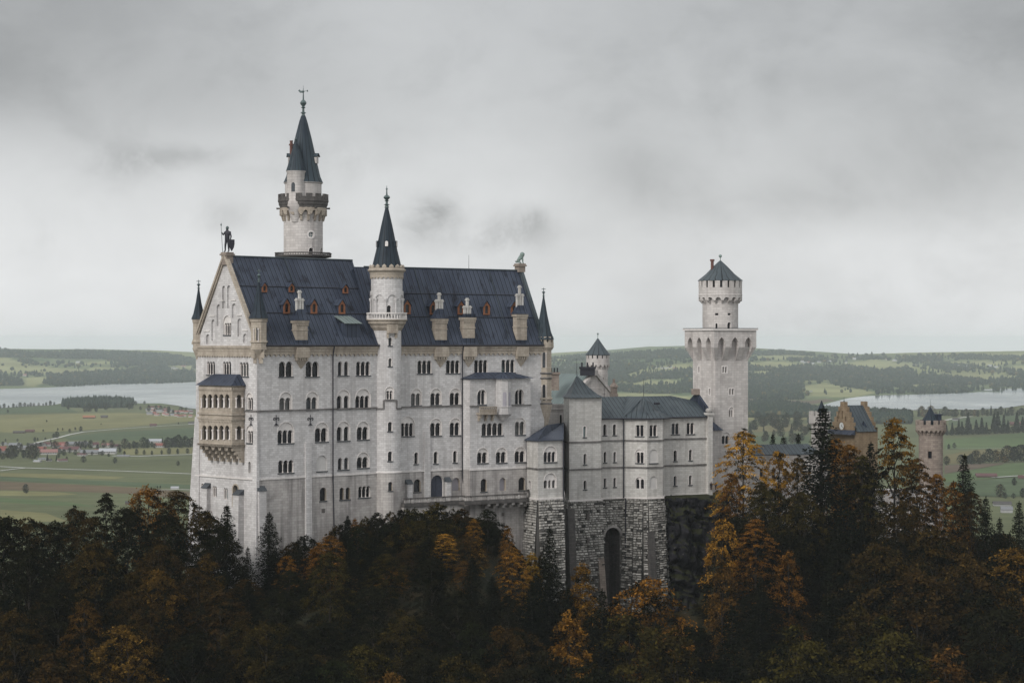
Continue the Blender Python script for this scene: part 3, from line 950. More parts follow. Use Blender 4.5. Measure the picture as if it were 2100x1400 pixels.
# chimneys standing on the wall head
def chimney(root, S, xc, w, y_base, y_sh, y_hood, y_top, hood=True, z_br=None):
    u, zb = S.px(xc, y_base, .6)
    z1 = S.px(xc, y_sh, .6)[1]; z2 = S.px(xc, y_hood, .6)[1]; z3 = S.px(xc, y_top, .6)[1]
    b = MB()
    sbox(b, S, u - w / 2, u + w / 2, ZE - .2, z1 - .3, -.35, .95)
    sbox(b, S, u - w / 2 - .22, u + w / 2 + .22, z1 - .5, z1, -.57, 1.15)
    scallop(b, S, u - w / 2 - .12, u + w / 2 + .12, z1 - .5, z1 - 1.05, .5, -.47, .12)
    zm = zb + (z1 - zb) * .5
    sbox(b, S, u - w / 2 - .08, u + w / 2 + .08, zm - .12, zm + .12, -.43, 1.03)
    o = b.build('chimney', M['buff'], root)
    k = MB(); sbox(k, S, u - w / 2 - .1, u + w / 2 + .1, ZE + .1, zb, -.5, 1.1)
    k.build('flashing', M['roof'], o)
    h = MB()
    if hood:
        q0 = [S.map(u - w / 2 - .35, z1, -.7), S.map(u + w / 2 + .35, z1, -.7), S.map(u + w / 2 + .35, z1, 1.35), S.map(u - w / 2 - .35, z1, 1.35)]
        q1 = [S.map(u - w * .27, z2, .05), S.map(u + w * .27, z2, .05), S.map(u + w * .27, z2, .8), S.map(u - w * .27, z2, .8)]
        qm = [a.lerp(b2, .6) + Vector((0, 0, -.28)) for a, b2 in zip(q0, q1)]
        h.prism(q0, qm); h.prism(qm, q1)
    else:
        for i in range(5):
            a = u - w / 2 - .2 + (w + .4) * i / 5
            sbox(h, S, a + .06, a + (w + .4) / 5 - .06, z1, z1 + .75, -.5, -.15)
        sbox(h, S, u - w / 2 - .2, u + w / 2 + .2, z1, z1 + .3, -.5, 1.15)
    h.build('hood', M['roof'], o)
    s = MB()
    zz = z2 if hood else z1 + .3
    H = z3 - zz
    for i, (du, hh) in enumerate(((-.62, .58), (0, 1.0), (.62, .58))):
        sbox(s, S, u + du - .22, u + du + .22, zz - .6, zz + H * hh, .2, .64)
        sbox(s, S, u + du - .34, u + du + .34, zz + H * hh - .5, zz + H * hh - .22, .08, .76)
    s.build('flue_stack', M['bower'], o)
    br = MB()
    sbox(br, S, u - w / 2 - .2, u + w / 2 + .2, ZE - 2.2, ZE - .2, -.85, 0)
    for i in range(5):
        a = u - w / 2 - .1 + (w + .2) * i / 5
        sbox(br, S, a, a + (w + .2) / 8, ZE - 2.7, ZE - 2.2, -.7, 0)
    tip = S.map(u, ZE - 4.4, 0)
    q = [S.map(u - w / 2, ZE - 2.6, 0), S.map(u - w / 2, ZE - 2.6, -.5), S.map(u + w / 2, ZE - 2.6, -.5), S.map(u + w / 2, ZE - 2.6, 0)]
    for a, b2 in zip(q, q[1:]): br.face([tip, b2, a])
    br.build('bracket', M['buff'], o)
    return o
chimney(pal, S1, 613, 2.75, 697, 657, 634, 595)
chimney(pal, S2, 899.5, 2.75, 697, 653, 633, 600)
chimney(pal, S2, 957, 2.75, 693, 651, 640, 611, hood=False)
chimney(pal, S2, 1064.5, 2.6, 697, 644, 626, 585)

# corner turrets
def turret(root, c, r, zt, zb, zc, mat, roofmat, z_apex, z_base, n=8, a0=math.pi / 8, fz=1.8, win=None):
    b = MB()
    b.lathe(c, [(.25, zc), (r * .55, zc + (zb - zc) * .45), (r * 1.08, zb - .3), (r * 1.08, zb), (r, zb), (r, zb + .9), (r * 1.14, zb + 1.0), (r * 1.14, zb + 1.3), (r, zb + 1.4),
                (r, zt - .8), (r * 1.1, zt - .6), (r * 1.16, zt), (0.0, zt)], n, None, a0)
    t = b.build('corner_turret', M[mat], root)
    cone_roof(t, c, [(r * 1.34, z_base), (r * .95, z_base + (z_apex - z_base) * .18), (r * .5, z_base + (z_apex - z_base) * .55), (.14, z_apex)], roofmat, n if n > 8 else 8, 'turret_roof', 1.2, a0, smooth=False)
    finial(t, c, z_apex - .1, fz, .3, cross=True)
    if win:
        for (az, zw0, zw1, ww) in win:
            g = MB()
            S = Cyl(c, r * math.cos(math.pi / n) + .04)
            uc = R(az) * S.r
            A = arch(uc - ww / 2, uc + ww / 2, zw0, zw1)
            cut_surface(g, S, A, (), 0.0)
            wn = g.build('window', M['glass'], t)
            g = MB()
            for s in (-1, 1):
                q = S.map(uc + s * (ww / 2 + .1), zw0, -.12)
                g.lathe(q, [(.13, zw0), (.08, zw0 + .15), (.08, zw1 - .5), (.16, zw1 - .3), (.16, zw1 - .15)], 6)
            g.build('column', M['col'], wn, smooth=True)
    return t
c_sw = S1.map(.6, 0, .2)
turret(pal, c_sw, 1.5, 4.3, -1.2, -3.6, 'buff', 'cone', 11.2, 4.3, win=((-14, -.1, 2.6, .62),), fz=2.6)
c_nw = W.map(.3, 0, .4)
turret(pal, c_nw, 1.1, 4.3, -1.2, -4.2, 'buff', 'cone', 10.2, 4.3, fz=1.9)
for s in (-1.0, 1.0):
    mb = MB(); e = Vector((.69 * s - .1, -.72, 0)) if s > 0 else Vector((-.72, -.69, 0))
    q = S1.map(.6, 0, .2) + Vector((0, 0, 0))
    mb.obox(Vector((q.x, q.y, -3.1)) + e * .5 - Vector((.3, 0, 0)), (.6, 0, 0), e * .9, (0, 0, 1.6))
    mb.obox(Vector((q.x, q.y, -4.1)) + e * .5 - Vector((.25, 0, 0)), (.5, 0, 0), e * .5, (0, 0, 1.0))
    mb.build('corbel', M['buff'], pal)
c_se = S2.map(U2 + .6, 0, 1.0)
turret(pal, c_se, 1.75, -.1, -13.0, -21.0, 'buff', 'conegreen', 9.4, .4, win=((2, -5.4, -2.2, .62), (2, -12.2, -8.9, .62)), fz=2.0)
mb = MB()
crenels(mb, c_se, 2.05, -.2, 1.0, 12, .3, .6); mb.lathe(c_se, [(1.75, -1.8), (2.1, -1.2), (2.1, -.2), (1.8, -.2)], 16)
mb.build('turret_parapet', M['buff'], pal)
mb = MB()
for z in (-6.6, -7.6, -12.9): mb.lathe(c_se, [(1.7, z - .25), (1.98, z - .1), (1.98, z + .12), (1.7, z + .25)], 8, None, math.pi / 8)
mb.build('turret_moulding', M['string'], pal)

# two storey loggia on the west front
WL = W.shift(-2.9)
ua = WL.px(408, 860)[0]; ub = WL.px(476, 860)[0]
zr, z1_, z2_, z3_, z4_ = WL.px(440, 790)[1], WL.px(440, 838)[1], WL.px(440, 851)[1], WL.px(440, 903)[1], WL.px(440, 925)[1]
lg = MB(); WS = Plane((WL.map(ub, 0).x, WL.map(ub, 0).y), 46)
lh, sh = [], []
cols = []
for (t, b, tx) in ((808, 836, 0), (872, 901, 0)):
    xs = [414, 426, 438.5, 450, 461.5, 472.5]
    for k in range(5):
        x0, x1 = 414.5 + k * 11.7, 414.5 + k * 11.7 + 8.8
        u0, zb_ = WL.px(x0, b); u1, _ = WL.px(x1, b); zt_ = WL.px((x0 + x1) / 2, t)[1]
        lh.append(arch(u0, u1, zb_, zt_))
        for uu_ in (u0 - .15, u1 + .15): cols.append((WL, uu_, zb_, zt_ - (u1 - u0) * .55))
    u0, zb_ = WS.px(485, b); u1, _ = WS.px(496, b); zt_ = WS.px(490, t + 1)[1]
    sh.append(arch(u0, u1, zb_, zt_))
    for uu_ in (u0 - .1, u1 + .1): cols.append((WS, uu_, zb_, zt_ - .5))
cut_surface(lg, WL, [(ua, z4_ + 1.0), (ub, z4_ + 1.0), (ub, zr), (ua, zr)], lh)
cut_surface(lg, WS, [(0, z4_ + 1.0), (2.9, z4_ + 1.0), (2.9, zr), (0, zr)], sh)
for L in lh: reveal(lg, WL, L, 0, .5)
for L in sh: reveal(lg, WS, L, 0, .5)
for z in (z1_ - .9, z2_ - .6, z3_ - .8, z4_ + 1.2):
    sbox(lg, WL, ua - .2, ub + .2, z - .2, z + .18, -.25, .4); sbox(lg, WS, -.2, 2.9, z - .2, z + .18, -.25, .4)
scallop(lg, WL, ua, ub, zr - .3, zr - 1.0, .5, -.14, .14); scallop(lg, WS, 0, 2.9, zr - .3, zr - 1.0, .5, -.14, .14)
scallop(lg, WL, ua, ub, z2_ - .8, z2_ - 1.35, .5, -.12, .12)
q = [WL.map(ua, z4_ + 1.0), WL.map(ub, z4_ + 1.0), W.map(ub, z4_ + 1.0), W.map(ua, z4_ + 1.0)]
lg.face(q[::-1])
lg.face([W.map(ua, z4_ + 1.0), WL.map(ua, z4_ + 1.0), WL.map(ua, zr), W.map(ua, zr)])
log = lg.build('loggia', M['buff'], pal)
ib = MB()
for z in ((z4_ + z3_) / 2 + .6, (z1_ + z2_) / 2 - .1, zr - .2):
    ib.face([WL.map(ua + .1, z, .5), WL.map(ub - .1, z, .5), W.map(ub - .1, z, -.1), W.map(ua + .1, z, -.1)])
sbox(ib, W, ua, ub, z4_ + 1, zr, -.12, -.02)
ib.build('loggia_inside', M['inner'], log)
for S, uu_, zb_, zs_ in cols:
    cb = MB(); q = S.map(uu_, zb_, -.02)
    cb.lathe(q, [(.22, zb_), (.22, zb_ + .12), (.13, zb_ + .25), (.13, zs_ - .45), (.25, zs_ - .12), (.25, zs_)], 8)
    cb.build('column', M['col'], log, smooth=True)
lr = MB()
a, b = ua - .5, ub + .5
zt = zr + 2.1
lr.prism([WL.map(a, zr, -.5), WL.map(b, zr, -.5), W.map(b, zr, -.02), W.map(a, zr, -.02)], [WL.map(a + 2.2, zt, 2.2), WL.map(b - 1.8, zt, 2.2), W.map(b - 1.8, zt, -.02), W.map(a + 2.2, zt, -.02)])
lr.build('loggia_roof', M['roof'], log)
cb = MB()
for k in range(6):
    uc = ua + .3 + (ub - ua - .6) * k / 5
    for i in range(4):
        sbox(cb, W, uc - .28, uc + .28, z4_ + 1.0 - .75 * (i + 1), z4_ + 1.0 - .75 * i, -2.7 + .62 * i, 0)
scallop(cb, WL, ua, ub, z4_ + 1.0, z4_ + .2, (ub - ua) / 5, .2, 1.8)
cb.build('loggia_corbel', M['buff'], log)

# roof and oriel of the projecting part
zo = -7.5
pr = MB()
o = [S3.map(-.5, zo, -.6), S3.map(15.7, zo, -.6), S3.map(15.7, zo, 2.78), S3.map(-.5, zo, 2.78)]
i_ = [S3.map(3.4, zo + 1.2, 2.0), S3.map(11.6, zo + 1.2, 2.0), S3.map(11.6, zo + 1.25, 2.78), S3.map(3.4, zo + 1.25, 2.78)]
pr.prism(o, i_)
prf = pr.build('projection_roof', M['roof'], pal)
uo = (S3.px(1014, 820)[0] + S3.px(1046, 820)[0]) / 2
zo0 = S3.px(1030, 846)[1]
co = S3.map(uo, 0, -.2)
ob = MB()
RO = 1.75
ob.lathe(co, [(.5, zo0 - 1.6), (1.1, zo0 - .9), (RO * 1.1, zo0 - .25), (RO * 1.1, zo0), (RO, zo0), (RO, zo0 + 1.1), (RO * 1.06, zo0 + 1.15), (RO * 1.06, zo0 + 1.35), (RO, zo0 + 1.4), (RO, zo - .5), (RO * 1.08, zo - .35), (RO * 1.08, zo)], 8, None, R(36))
ori = ob.build('oriel', M['white'], pal)
for az in (13.5, 58.5):
    g = MB(); S = Cyl(co, RO * math.cos(math.pi / 8) + .05); uc = R(az) * S.r
    zz0 = S3.px(1030, 832)[1]; zz1 = S3.px(1030, 803)[1]
    A = arch(uc - .42, uc + .42, zz0, zz1); cut_surface(g, S, A, (), 0)
    g.build('window', M['blind'], ori)
g = MB(); g.lathe(co, [(RO * 1.32, zo - .05), (RO * .8, zo + .55), (.1, zo + 1.2)], 8, None, R(36)); g.build('oriel_roof', M['roof'], ori)
finial(ori, co, zo + 1.1, 1.4, .16)
# small balcony
ub0, zb0 = S3.px(977, 852); ub1, _ = S3.px(1012, 852)
zt0 = S3.px(995, 833)[1]
bb = MB()
sbox(bb, S3, ub0, ub1, zb0 + .2, zb0 + .55, -1.2, 0)
sbox(bb, S3, ub0, ub1, zt0 - .25, zt0, -1.25, -1.0)
n = 9
for k in range(n + 1):
    a = ub0 + (ub1 - ub0 - .16) * k / n; sbox(bb, S3, a, a + .16, zb0 + .5, zt0 - .2, -1.2, -1.04)
sbox(bb, S3, ub0 + .1, ub1 - .1, zb0 + .55, zt0 - .5, -1.1, -1.04)
for k in range(3):
    a = ub0 + .3 + (ub1 - ub0 - 1.0) * k / 2; sbox(bb, S3, a, a + .42, zb0 - .5, zb0 + .2, -.8, 0); sbox(bb, S3, a, a + .42, zb0 - 1.1, zb0 - .5, -.4, 0)
bb.build('balcony', M['buff'], pal)

# iron wall anchors
for S, xc in ((S1, 566), (S1, 636), (W, 515.5)):
    u, z = S.px(xc, 861)
    mb = MB()
    mb.tube(S.map(u, z - 1.1, -.1), S.map(u, z + 1.0, -.1), .09, .06, 5)
    for s in (-1, 1):
        pts = [(0, .1), (.35 * s, .45), (.62 * s, .35), (.62 * s, .05), (.42 * s, -.02)]
        for a, b in zip(pts, pts[1:]): mb.tube(S.map(u + a[0], z + a[1], -.1), S.map(u + b[0], z + b[1], -.1), .08, None, 5)
        mb.tube(S.map(u, z - .6, -.1), S.map(u + .45 * s, z - 1.05, -.1), .07, None, 5)
    mb.build('wall_anchor', M['iron'], pal)
# buttresses
def buttress(S, x0, x1, yt, d_top, d_bot, mat='base', cap=False, yb=1250):
    u0 = S.px(x0, yt)[0]; u1 = S.px(x1, yt)[0]; zt = S.px((x0 + x1) / 2, yt)[1]
    zb = ZG1
    mb = MB()
    mb.prism([S.map(u0, zb, -d_bot), S.map(u1, zb, -d_bot), S.map(u1, zb, .1), S.map(u0, zb, .1)],
             [S.map(u0, zt, -d_top), S.map(u1, zt, -d_top), S.map(u1, zt, .1), S.map(u0, zt, .1)])
    o = mb.build('buttress', M[mat], pal)
    if cap:
        c = MB()
        c.prism([S.map(u0 - .1, zt, -d_top - .15), S.map(u1 + .1, zt, -d_top - .15), S.map(u1 + .1, zt, .05), S.map(u0 - .1, zt, .05)],
                [S.map(u0 - .1, zt + .12, -d_top - .1), S.map(u1 + .1, zt + .12, -d_top - .1), S.map(u1 + .1, zt + 1.0, .02), S.map(u0 - .1, zt + 1.0, .02)])
        c.build('buttress_cap', M['sill'], o)
buttress(S1, 625, 637, 906, .25, .8, 'white'); buttress(S2, 869, 881, 884, .25, .6, 'white')
buttress(W, 421, 432, 1000, .9, 1.2, 'white', True); buttress(W, 488, 500, 1014, 1.2, 1.8, 'white', True)
buttress(S1, 526, 541, 1006, .8, 1.3, 'white', True)
buttress(S2, 831, 842, 992, .8, .8, 'white', True); buttress(S2, 911.5, 921, 987, .8, .8, 'white', True)
bt = MB()     # battered west corner
bt.prism([W.map(-4.2, ZG1, -.5), W.map(1.2, ZG1, -.5), W.map(1.2, ZG1, 2), W.map(-4.2, ZG1, 2)], [W.map(-.25, -14.5, -.08), W.map(1.2, -14.5, -.08), W.map(1.2, -14.5, 1), W.map(-.25, -14.5, 1)])
bt.prism([W.map(18.1, ZG1, -1.1), W.map(20.3, ZG1, -1.1), W.map(20.3, ZG1, .5), W.map(18.1, ZG1, .5)], [W.map(18.4, -15, -.05), W.map(19.38, -15, -.05), W.map(19.38, -15, .2), W.map(18.4, -15, .2)])
bt.build('battered_corner', M['white'], pal)
u, z = S1.px(662.5, 1047)
mb = MB(); sbox(mb, S1, u - .4, u + .4, z - .4, z + .4, -.09, 0); mb.build('vent', M['inner'], pal)
for (S, u, d, z, h) in ((S1, 21.0, 9.65, ZR1, 3.4), (S1, 1.5, 9.65, ZR1, .2), (S2, 8.0, 7.8, ZR2, 3.2), (S2, 25.5, 7.8, ZR2, 3.0)):
    if h > 1: rod(pal, S.map(u, z, d), h, .05)

# pedestals and statues
pk = W.map(9.65, 0, .3)
def pedestal(c, z0, z1, w, ang):
    mb = MB(); t = Vector((math.sin(R(ang)), math.cos(R(ang)), 0)); n = Vector((-t.y, t.x, 0))
    for a, b, s in ((z0, z1 - .6, w), (z1 - .6, z1 - .3, w * 1.3), (z1 - .3, z1, w * 1.1)):
        mb.obox(Vector((c.x, c.y, a)) - t * s / 2 - n * s / 2, t * s, n * s, (0, 0, b - a))
    return mb.build('pedestal', M['gate'], pal)
pedestal(pk, AP[1] - 1.2, 16.9, 1.6, 46)
pl = S2.map(U2 - .5, 0, 7.8)
pedestal(pl, ZR2 - .3, ZR2 + 1.2 + .3, 1.6, 54)
def skin_body(name, pts, edges, rad, mat, parent, root_i=0, sub=1):
    me = bpy.data.meshes.new(name)
    off = OFF.get(parent.name, Vector((0, 0, 0))) if parent is not None else Vector((0, 0, 0))
    me.from_pydata([Vector(p) for p in pts], edges, [])
    o = bpy.data.objects.new(name, me); COL.objects.link(o)
    md = o.modifiers.new('skin', 'SKIN')
    lay = me.skin_vertices[0].data if me.skin_vertices else None
    if lay is None:
        bm_ = __import__('bmesh').new(); bm_.from_mesh(me); bm_.verts.layers.skin.verify(); bm_.to_mesh(me); bm_.free()
        lay = me.skin_vertices[0].data
    for v, r in zip(lay, rad): v.radius = (r, r)
    for i, v in enumerate(lay): v.use_root = (i == root_i)
    md.use_smooth_shade = True
    if sub:
        sm = o.modifiers.new('smooth', 'SUBSURF'); sm.levels = sub; sm.render_levels = sub
    me.materials.append(mat)
    if parent is not None:
        o.parent = parent; OFF[o.name] = off
    return o
# knight (local frame, feet on the pedestal, facing west)
kn = thing('knight_statue', 'green bronze knight statue with spear and shield on top of the west gable', 'statue', (pk.x, pk.y, 16.9))
def figure(root, H, mat, arms, name='body', legs=((-.09, .04), (.10, -.03)), rot=0.0, hunch=0.0):
    s = H / 1.8
    pts = [(0, 0, .95), (0, .0, 1.2), (0, .01 - hunch, 1.42), (0, -hunch, 1.54), (0, -.02 - hunch, 1.64), (0, -.015 - hunch, 1.76)]
    rad = [.15, .15, .17, .065, .10, .085]
    ed = [(0, 1), (1, 2), (2, 3), (3, 4), (4, 5)]
    for sgn, (lx, ly) in zip((-1, 1), legs):
        i = len(pts)
        pts += [(sgn * .09, 0, .86), (sgn * .10 + lx * .3, -.03 + ly * .5, .48), (sgn * .10 + lx * .3, ly, .08), (sgn * .11 + lx * .3, ly - .16, .04)]
        rad += [.105, .075, .05, .045]
        ed += [(0, i), (i, i + 1), (i + 1, i + 2), (i + 2, i + 3)]
    for sgn, chain in zip((-1, 1), arms):
        i = len(pts)
        pts.append((sgn * .2, 0 - hunch, 1.40)); rad.append(.075); ed.append((2, i))
        for k, (x, y, z) in enumerate(chain):
            pts.append((x, y, z)); rad.append((.055, .042, .04)[min(k, 2)]); ed.append((len(pts) - 2, len(pts) - 1))
    c, sn = math.cos(rot), math.sin(rot)
    pts = [(s * (x * c - y * sn), s * (x * sn + y * c), s * z) for x, y, z in pts]
    return skin_body(name, pts, ed, [r * s for r in rad], mat, root)
OFF[kn.name] = Vector((0, 0, 0))
figure(kn, 4.9, M['iron'], [[(-.31, -.06, 1.20), (-.30, -.20, 1.36), (-.30, -.24, 1.40)], [(.34, .0, 1.12), (.34, -.08, .88), (.34, -.10, .80)]], legs=((-.05, -.08), (.05, .04)), rot=R(-30))
mb = MB(); mb.tube((-.85, -.25, 0), (-1.12, -.3, 5.0), .06, .045, 6); mb.lathe((-1.12, -.3, 0), [(.03, 4.9), (.15, 5.15), (0.01, 5.6)], 6)
mb.build('spear', M['bronze'], kn)
mb = MB()
sh_ = [(-.75, 3.0), (.75, 3.0), (.75, 1.9), (.55, 1.1), (0, .25), (-.55, 1.1), (-.75, 1.9)]
fr = [Vector((.85 + x * .6, -.5 + x * .36, z * .8)) for x, z in sh_]; bk = [p + Vector((.16, -.24, 0)) for p in fr]
mb.face(bk); mb.face(fr[::-1])
for i in range(7): mb.face([fr[i], fr[(i + 1) % 7], bk[(i + 1) % 7], bk[i]])
mb.build('shield', M['iron'], kn)
# helmet
mb = MB(); mb.blob((.02, -.04, 4.62), .31, .34, .36, 10, 6); mb.build('helmet', M['bronze'], kn, smooth=True)
# sitting lion
li = thing('lion_statue', 'small pale bronze lion sitting on the east end of the palace ridge', 'statue', (pl.x, pl.y, ZR2 + 1.5))
OFF[li.name] = Vector((0, 0, 0))
skin_body('body', [(-.45, 0, .5), (-.15, 0, .95), (.2, 0, 1.45), (.45, 0, 1.85), (.75, 0, 2.0), (1.0, 0, 1.9), (.55, .22, .9), (.6, .22, .12), (.85, .22, .08), (.55, -.22, .9), (.6, -.22, .12), (.85, -.22, .08),
                   (-.45, .32, .45), (.05, .36, .3), (.1, .36, .08), (.35, .36, .08), (-.45, -.32, .45), (.05, -.36, .3), (.1, -.36, .08), (.35, -.36, .08), (-.85, 0, .2), (-1.0, 0, .6)],
          [(0, 1), (1, 2), (2, 3), (3, 4), (4, 5), (2, 6), (6, 7), (7, 8), (2, 9), (9, 10), (10, 11), (0, 12), (12, 13), (13, 14), (14, 15), (0, 16), (16, 17), (17, 18), (18, 19), (0, 20), (20, 21)],
          [.42, .42, .46, .44, .34, .2, .2, .12, .1, .2, .12, .1, .25, .2, .12, .1, .25, .2, .12, .1, .08, .1], M['bronzel'], li)
mb = MB(); mb.blob((.45, 0, 1.85), .5, .52, .58, 9, 6); mb.build('mane', M['bronzel'], li, smooth=True)
# ------------------------------------------------------------------ stair tower on the south front
zy = lambda y, Y: (CY - y) / F * Y
tc = K.xy + Vector((.3, .7)); TY = tc.y
st_ = thing('stair_tower', 'round stair tower with balcony and slim dark cone roof on the palace front', 'tower', (tc.x, tc.y, -43))
ST = Cyl(tc, 2.85); hs, hsb = [], []
for a in ((796.5, 803.5, 692, 708.5), (796.5, 803.5, 734.5, 751), (795.5, 804.5, 864.5, 884), (795.5, 804.5, 925, 945)):
    window(st_, ST, hs, *a, sur_w=.12)
window(st_, ST, hs, 791.5, 806.5, 801, 818.5, 2, 793)
window(st_, ST, hsb, 796.3, 804.8, 987.5, 1006, 1, surround='buff', sur_w=.28)
cyl_wall(ST, ZB, zy(657, TY - 3), hs, M['white'], 'wall', st_)
SB = Cyl(tc, 2.95)
mb = MB(); L = SB.r * math.pi
cut_surface(mb, SB, [(-L, -44), (L, -44), (L, ZB), (-L, ZB)], hsb)
mb.lathe(tc, [(2.6, -60), (3.5, -47), (2.95, -40.5), (2.95, -40)], 30)
mb.build('base_wall', M['base'], st_)
mb = MB()
mb.lathe(tc, [(2.85, ZB - .1), (3.05, ZB), (3.05, ZB + .2), (2.85, ZB + .3)], 30); mb.build('base_moulding', M['trim'], st_)
mb = MB()
zst = zy(838, TY - 3); zs2 = zy(821, TY - 3)
ua_ = ST.px(787, 838)[0]; ub_ = ST.px(813, 838)[0]
for (a, b, z0, z1) in ((-2.85 * math.pi * .6, ua_, zst - .15, zst + .15), (ub_, 2.85 * math.pi * .6, zst - .15, zst + .15), (ua_, ub_, zs2 - .15, zs2 + .15), (ua_ - .15, ua_ + .15, zst, zs2), (ub_ - .15, ub_ + .15, zst, zs2)):
    sbox(mb, ST, a, b, z0, z1, -.18, 0)
mb.build('string_course', M['string'], st_)
zt = lambda y: zy(y, TY)
mb = MB()
mb.lathe(tc, [(2.85, zt(678)), (3.3, zt(671)), (3.35, zt(668)), (3.75, zt(663)), (3.8, zt(659)), (4.05, zt(657)), (4.05, zt(655)), (2.8, zt(655))], 36)
mb.build('balcony_corbel', M['buff'], st_)
mb = MB()
mb.lathe(tc, [(3.72, zt(655)), (4.0, zt(655)), (4.0, zt(652.5)), (3.72, zt(652.5))], 36)
mb.lathe(tc, [(3.7, zt(643.5)), (4.03, zt(643.5)), (4.03, zt(641)), (3.7, zt(641)), (3.7, zt(643.5))], 36)
for i in range(40):
    a = 2 * math.pi * i / 40; q = (tc.x + 3.86 * math.sin(a), tc.y - 3.86 * math.cos(a), 0)
    mb.lathe(q, [(.09, zt(653)), (.14, zt(650)), (.08, zt(647)), (.12, zt(643.3))], 6)
mb.build('balustrade', M['trim'], st_)
UD = Cyl(tc, 3.1); hu = []
window(st_, UD, hu, 793.5, 802, 626, 648, 1, sur_w=.1, sill=False)
cyl_wall(UD, zt(656), zt(552), hu, M['white'], 'drum_wall', st_)
mb = MB()
ring_scallop(mb, tc, 3.3, zt(597), zt(614), 10, .2)
mb.lathe(tc, [(3.1, zt(598)), (3.3, zt(597))], 36)
for i in range(10):
    a = math.pi + 2 * math.pi * i / 10; q = (tc.x + 3.26 * math.sin(a), tc.y - 3.26 * math.cos(a), 0)
    mb.lathe(q, [(.16, zt(641)), (.16, zt(620)), (.34, zt(615)), (.34, zt(612))], 7)
mb.build('blind_arcade', M['white'], st_)
mb = MB()
ring_scallop(mb, tc, 3.3, zt(562), zt(572), 26, .2)
mb.lathe(tc, [(3.1, zt(562)), (3.35, zt(562)), (3.4, zt(559)), (3.75, zt(555.5)), (3.75, zt(553)), (3.4, zt(551)), (3.0, zt(551))], 36)
mb.build('cornice', M['buff'], st_)
mb = MB()
crenels(mb, tc, 3.5, zt(552), zt(546), 15, .4, .58, peak=True); mb.lathe(tc, [(3.15, zt(552)), (3.5, zt(552)), (3.5, zt(549.5)), (3.15, zt(549.5))], 36)
mb.build('battlement', M['buff'], st_)
cr = cone_roof(st_, tc, [(2.95, zt(549)), (2.15, zt(515)), (1.1, zt(462)), (.3, zt(426)), (.22, zt(423))], 'cone', 30)
finial(cr, tc, zt(426), (426 - 380) * TY / F, .55)
for az in (-58, 2, 62):
    e = Vector((math.sin(R(az)), -math.cos(R(az)), 0)); t = Vector((e.y * -1, e.x, 0))
    q = Vector((tc.x, tc.y, zt(507))) + e * 1.75
    mb = MB(); mb.obox(q - t * .4, t * .8, e * .45, (0, 0, 1.2)); d_ = mb.build('dormer', M['cone'], cr)
    mb = MB(); PF = Plane((q + e * .47).xy, az + 90); A = arch(-.3, .3, q.z + .1, q.z + 1.15); cut_surface(mb, PF, A, ()); mb.build('dormer_front', M['trim'], d_)
mb = MB(); SBK = ST
u0 = ST.px(793, 680)[0]; u1 = ST.px(812, 680)[0]
sbox(mb, ST, u0, u1, zt(683), zt(660), -.7, 0)
for a in (u0, u1 - .35): sbox(mb, ST, a, a + .35, zt(693), zt(683), -.5, 0)
mb.build('machicolation', M['buff'], st_)
for px_ in (): pass

# ------------------------------------------------------------------ main round tower on the north side
MY = 440.0; mc = Vector(((622 - CX) / F * MY, MY)); zm = lambda y: zy(y, MY)
mt = thing('round_tower', 'tallest round tower with green copper spire and weathervane behind the palace ridge', 'tower', (mc.x, mc.y, -20))
MS = Cyl(mc, 4.0); hm = []
window(mt, MS, hm, 633.5, 642.5, 508, 521, 1, sur_w=.2, sill=False)
window(mt, MS, hm, 656.5, 661, 508, 521, 1, sur_w=.1, sill=False)
u, z = MS.px(638, 481)
cir = [(u + .55 * math.cos(k * math.pi / 8), z + .55 * math.sin(k * math.pi / 8)) for k in range(16)]
cio = [(u + .9 * math.cos(k * math.pi / 8), z + .9 * math.sin(k * math.pi / 8)) for k in range(16)]
hm.append(cir)
mb = MB(); reveal(mb, MS, cir, -.08, .4); cut_surface(mb, MS, cio, [cir], -.08); reveal(mb, MS, cio, 0, -.08)
sbox(mb, MS, u - .05, u + .05, z - .55, z + .55, .2, .35); sbox(mb, MS, u - .55, u + .55, z - .05, z + .05, .2, .35)
w_ = mb.build('round_window', M['trim'], mt)
mb = MB(); cut_surface(mb, MS, cir, (), .38); mb.build('pane', M['teal'], w_)
cyl_wall(MS, -22, zm(419), hm, M['tower'], 'wall', mt)
mb = MB()
g0 = [(562, 0), (683, 0)]
mb.lathe(mc, [(4.0, zm(531)), (6.0, zm(527)), (6.05, zm(524)), (4.0, zm(524))], 8, None, math.pi / 8)
for i in range(8):
    a0_, a1_ = math.pi / 8 + i * math.pi / 4, math.pi / 8 + (i + 1) * math.pi / 4
    A_ = Vector((mc.x + 6.0 * math.sin(a0_), mc.y - 6.0 * math.cos(a0_), 0)); B_ = Vector((mc.x + 6.0 * math.sin(a1_), mc.y - 6.0 * math.cos(a1_), 0))
    zl, zh = zm(525), zm(519.5)
    mb.tube(A_ + Vector((0, 0, zh)), B_ + Vector((0, 0, zh)), .12, None, 5)
    for k in range(9):
        p, q = A_.lerp(B_, k / 9), A_.lerp(B_, (k + 1) / 9)
        mb.tube(p + Vector((0, 0, zl)), q + Vector((0, 0, zh)), .05, None, 4); mb.tube(q + Vector((0, 0, zl)), p + Vector((0, 0, zh)), .05, None, 4)
mb.build('gallery_railing', M['darkstone'], mt)
mb = MB()
ring_brackets(mb, mc, 3.95, 4.85, zm(431), zm(455), 18, .42)
ring_scallop(mb, mc, 4.8, zm(427), zm(441), 18, .5, pointed=True)
mb.build('corbel_ring', M['buff'], mt)
mb = MB()
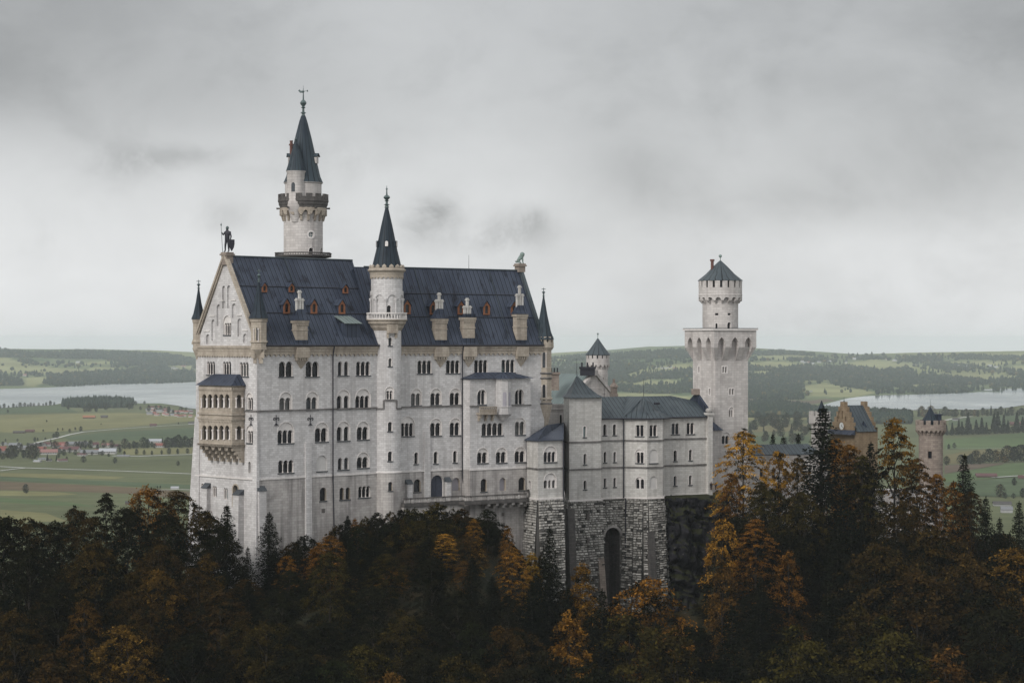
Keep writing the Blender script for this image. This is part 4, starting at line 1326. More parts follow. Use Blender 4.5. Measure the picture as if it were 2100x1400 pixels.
mb.lathe(mc, [(4.0, zm(436)), (4.8, zm(427.5)), (4.85, zm(424)), (5.05, zm(420)), (5.05, zm(417)), (5.2, zm(414)), (5.2, zm(411)), (3.6, zm(411))], 36)
for az in (-88, 88, -30, 35): 
    e = Vector((math.sin(R(az)), -math.cos(R(az)), 0)); q = Vector((mc.x, mc.y, zm(428))) + e * 4.8
    mb.tube(q, q + e * .7, .16, .2, 6)
mb.build('platform', M['darkstone'], mt)
mb = MB()
crenels(mb, mc, 5.15, zm(412), zm(399), 15, .4, .62, peak=False); mb.lathe(mc, [(4.7, zm(412)), (5.15, zm(412)), (5.15, zm(406)), (4.75, zm(406)), (4.75, zm(412))], 36)
mb.build('battlement', M['darkstone'], mt)
mb = MB(); mb.lathe(mc, [(3.75, zm(412)), (3.75, zm(378)), (4.0, zm(376)), (4.0, zm(374)), (3.4, zm(374))], 32); mb.build('drum_wall', M['tower'], mt, smooth=True)
mr = cone_roof(mt, mc, [(4.05, zm(375)), (3.5, zm(362)), (2.75, zm(330)), (1.75, zm(285)), (.85, zm(250)), (.5, zm(239)), (.35, zm(237))], 'conegreen', 32)
fo = finial(mr, mc, zm(240), 6.2, .55)
mb = MB()
zv = zm(187); q = Vector((mc.x, mc.y, zv))
mb.tube(q - Vector((0, 0, 3)), q + Vector((0, 0, 1.1)), .06, .03, 5)
e = Vector((.98, -.2, 0))
mb.tube(q - e * 1.0, q + e * 1.0, .05, None, 4)
body_ = [(-1.1, .1), (-.7, -.35), (-.1, -.38), (.15, -.15), (.0, .12), (-.5, .02), (-.8, .32)]
n_ = Vector((.2, .98, 0)) * .06
f_ = [q + e * x + Vector((0, 0, y)) for x, y in body_]
mb.face([p - n_ for p in f_]); mb.face([p + n_ for p in f_][::-1])
for i in range(7): mb.face([f_[i] - n_, f_[i] + n_, f_[(i + 1) % 7] + n_, f_[(i + 1) % 7] - n_])
mb.obox(q + e * .75 - Vector((0, .04, .18)), e * .25, (0, .08, 0), (0, 0, .36))
mb.build('weathervane', M['bronze'], mr)
for az, yb_, yt_ in ((75, 336, 316), (-80, 336, 316)):
    e = Vector((math.sin(R(az)), -math.cos(R(az)), 0)); t = Vector((-e.y, e.x, 0)); q = Vector((mc.x, mc.y, zm(yb_))) + e * 2.2
    mb = MB(); mb.obox(q - t * .55, t * 1.1, e * .9, (0, 0, 1.5)); d_ = mb.build('dormer', M['tower'], mr)
    mb = MB(); slab(mb, [q - t * .8 + e * 1.2 + Vector((0, 0, 1.4)), q + e * 1.2 + Vector((0, 0, 2.1)), q - e * .9 + Vector((0, 0, 2.1)), q - t * .8 - e * .9 + Vector((0, 0, 1.4))], .1)
    slab(mb, [q + e * 1.2 + Vector((0, 0, 2.1)), q + t * .8 + e * 1.2 + Vector((0, 0, 1.4)), q + t * .8 - e * .9 + Vector((0, 0, 1.4)), q - e * .9 + Vector((0, 0, 2.1))], .1)
    mb.build('dormer_roof', M['conegreen'], d_)
# small attached turret
ac = Vector(((607 - CX) / F * (MY - 3.2), MY - 3.2)); za = lambda y: zy(y, MY - 3.2)
mb = MB()
mb.lathe(ac, [(.15, za(464)), (.55, za(461)), (.6, za(458)), (.9, za(455)), (.95, za(450)), (1.25, za(444)), (1.3, za(438)), (1.7, za(430)), (1.85, za(420)), (1.9, za(411)), (1.85, za(410)), (1.85, za(355)), (2.0, za(353)), (2.0, za(350)), (1.6, za(350))], 24)
at_ = mb.build('attached_turret', M['tower'], mt, smooth=True)
cone_roof(at_, ac, [(2.05, za(351)), (1.7, za(340)), (1.1, za(318)), (.5, za(298)), (.15, za(289))], 'conegreen', 20, 'turret_roof')
finial(at_, ac, za(290), 1.0, .25)
g = MB(); S = Cyl(ac, 1.88); u, z0 = S.px(601, 393); z1 = S.px(601, 374)[1]; A = arch(u - .38, u + .38, z0, z1); cut_surface(g, S, A, ()); g.build('window', M['sill'], at_)
mb = MB(); q = Vector(((598 - CX) / F * MY, MY - .5, zm(345)))
mb.tube(q, q + Vector((0, 0, (345 - 294) * .1)), .36, .33, 8); mb.tube(q + Vector((0, 0, 4.6)), q + Vector((0, 0, 4.9)), .5, .5, 8); mb.tube(q + Vector((0, 0, 5.0)), q + Vector((0, 0, 5.6)), .25, .35, 8)
mb.build('chimney', M['brick'], mt)

# ------------------------------------------------------------------ square tower
QY = 482.0
q0 = Vector(((1467 - CX) / F * QY, QY)); AQ = 60.7; SQ = 8.95
QS = Plane(q0, AQ); qw = QS.map(0, 0, SQ); QW = Plane(qw.xy, AQ + 90)
zq = lambda y: zy(y, QY)
qt = thing('square_tower', 'square pale stone tower with pointed arch corbels and round battlemented turret on top', 'tower', (q0.x, q0.y, -34))
ha, hb_ = [], []
for x0, x1, y0, y1 in ((1481.5, 1490.5, 752, 764), (1495.5, 1504.5, 797, 809)):
    u0, z0 = QS.px(x0, y1); u1, _ = QS.px(x1, y1); z1 = QS.px((x0 + x1) / 2, y0)[1]
    g = (u1 - u0) * .2
    L = [[(u0, z0), (u0 + (u1 - u0) / 2 - g / 2, z0), (u0 + (u1 - u0) / 2 - g / 2, z1), (u0, z1)], [(u0 + (u1 - u0) / 2 + g / 2, z0), (u1, z0), (u1, z1), (u0 + (u1 - u0) / 2 + g / 2, z1)]]
    ha += L; mb = MB()
    fr_ = [(u0 - .25, z0 - .25), (u1 + .25, z0 - .25), (u1 + .25, z1 + .25), (u0 - .25, z1 + .25)]
    cut_surface(mb, QS, fr_, L, -.05); reveal(mb, QS, fr_, 0, -.05)
    for l in L: reveal(mb, QS, l, -.05, .5)
    w_ = mb.build('window', M['trim'], qt)
    for l in L: mb = MB(); cut_surface(mb, QS, l, (), .45); mb.build('pane', M['glass'], w_)
window(qt, QS, ha, 1496, 1503.5, 840.5, 854.5, 2, 834.5, sep=True, sill=False)
window(qt, QS, ha, 1481, 1496, 893, 910, 2, 885.5, sill=False)
for x0, x1, y0, y1 in ((1431.8, 1434.8, 752, 763.5), (1453.8, 1456.5, 797, 809)):
    u0, z0 = QW.px(x0, y1); u1, _ = QW.px(x1, y1); z1 = QW.px((x0 + x1) / 2, y0)[1]
    l = [(u0, z0), (u1, z0), (u1, z1), (u0, z1)]; hb_.append(l); mb = MB()
    fr_ = [(u0 - .25, z0 - .25), (u1 + .25, z0 - .25), (u1 + .25, z1 + .25), (u0 - .25, z1 + .25)]
    cut_surface(mb, QW, fr_, [l], -.05); reveal(mb, QW, fr_, 0, -.05); reveal(mb, QW, l, -.05, .5)
    w_ = mb.build('window', M['trim'], qt); mb = MB(); cut_surface(mb, QW, l, (), .45); mb.build('pane', M['glass'], w_)
mb = MB()
cut_surface(mb, QS, [(0, -60), (SQ, -60), (SQ, zq(690)), (0, zq(690))], ha)
cut_surface(mb, QW, [(0, -60), (SQ, -60), (SQ, zq(690)), (0, zq(690))], hb_)
for a, b in ((QS.map(SQ, 0), QS.map(SQ, 0, SQ)), (QS.map(SQ, 0, SQ), qw)):
    mb.face([Vector((a.x, a.y, -60)), Vector((b.x, b.y, -60)), Vector((b.x, b.y, zq(690))), Vector((a.x, a.y, zq(690)))])
mb.build('wall', M['tower'], qt)
OV = 1.35
mb = MB(); top = zq(673.5); sp = zq(718)
def corner(a, b, z): 
    p = QS.map(a, z, b); return Vector((p.x, p.y, z))
ring = [(-OV, -OV), (SQ + OV, -OV), (SQ + OV, SQ + OV), (-OV, SQ + OV)]
for i in range(4):
    a, b = ring[i], ring[(i + 1) % 4]
    pa, pb = corner(*a, 0), corner(*b, 0)
    d_ = (pb - pa); ang = math.degrees(math.atan2(d_.x, d_.y))
    Sx = Plane(pa.xy, ang); Lx = d_.length
    if i in (0, 3):
        n, w = 3, Lx / 3
        hl = []
        low = [(0, zq(712))]
        for k in range(3):
            c = OV * .25 + (Lx - OV * .5) * (k + .5) / 3; r = .98
            A = arch(c - r, c + r, zq(712), zq(692), True, 8)
            low += [A[0]] + A[2:][::-1] + [A[1]]
        low.append((Lx, zq(712)))
        ps = [(Lx, top), (0, top)] + low
        o_ = []
        for p in ps:
            if not o_ or abs(o_[-1][0] - p[0]) + abs(o_[-1][1] - p[1]) > 1e-3: o_.append(p)
        cut_surface(mb, Sx, o_, ()); reveal(mb, Sx, low, 0, OV, close=False)
        piers = [0] + [OV * .25 + (Lx - OV * .5) * (k + .5) / 3 for k in range(3)] + [Lx]
        edges_ = [(0, piers[1] - .98), (piers[1] + .98, piers[2] - .98), (piers[2] + .98, piers[3] - .98), (piers[3] + .98, Lx)]
        for (e0_, e1_) in edges_:
            T = lambda u, z, d: Sx.map(u, z, d)
            cl = lambda u: max(OV, min(Lx - OV, u))
            qa = [T(e0_, zq(712), 0), T(e1_, zq(712), 0), T(e1_, zq(712), OV + .02), T(e0_, zq(712), OV + .02)]
            b0, b1 = cl(e0_), cl(e1_)
            if b1 - b0 < .2: b0, b1 = (b0, b0 + .3) if e0_ == 0 else (b1 - .3, b1)
            qb = [T(b0, zq(738), OV - .1), T(b1, zq(738), OV - .1), T(b1, zq(738), OV + .05), T(b0, zq(738), OV + .05)]
            mb.prism(qb, qa)
    else:
        mb.face([Sx.map(0, zq(712)), Sx.map(Lx, zq(712)), Sx.map(Lx, top), Sx.map(0, top)])
mb.face([corner(a, b, zq(690)) for a, b in ring][::-1])
mb.build('corbel_gallery', M['tower'], qt)
mb = MB(); e_ = OV + .3
r2 = [corner(a * 1.0 + (-.3 if a < 0 else .3), b + (-.3 if b < 0 else .3), top - .45) for a, b in ring]
r3 = [p + Vector((0, 0, .4)) for p in r2]
mb.prism(r2, r3); mb.build('platform_slab', M['trim'], qt)
mb = MB(); mb.prism([p + Vector((0, 0, .41)) for p in r2], [p + Vector((0, 0, .55)) for p in r2]); mb.build('platform_cover', M['sill'], qt)
qc = QS.map(SQ / 2, 0, SQ / 2).xy; DY = qc.y; zd = lambda y: zy(y, DY)
rq = 36.5 / F * DY
DS = Cyl(qc, rq); hd = []
for x0, x1, y0, y1 in ((1467, 1471.5, 662.5, 673), (1491.5, 1499, 660.5, 673)): window(qt, DS, hd, x0, x1, y0, y1, 1, sur_w=.15, sill=False)
for x0, x1 in ((1466, 1473), (1492.5, 1499.5)):
    u0, z0 = DS.px(x0, 646.5); u1, _ = DS.px(x1, 646.5); z1 = DS.px(x0, 642)[1]
    l = [(u0, z0), (u1, z0), (u1, z1), (u0, z1)]; hd.append(l)
    mb = MB(); reveal(mb, DS, l, 0, .5); w_ = mb.build('window', M['trim'], qt); mb = MB(); cut_surface(mb, DS, l, (), .45); mb.build('pane', M['glass'], w_)
cyl_wall(DS, zd(676), zd(600), hd, M['tower'], 'drum_wall', qt)
rt = 44.5 / F * DY
mb = MB()
ring_brackets(mb, qc, rq - .05, rt, zd(613), zd(623), 18, .34); ring_scallop(mb, qc, rt, zd(606), zd(616), 18, .5)
mb.lathe(qc, [(rt, zd(607)), (rt + .06, zd(606)), (rt + .06, zd(604)), (rt, zd(603)), (rt, zd(590)), (rt - .5, zd(590))], 36)
crenels(mb, qc, rt, zd(590.5), zd(575), 18, .45, .68)
mb.lathe(qc, [(rq - .3, zd(610)), (rt - .02, zd(610))], 36)
mb.build('battlement', M['tower'], qt)
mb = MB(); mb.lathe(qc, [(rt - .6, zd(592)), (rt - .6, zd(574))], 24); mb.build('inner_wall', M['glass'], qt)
cr = cone_roof(qt, qc, [(46.5 / F * DY, zd(576)), (46 / F * DY, zd(575)), (3.3, zd(562)), (1.7, zd(547)), (.2, zd(534.5))], 'roofteal', 12, us=3.2, smooth=False)
mb = MB(); mb.tube((qc.x, qc.y, zd(536)), (qc.x, qc.y, zd(527)), .1, .08, 6); mb.blob((qc.x, qc.y, zd(525)), .38, .38, .38); mb.build('finial', M['bronzel'], cr, smooth=True)
mb = MB(); q = Vector(((1460 - CX) / F * DY, DY - .8, zd(562)))
mb.tube(q, q + Vector((0, 0, zd(534) - zd(562))), .36, .34, 8); mb.tube(q + Vector((0, 0, zd(536) - zd(562))), q + Vector((0, 0, zd(532) - zd(562))), .5, .52, 8); mb.build('chimney', M['brick'], qt)

# ------------------------------------------------------------------ small round tower and the house behind the courtyard
SY = 505.0; sc2 = Vector(((1226 - CX) / F * SY, SY)); zs_ = lambda y: zy(y, SY)
sm = thing('courtyard_tower', 'slender round tower with cone roof rising behind the gabled courtyard house', 'tower', (sc2.x, sc2.y, -30))
rs = 20.5 / F * SY; SS = Cyl(sc2, rs); hs2 = []
window(sm, SS, hs2, 1235.5, 1238.5, 774, 783, 1, sur_w=.12, sill=False)
cyl_wall(SS, -30, zs_(740), hs2, M['tower'], 'wall', sm)
mb = MB(); r2_ = 24 / F * SY
ring_brackets(mb, sc2, rs - .05, r2_, zs_(748), zs_(757), 16, .28); ring_scallop(mb, sc2, r2_, zs_(743), zs_(752), 16, .4, pointed=True)
mb.lathe(sc2, [(rs - .2, zs_(748)), (r2_, zs_(746)), (r2_, zs_(735)), (r2_ - .4, zs_(735))], 28); crenels(mb, sc2, r2_, zs_(735.3), zs_(727), 14, .35, .7)
mb.build('battlement', M['tower'], sm)
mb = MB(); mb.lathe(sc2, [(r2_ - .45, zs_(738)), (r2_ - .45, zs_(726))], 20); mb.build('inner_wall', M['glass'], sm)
cr = cone_roof(sm, sc2, [(25.5 / F * SY, zs_(728)), (25.3 / F * SY, zs_(727)), (1.75, zs_(714)), (.85, zs_(703)), (.12, zs_(693.5))], 'roofteal', 12, us=1.9, smooth=False)
mb = MB(); mb.tube((sc2.x, sc2.y, zs_(695)), (sc2.x, sc2.y, zs_(686)), .07, None, 6); mb.blob((sc2.x, sc2.y, zs_(684.5)), .24, .24, .24); mb.build('finial', M['bronzel'], cr, smooth=True)

KY = 500.0
kh = thing('courtyard_house', 'gabled courtyard house with pale green copper roof behind the bower', 'house', ((1170 - CX) / F * KY, KY, -32))
# gable end faces south east; ridge runs from (1165,765) to (1222,768)
ka = Vector(((1219 - CX) / F * KY, KY, zy(768, KY)))
AD = 50.0   # direction of the gable wall
KG = Plane(ka.xy - Vector((math.sin(R(AD)), math.cos(R(AD)))) * 7.0, AD)
# measure half width on the visible right slope
ur = KG.px(1256, 812)[0]; hwid = max(4.5, ur - 7.0); zk = ka.z; ze_ = KG.px(1256, 812)[1]
pit = (zk - ze_) / hwid
mb = MB()
uL, uR = 7.0 - 9.5, 7.0 + hwid + 1.0
zL = zk - pit * 9.5; zR = zk - pit * (hwid + 1)
cut_surface(mb, KG, [(uL, -34), (uR, -34), (uR, zR), (7.0, zk), (uL, zL)], ())
mb.build('wall', M['tower'], kh)
mb = MB(); rake(mb, KG, (uR + .2, zR), (7.0, zk + .1), .7, -.4, .8); rake(mb, KG, (uL - .2, zL), (7.0, zk + .1), .7, -.4, .8)
sbox(mb, KG, 6.3, 7.7, zk - .2, zk + 1.1, -.5, .9)
for k in range(4):
    u_ = 8.2 + k * 1.25; z_ = zk - pit * (u_ - 7.0) - 2.2
    sbox(mb, KG, u_, u_ + 1.25, z_ - .12, z_, -.1, 0); sbox(mb, KG, u_ - .06, u_ + .06, z_, z_ + 1.0, -.1, 0)
mb.build('gable_cornice', M['tower'], kh)
mb = MB(); LB = 13.0
slab(mb, [KG.map(uL, zL, .3), KG.map(7.0, zk, .3), KG.map(7.0, zk, LB), KG.map(uL, zL, LB)][::-1], .15)
slab(mb, [KG.map(7.0, zk, .3), KG.map(uR, zR, .3), KG.map(uR, zR, LB), KG.map(7.0, zk, LB)][::-1], .15)
mb.build('roof', M['rooflight'], kh)
for xc, ya, yb_, w in ((1137, 763, 800, 2.2), (1205, 752, 770, 3.4)):
    p0 = P(xc, ya, KY - 2); mb = MB(); hgt = (yb_ - ya) / F * KY
    mb.obox(p0 - Vector((w / 2, 0, hgt)), (w, 0, 0), (0, 1.6, 0), (0, 0, hgt)); mb.obox(p0 - Vector((w / 2 + .25, .25, .5)), (w + .5, 0, 0), (0, 2.1, 0), (0, 0, .5))
    ch = mb.build('chimney', M['gate'] if xc < 1150 else M['iron'], kh)
    mb = MB()
    for k in range(3): mb.tube(p0 + Vector((-w / 2 + .4 + k * (w - .8) / 2, .8, 0)), p0 + Vector((-w / 2 + .4 + k * (w - .8) / 2, .8, 1.0)), .2, None, 6)
    mb.build('chimney_pot', M['iron'], ch)
mb = MB(); p0 = P(1118, 832, 470); KW = Plane(P(1110, 832, 466).xy, 75)
hk = []
window(kh, KW, hk, 1147.5, 1152.5, 850, 869, 1, sur_w=.15)
cut_surface(mb, KW, [(-2, -40), (8, -40), (8, zy(828, 468)), (-2, zy(828, 468))], hk)
for z in (zy(838, 468), zy(829, 468)): sbox(mb, KW, -2, 8, z - .15, z + .15, -.2, 0)
scallop(mb, KW, -2, 8, zy(830, 468), zy(836, 468), .9, -.1, .1)
mb.build('courtyard_wall', M['tower'], kh)
# ------------------------------------------------------------------ the bower with its rough block foundations
def pt(px, Y): return Vector(((px - CX) / F * Y, Y))
BP = Plane((19.3, 459.2), 61.6)
def bpt(px, k=1.0):
    u, _ = BP.px(px, 700); q = BP.map(u, 0); return Vector((q.x * k, q.y * k))
pa, pb_, pc = pt(1080.5, 438.3), pt(1103, 433.8), pt(1154, 437.5)
pd, pe, pf = pt(1156, 457.5), pt(1167.5, 451.8), pt(1233, 456.2)
pg_, ph = bpt(1234), bpt(1279)
pi_, pj = bpt(1327, .990), bpt(1359, .9905)
pk_, pl_ = bpt(1362), bpt(1452)
def seg(a, b):
    d_ = b - a
    return Plane(a, math.degrees(math.atan2(d_.x, d_.y))), d_.length
bow = thing('bower', 'grey limestone bower wing with bays and slate blue roof on a rough block foundation', 'building', (pe.x, pe.y, -56))
ZF, Z2, Z1, ZEv, ZLow, ZTw = -33.6, -27.0, -21.25, -16.55, -21.0, -11.85
wl, strg, ldg = MB(), MB(), MB()
ZFa, Z2a, ZLow = -31.9, -25.75, -20.0
def face_of(a, b, top, wins=(), strings=(Z2, Z1), ZF=ZF):
    S, L = seg(a, b); hs = []
    for w in wins:
        if w[0] == 'n': niche(bow, S, hs, *w[1:5], depth=.16, sill=(len(w) > 5))
        else: window(bow, S, hs, *w[1], **w[2])
    cut_surface(wl, S, [(0, ZF), (L, ZF), (L, top), (0, top)], hs)
    for z in strings: sbox(strg, S, -.05, L + .05, z - .16, z + .14, -.2, 0)
    sbox(ldg, S, -.1, L + .1, ZF - .15, ZF + .25, -.28, 0)
    return S, L
k0 = {}
face_of(pa, pb_, ZLow, (('w', (1084.7, 1089, 985, 1001.5, 1), dict(sill=False, sur_w=.1)),), (Z2a,), ZFa)
face_of(pb_, pc, ZLow, (('w', (1116, 1141, 926, 947, 3, 914), k0), ('w', (1116.7, 1140, 984, 1000.5, 3, 969.7), dict(sep=True, sill=False))), (Z2a,), ZFa)
face_of(pc, pd, ZLow, (), (Z2a,), ZFa)
face_of(pd, pe, ZTw)
one = lambda x0, x1, y0, y1: ('w', (x0, x1, y0, y1, 1), dict(sur_w=.16))
face_of(pe, pf, ZTw, (('w', (1196, 1202, 873.7, 896, 1), dict(sur_w=.2, pane='teal')), one(1196.5, 1202.8, 930, 952), one(1196.5, 1202.8, 984.5, 1003)))
face_of(pf, pg_, ZTw)
face_of(pg_, ph, ZEv, (one(1236.8, 1243.8, 869.6, 892.5), one(1256.8, 1263.8, 869.6, 892), one(1237.8, 1243.5, 926, 948), one(1257.8, 1263.4, 926, 947), one(1237.8, 1243.5, 980, 999), one(1257.8, 1263.4, 979, 998)))
face_of(ph, pi_, ZEv, (('w', (1303.4, 1320.5, 871, 894, 2), k0), ('w', (1304, 1320, 927, 949, 2, 920.5), k0), ('w', (1304, 1320, 982, 1001.5, 2, 977.5), dict(sep=True, sill=False))))
face_of(pi_, pj, ZEv, (('w', (1332, 1348, 871, 894, 2), k0), ('n', 1331.5, 1348.6, 921, 949, 1), ('n', 1332.4, 1347.5, 976, 1002)))
face_of(pj, pk_, ZEv)
face_of(pk_, pl_, ZEv, (('w', (1377, 1393, 867.5, 890, 2), k0), ('w', (1408, 1424, 866.5, 889.5, 2), k0), one(1381.3, 1388.3, 923, 945), one(1412.8, 1419.3, 921.5, 943.5), one(1381.3, 1387.8, 975.4, 995.5), one(1412.8, 1418.8, 974, 993.7)))
back = [pl_, pl_ + BP.nin * 11, pg_ + BP.nin * 11, pt(1110, 470)]
for a, b in zip(back, back[1:]): wl.face([Vector((a.x, a.y, ZF - 8)), Vector((b.x, b.y, ZF - 8)), Vector((b.x, b.y, ZEv)), Vector((a.x, a.y, ZEv))])
for s, e in ((pd, pf),):
    b0, b1 = pd * 1.0155, pf + BP.nin * 7
    for a, b in ((pf, b1), (b1, b0), (b0, pd)): wl.face([Vector((a.x, a.y, ZLow - 2)), Vector((b.x, b.y, ZLow - 2)), Vector((b.x, b.y, ZTw)), Vector((a.x, a.y, ZTw))])
wl.build('wall', M['bower'], bow)
strg.build('string_course', M['string'], bow); ldg.build('base_moulding', M['trim'], bow)
v3 = lambda p, z: Vector((p.x, p.y, z))
nb_ = BP.nin
# main roof
RH = -12.0
mb = MB()
e0, e1 = pg_ - nb_ * .45 - BP.dir * .5, pl_ - nb_ * .45
r0_, r1_ = pg_ + nb_ * 5.5, bpt(1405) + nb_ * 5.5
slab(mb, [v3(e0, ZEv), v3(e1, ZEv), v3(pl_ + nb_ * 5.0, RH - 1.2), v3(r1_, RH), v3(r0_, RH)], .15)
slab(mb, [v3(pl_ + nb_ * 11.4, ZEv), v3(e0 + nb_ * 11.9, ZEv), v3(r0_, RH), v3(r1_, RH), v3(pl_ + nb_ * 5.0, RH - 1.2)], .15)
mr_ = mb.build('roof', M['roofteal'], bow)
mb = MB()
apx = v3(bpt(1320, .9965), RH + .05); bk_ = v3(bpt(1312) + nb_ * 5.4, RH + .1)
ev = [ph - BP.dir * .6 - nb_ * .5, (ph + pi_) / 2 - nb_ * .62, pi_ - nb_ * .62, pj - nb_ * .5 + BP.dir * .5, pk_ + BP.dir * 1.8 - nb_ * .6]
mid = [v3(p, ZEv + .03).lerp(apx, .5) - Vector((0, 0, .75)) for p in ev]
for i in range(4):
    mb.face([v3(ev[i], ZEv + .03), v3(ev[i + 1], ZEv + .03), mid[i + 1], mid[i]]); mb.face([mid[i], mid[i + 1], apx])
mb.face([v3(p, ZEv + .02) for p in ev][::-1])
mb.face([v3(ev[0], ZEv + .03), mid[0], apx, bk_]); mb.face([mid[4], v3(ev[4], ZEv + .03), bk_, apx])
mb.build('bay_roof', M['roofteal'], bow)
mb = MB()
evs = [pg_ - nb_ * .5, ph - BP.dir * .6 - nb_ * .55, pi_ - nb_ * .65, pj - nb_ * .55 + BP.dir * .5, pk_ + BP.dir * 1.6 - nb_ * .6, pl_ - nb_ * .5]
for a, b in zip(evs, evs[1:]): mb.tube(v3(a, ZEv - .02), v3(b, ZEv - .02), .15, None, 6)
mb.build('gutter', M['iron'], bow)
# low bay roof, tower roof
mb = MB()
lo_ = [pa - Vector((.5, .2)), pb_ - Vector((.15, .6)), pc + Vector((.1, -.6)), pd + Vector((.1, 0)), pt(1095, 449)]
z0 = ZLow
tp = [v3(pt(1122, 444), z0 + 2.75), v3(pd + Vector((.1, 0)), z0 + 2.75)]
mb.face([v3(lo_[0], z0), v3(lo_[1], z0), tp[0]]); mb.face([v3(lo_[1], z0), v3(lo_[2], z0), tp[1], tp[0]]); mb.face([v3(lo_[2], z0), v3(lo_[3], z0), tp[1]])
mb.face([v3(lo_[4], z0), v3(lo_[0], z0), tp[0]]); mb.face([v3(lo_[3], z0), v3(lo_[4], z0), tp[0], tp[1]]); mb.face([v3(p, z0 - .15) for p in lo_][::-1])
for i in range(5): mb.face([v3(lo_[i], z0 - .15), v3(lo_[(i + 1) % 5], z0 - .15), v3(lo_[(i + 1) % 5], z0), v3(lo_[i], z0)])
mb.build('low_bay_roof', M['roof'], bow)
mb = MB()
tw = [pd - BP.dir * .3 - nb_ * .2, pe - nb_ * .55 - BP.dir * .2, pf - nb_ * .55 + BP.dir * .3, pf + nb_ * 7.3 + BP.dir * .3, pd * 1.016 - BP.dir * .3]
cx_ = sum(tw, Vector((0, 0))) / 5; ta = Vector((cx_.x, cx_.y, -7.2))
lvl = [v3(p, ZTw) for p in tw]
for f in (0.25, .55):
    nx = [v3(p, 0).lerp(Vector((ta.x, ta.y, 0)), f) + Vector((0, 0, ZTw + (ta.z - ZTw) * (f ** 1.35))) for p in tw]
    for i in range(5): mb.face([lvl[i], lvl[(i + 1) % 5], nx[(i + 1) % 5], nx[i]])
    lvl = nx
for i in range(5): mb.face([lvl[i], lvl[(i + 1) % 5], ta])
mb.face([v3(p, ZTw - .12) for p in tw][::-1])
for i in range(5): mb.face([v3(tw[i], ZTw - .12), v3(tw[(i + 1) % 5], ZTw - .12), v3(tw[(i + 1) % 5], ZTw), v3(tw[i], ZTw)])
trf = mb.build('tower_roof', M['roofteal'], bow)
rod(trf, ta, 3.6, .06); rod(mr_, apx, 4.0, .06); rod(mr_, v3(bpt(1266) + nb_ * 5.5, RH), 3.2, .05)
# parapet gable at the east end
mb = MB(); g = [v3(pl_ - nb_ * .5, ZEv - .6), v3(pl_ - nb_ * .5, ZEv + .9), v3(pl_ + nb_ * 5.0, RH + .6), v3(pl_ + nb_ * 11.5, ZEv + .9), v3(pl_ + nb_ * 11.5, ZEv - .6)]
g2 = [p + Vector((BP.dir.x, BP.dir.y, 0)) * .8 for p in g]
mb.face(g2[::-1]); mb.face(g)
for i in range(5): mb.face([g[i], g2[i], g2[(i + 1) % 5], g[(i + 1) % 5]])
mb.build('gable_parapet', M['roof'], bow)
mb = MB()
for c, z0_, z1_2, s in ((pl_ - nb_ * .3 + BP.dir * .1, -39.0, ZEv + .4, 1.15), (pl_ - nb_ * .3 + BP.dir * .1, ZEv + .4, ZEv + .9, 1.7)):
    q = v3(c, z0_) - v3(BP.dir, 0) * s * .5 - v3(nb_, 0) * s * .5
    mb.obox(q, v3(BP.dir, 0) * s, v3(nb_, 0) * s, (0, 0, z1_2 - z0_))
mb.blob(v3(pl_ - nb_ * .3, ZEv + 1.35), .75, .75, .6)
mb.build('corner_pier', M['bower'], bow)
mb = MB(); c = pl_ + nb_ * 5.0; mb.obox(v3(c, RH + .2) - Vector((.9, .9, 0)), (1.8, 0, 0), (0, 1.8, 0), (0, 0, 1.3)); mb.build('ridge_pier', M['gate'], bow)
# roof furniture
p = P(1252, 829, 466.5); mb = MB(); mb.tube(p, p + Vector((0, -.12, .03)), .48, .48, 14); mb.tube(p + Vector((0, 0, -1.1)), p, .06, None, 5); mb.build('satellite_dish', M['fill'], bow)
p = P(1344, 830, 467.5); mb = MB(); mb.obox(p, (1.0, .5, 0), (-.3, .6, 0), (0, 0, .5)); mb.build('roof_hatch', M['iron'], bow)
p = P(1256, 840, 466); mb = MB(); mb.obox(p, (.7, .3, 0), (-.1, .2, 0), (0, 0, .55)); mb.build('roof_light', M['trim'], bow)
p = P(1259, 812, 474); mb = MB(); mb.obox(p - Vector((.9, .9, .5)), (1.8, 0, 0), (0, 1.8, 0), (0, 0, 1.0)); mb.lathe(p, [(.75, p.z + .3), (.75, p.z + 1.9), (1.0, p.z + 2.0), (.9, p.z + 2.3), (.3, p.z + 3.0), (.3, p.z + 3.8)], 8); mb.build('chimney', M['gate'], bow)
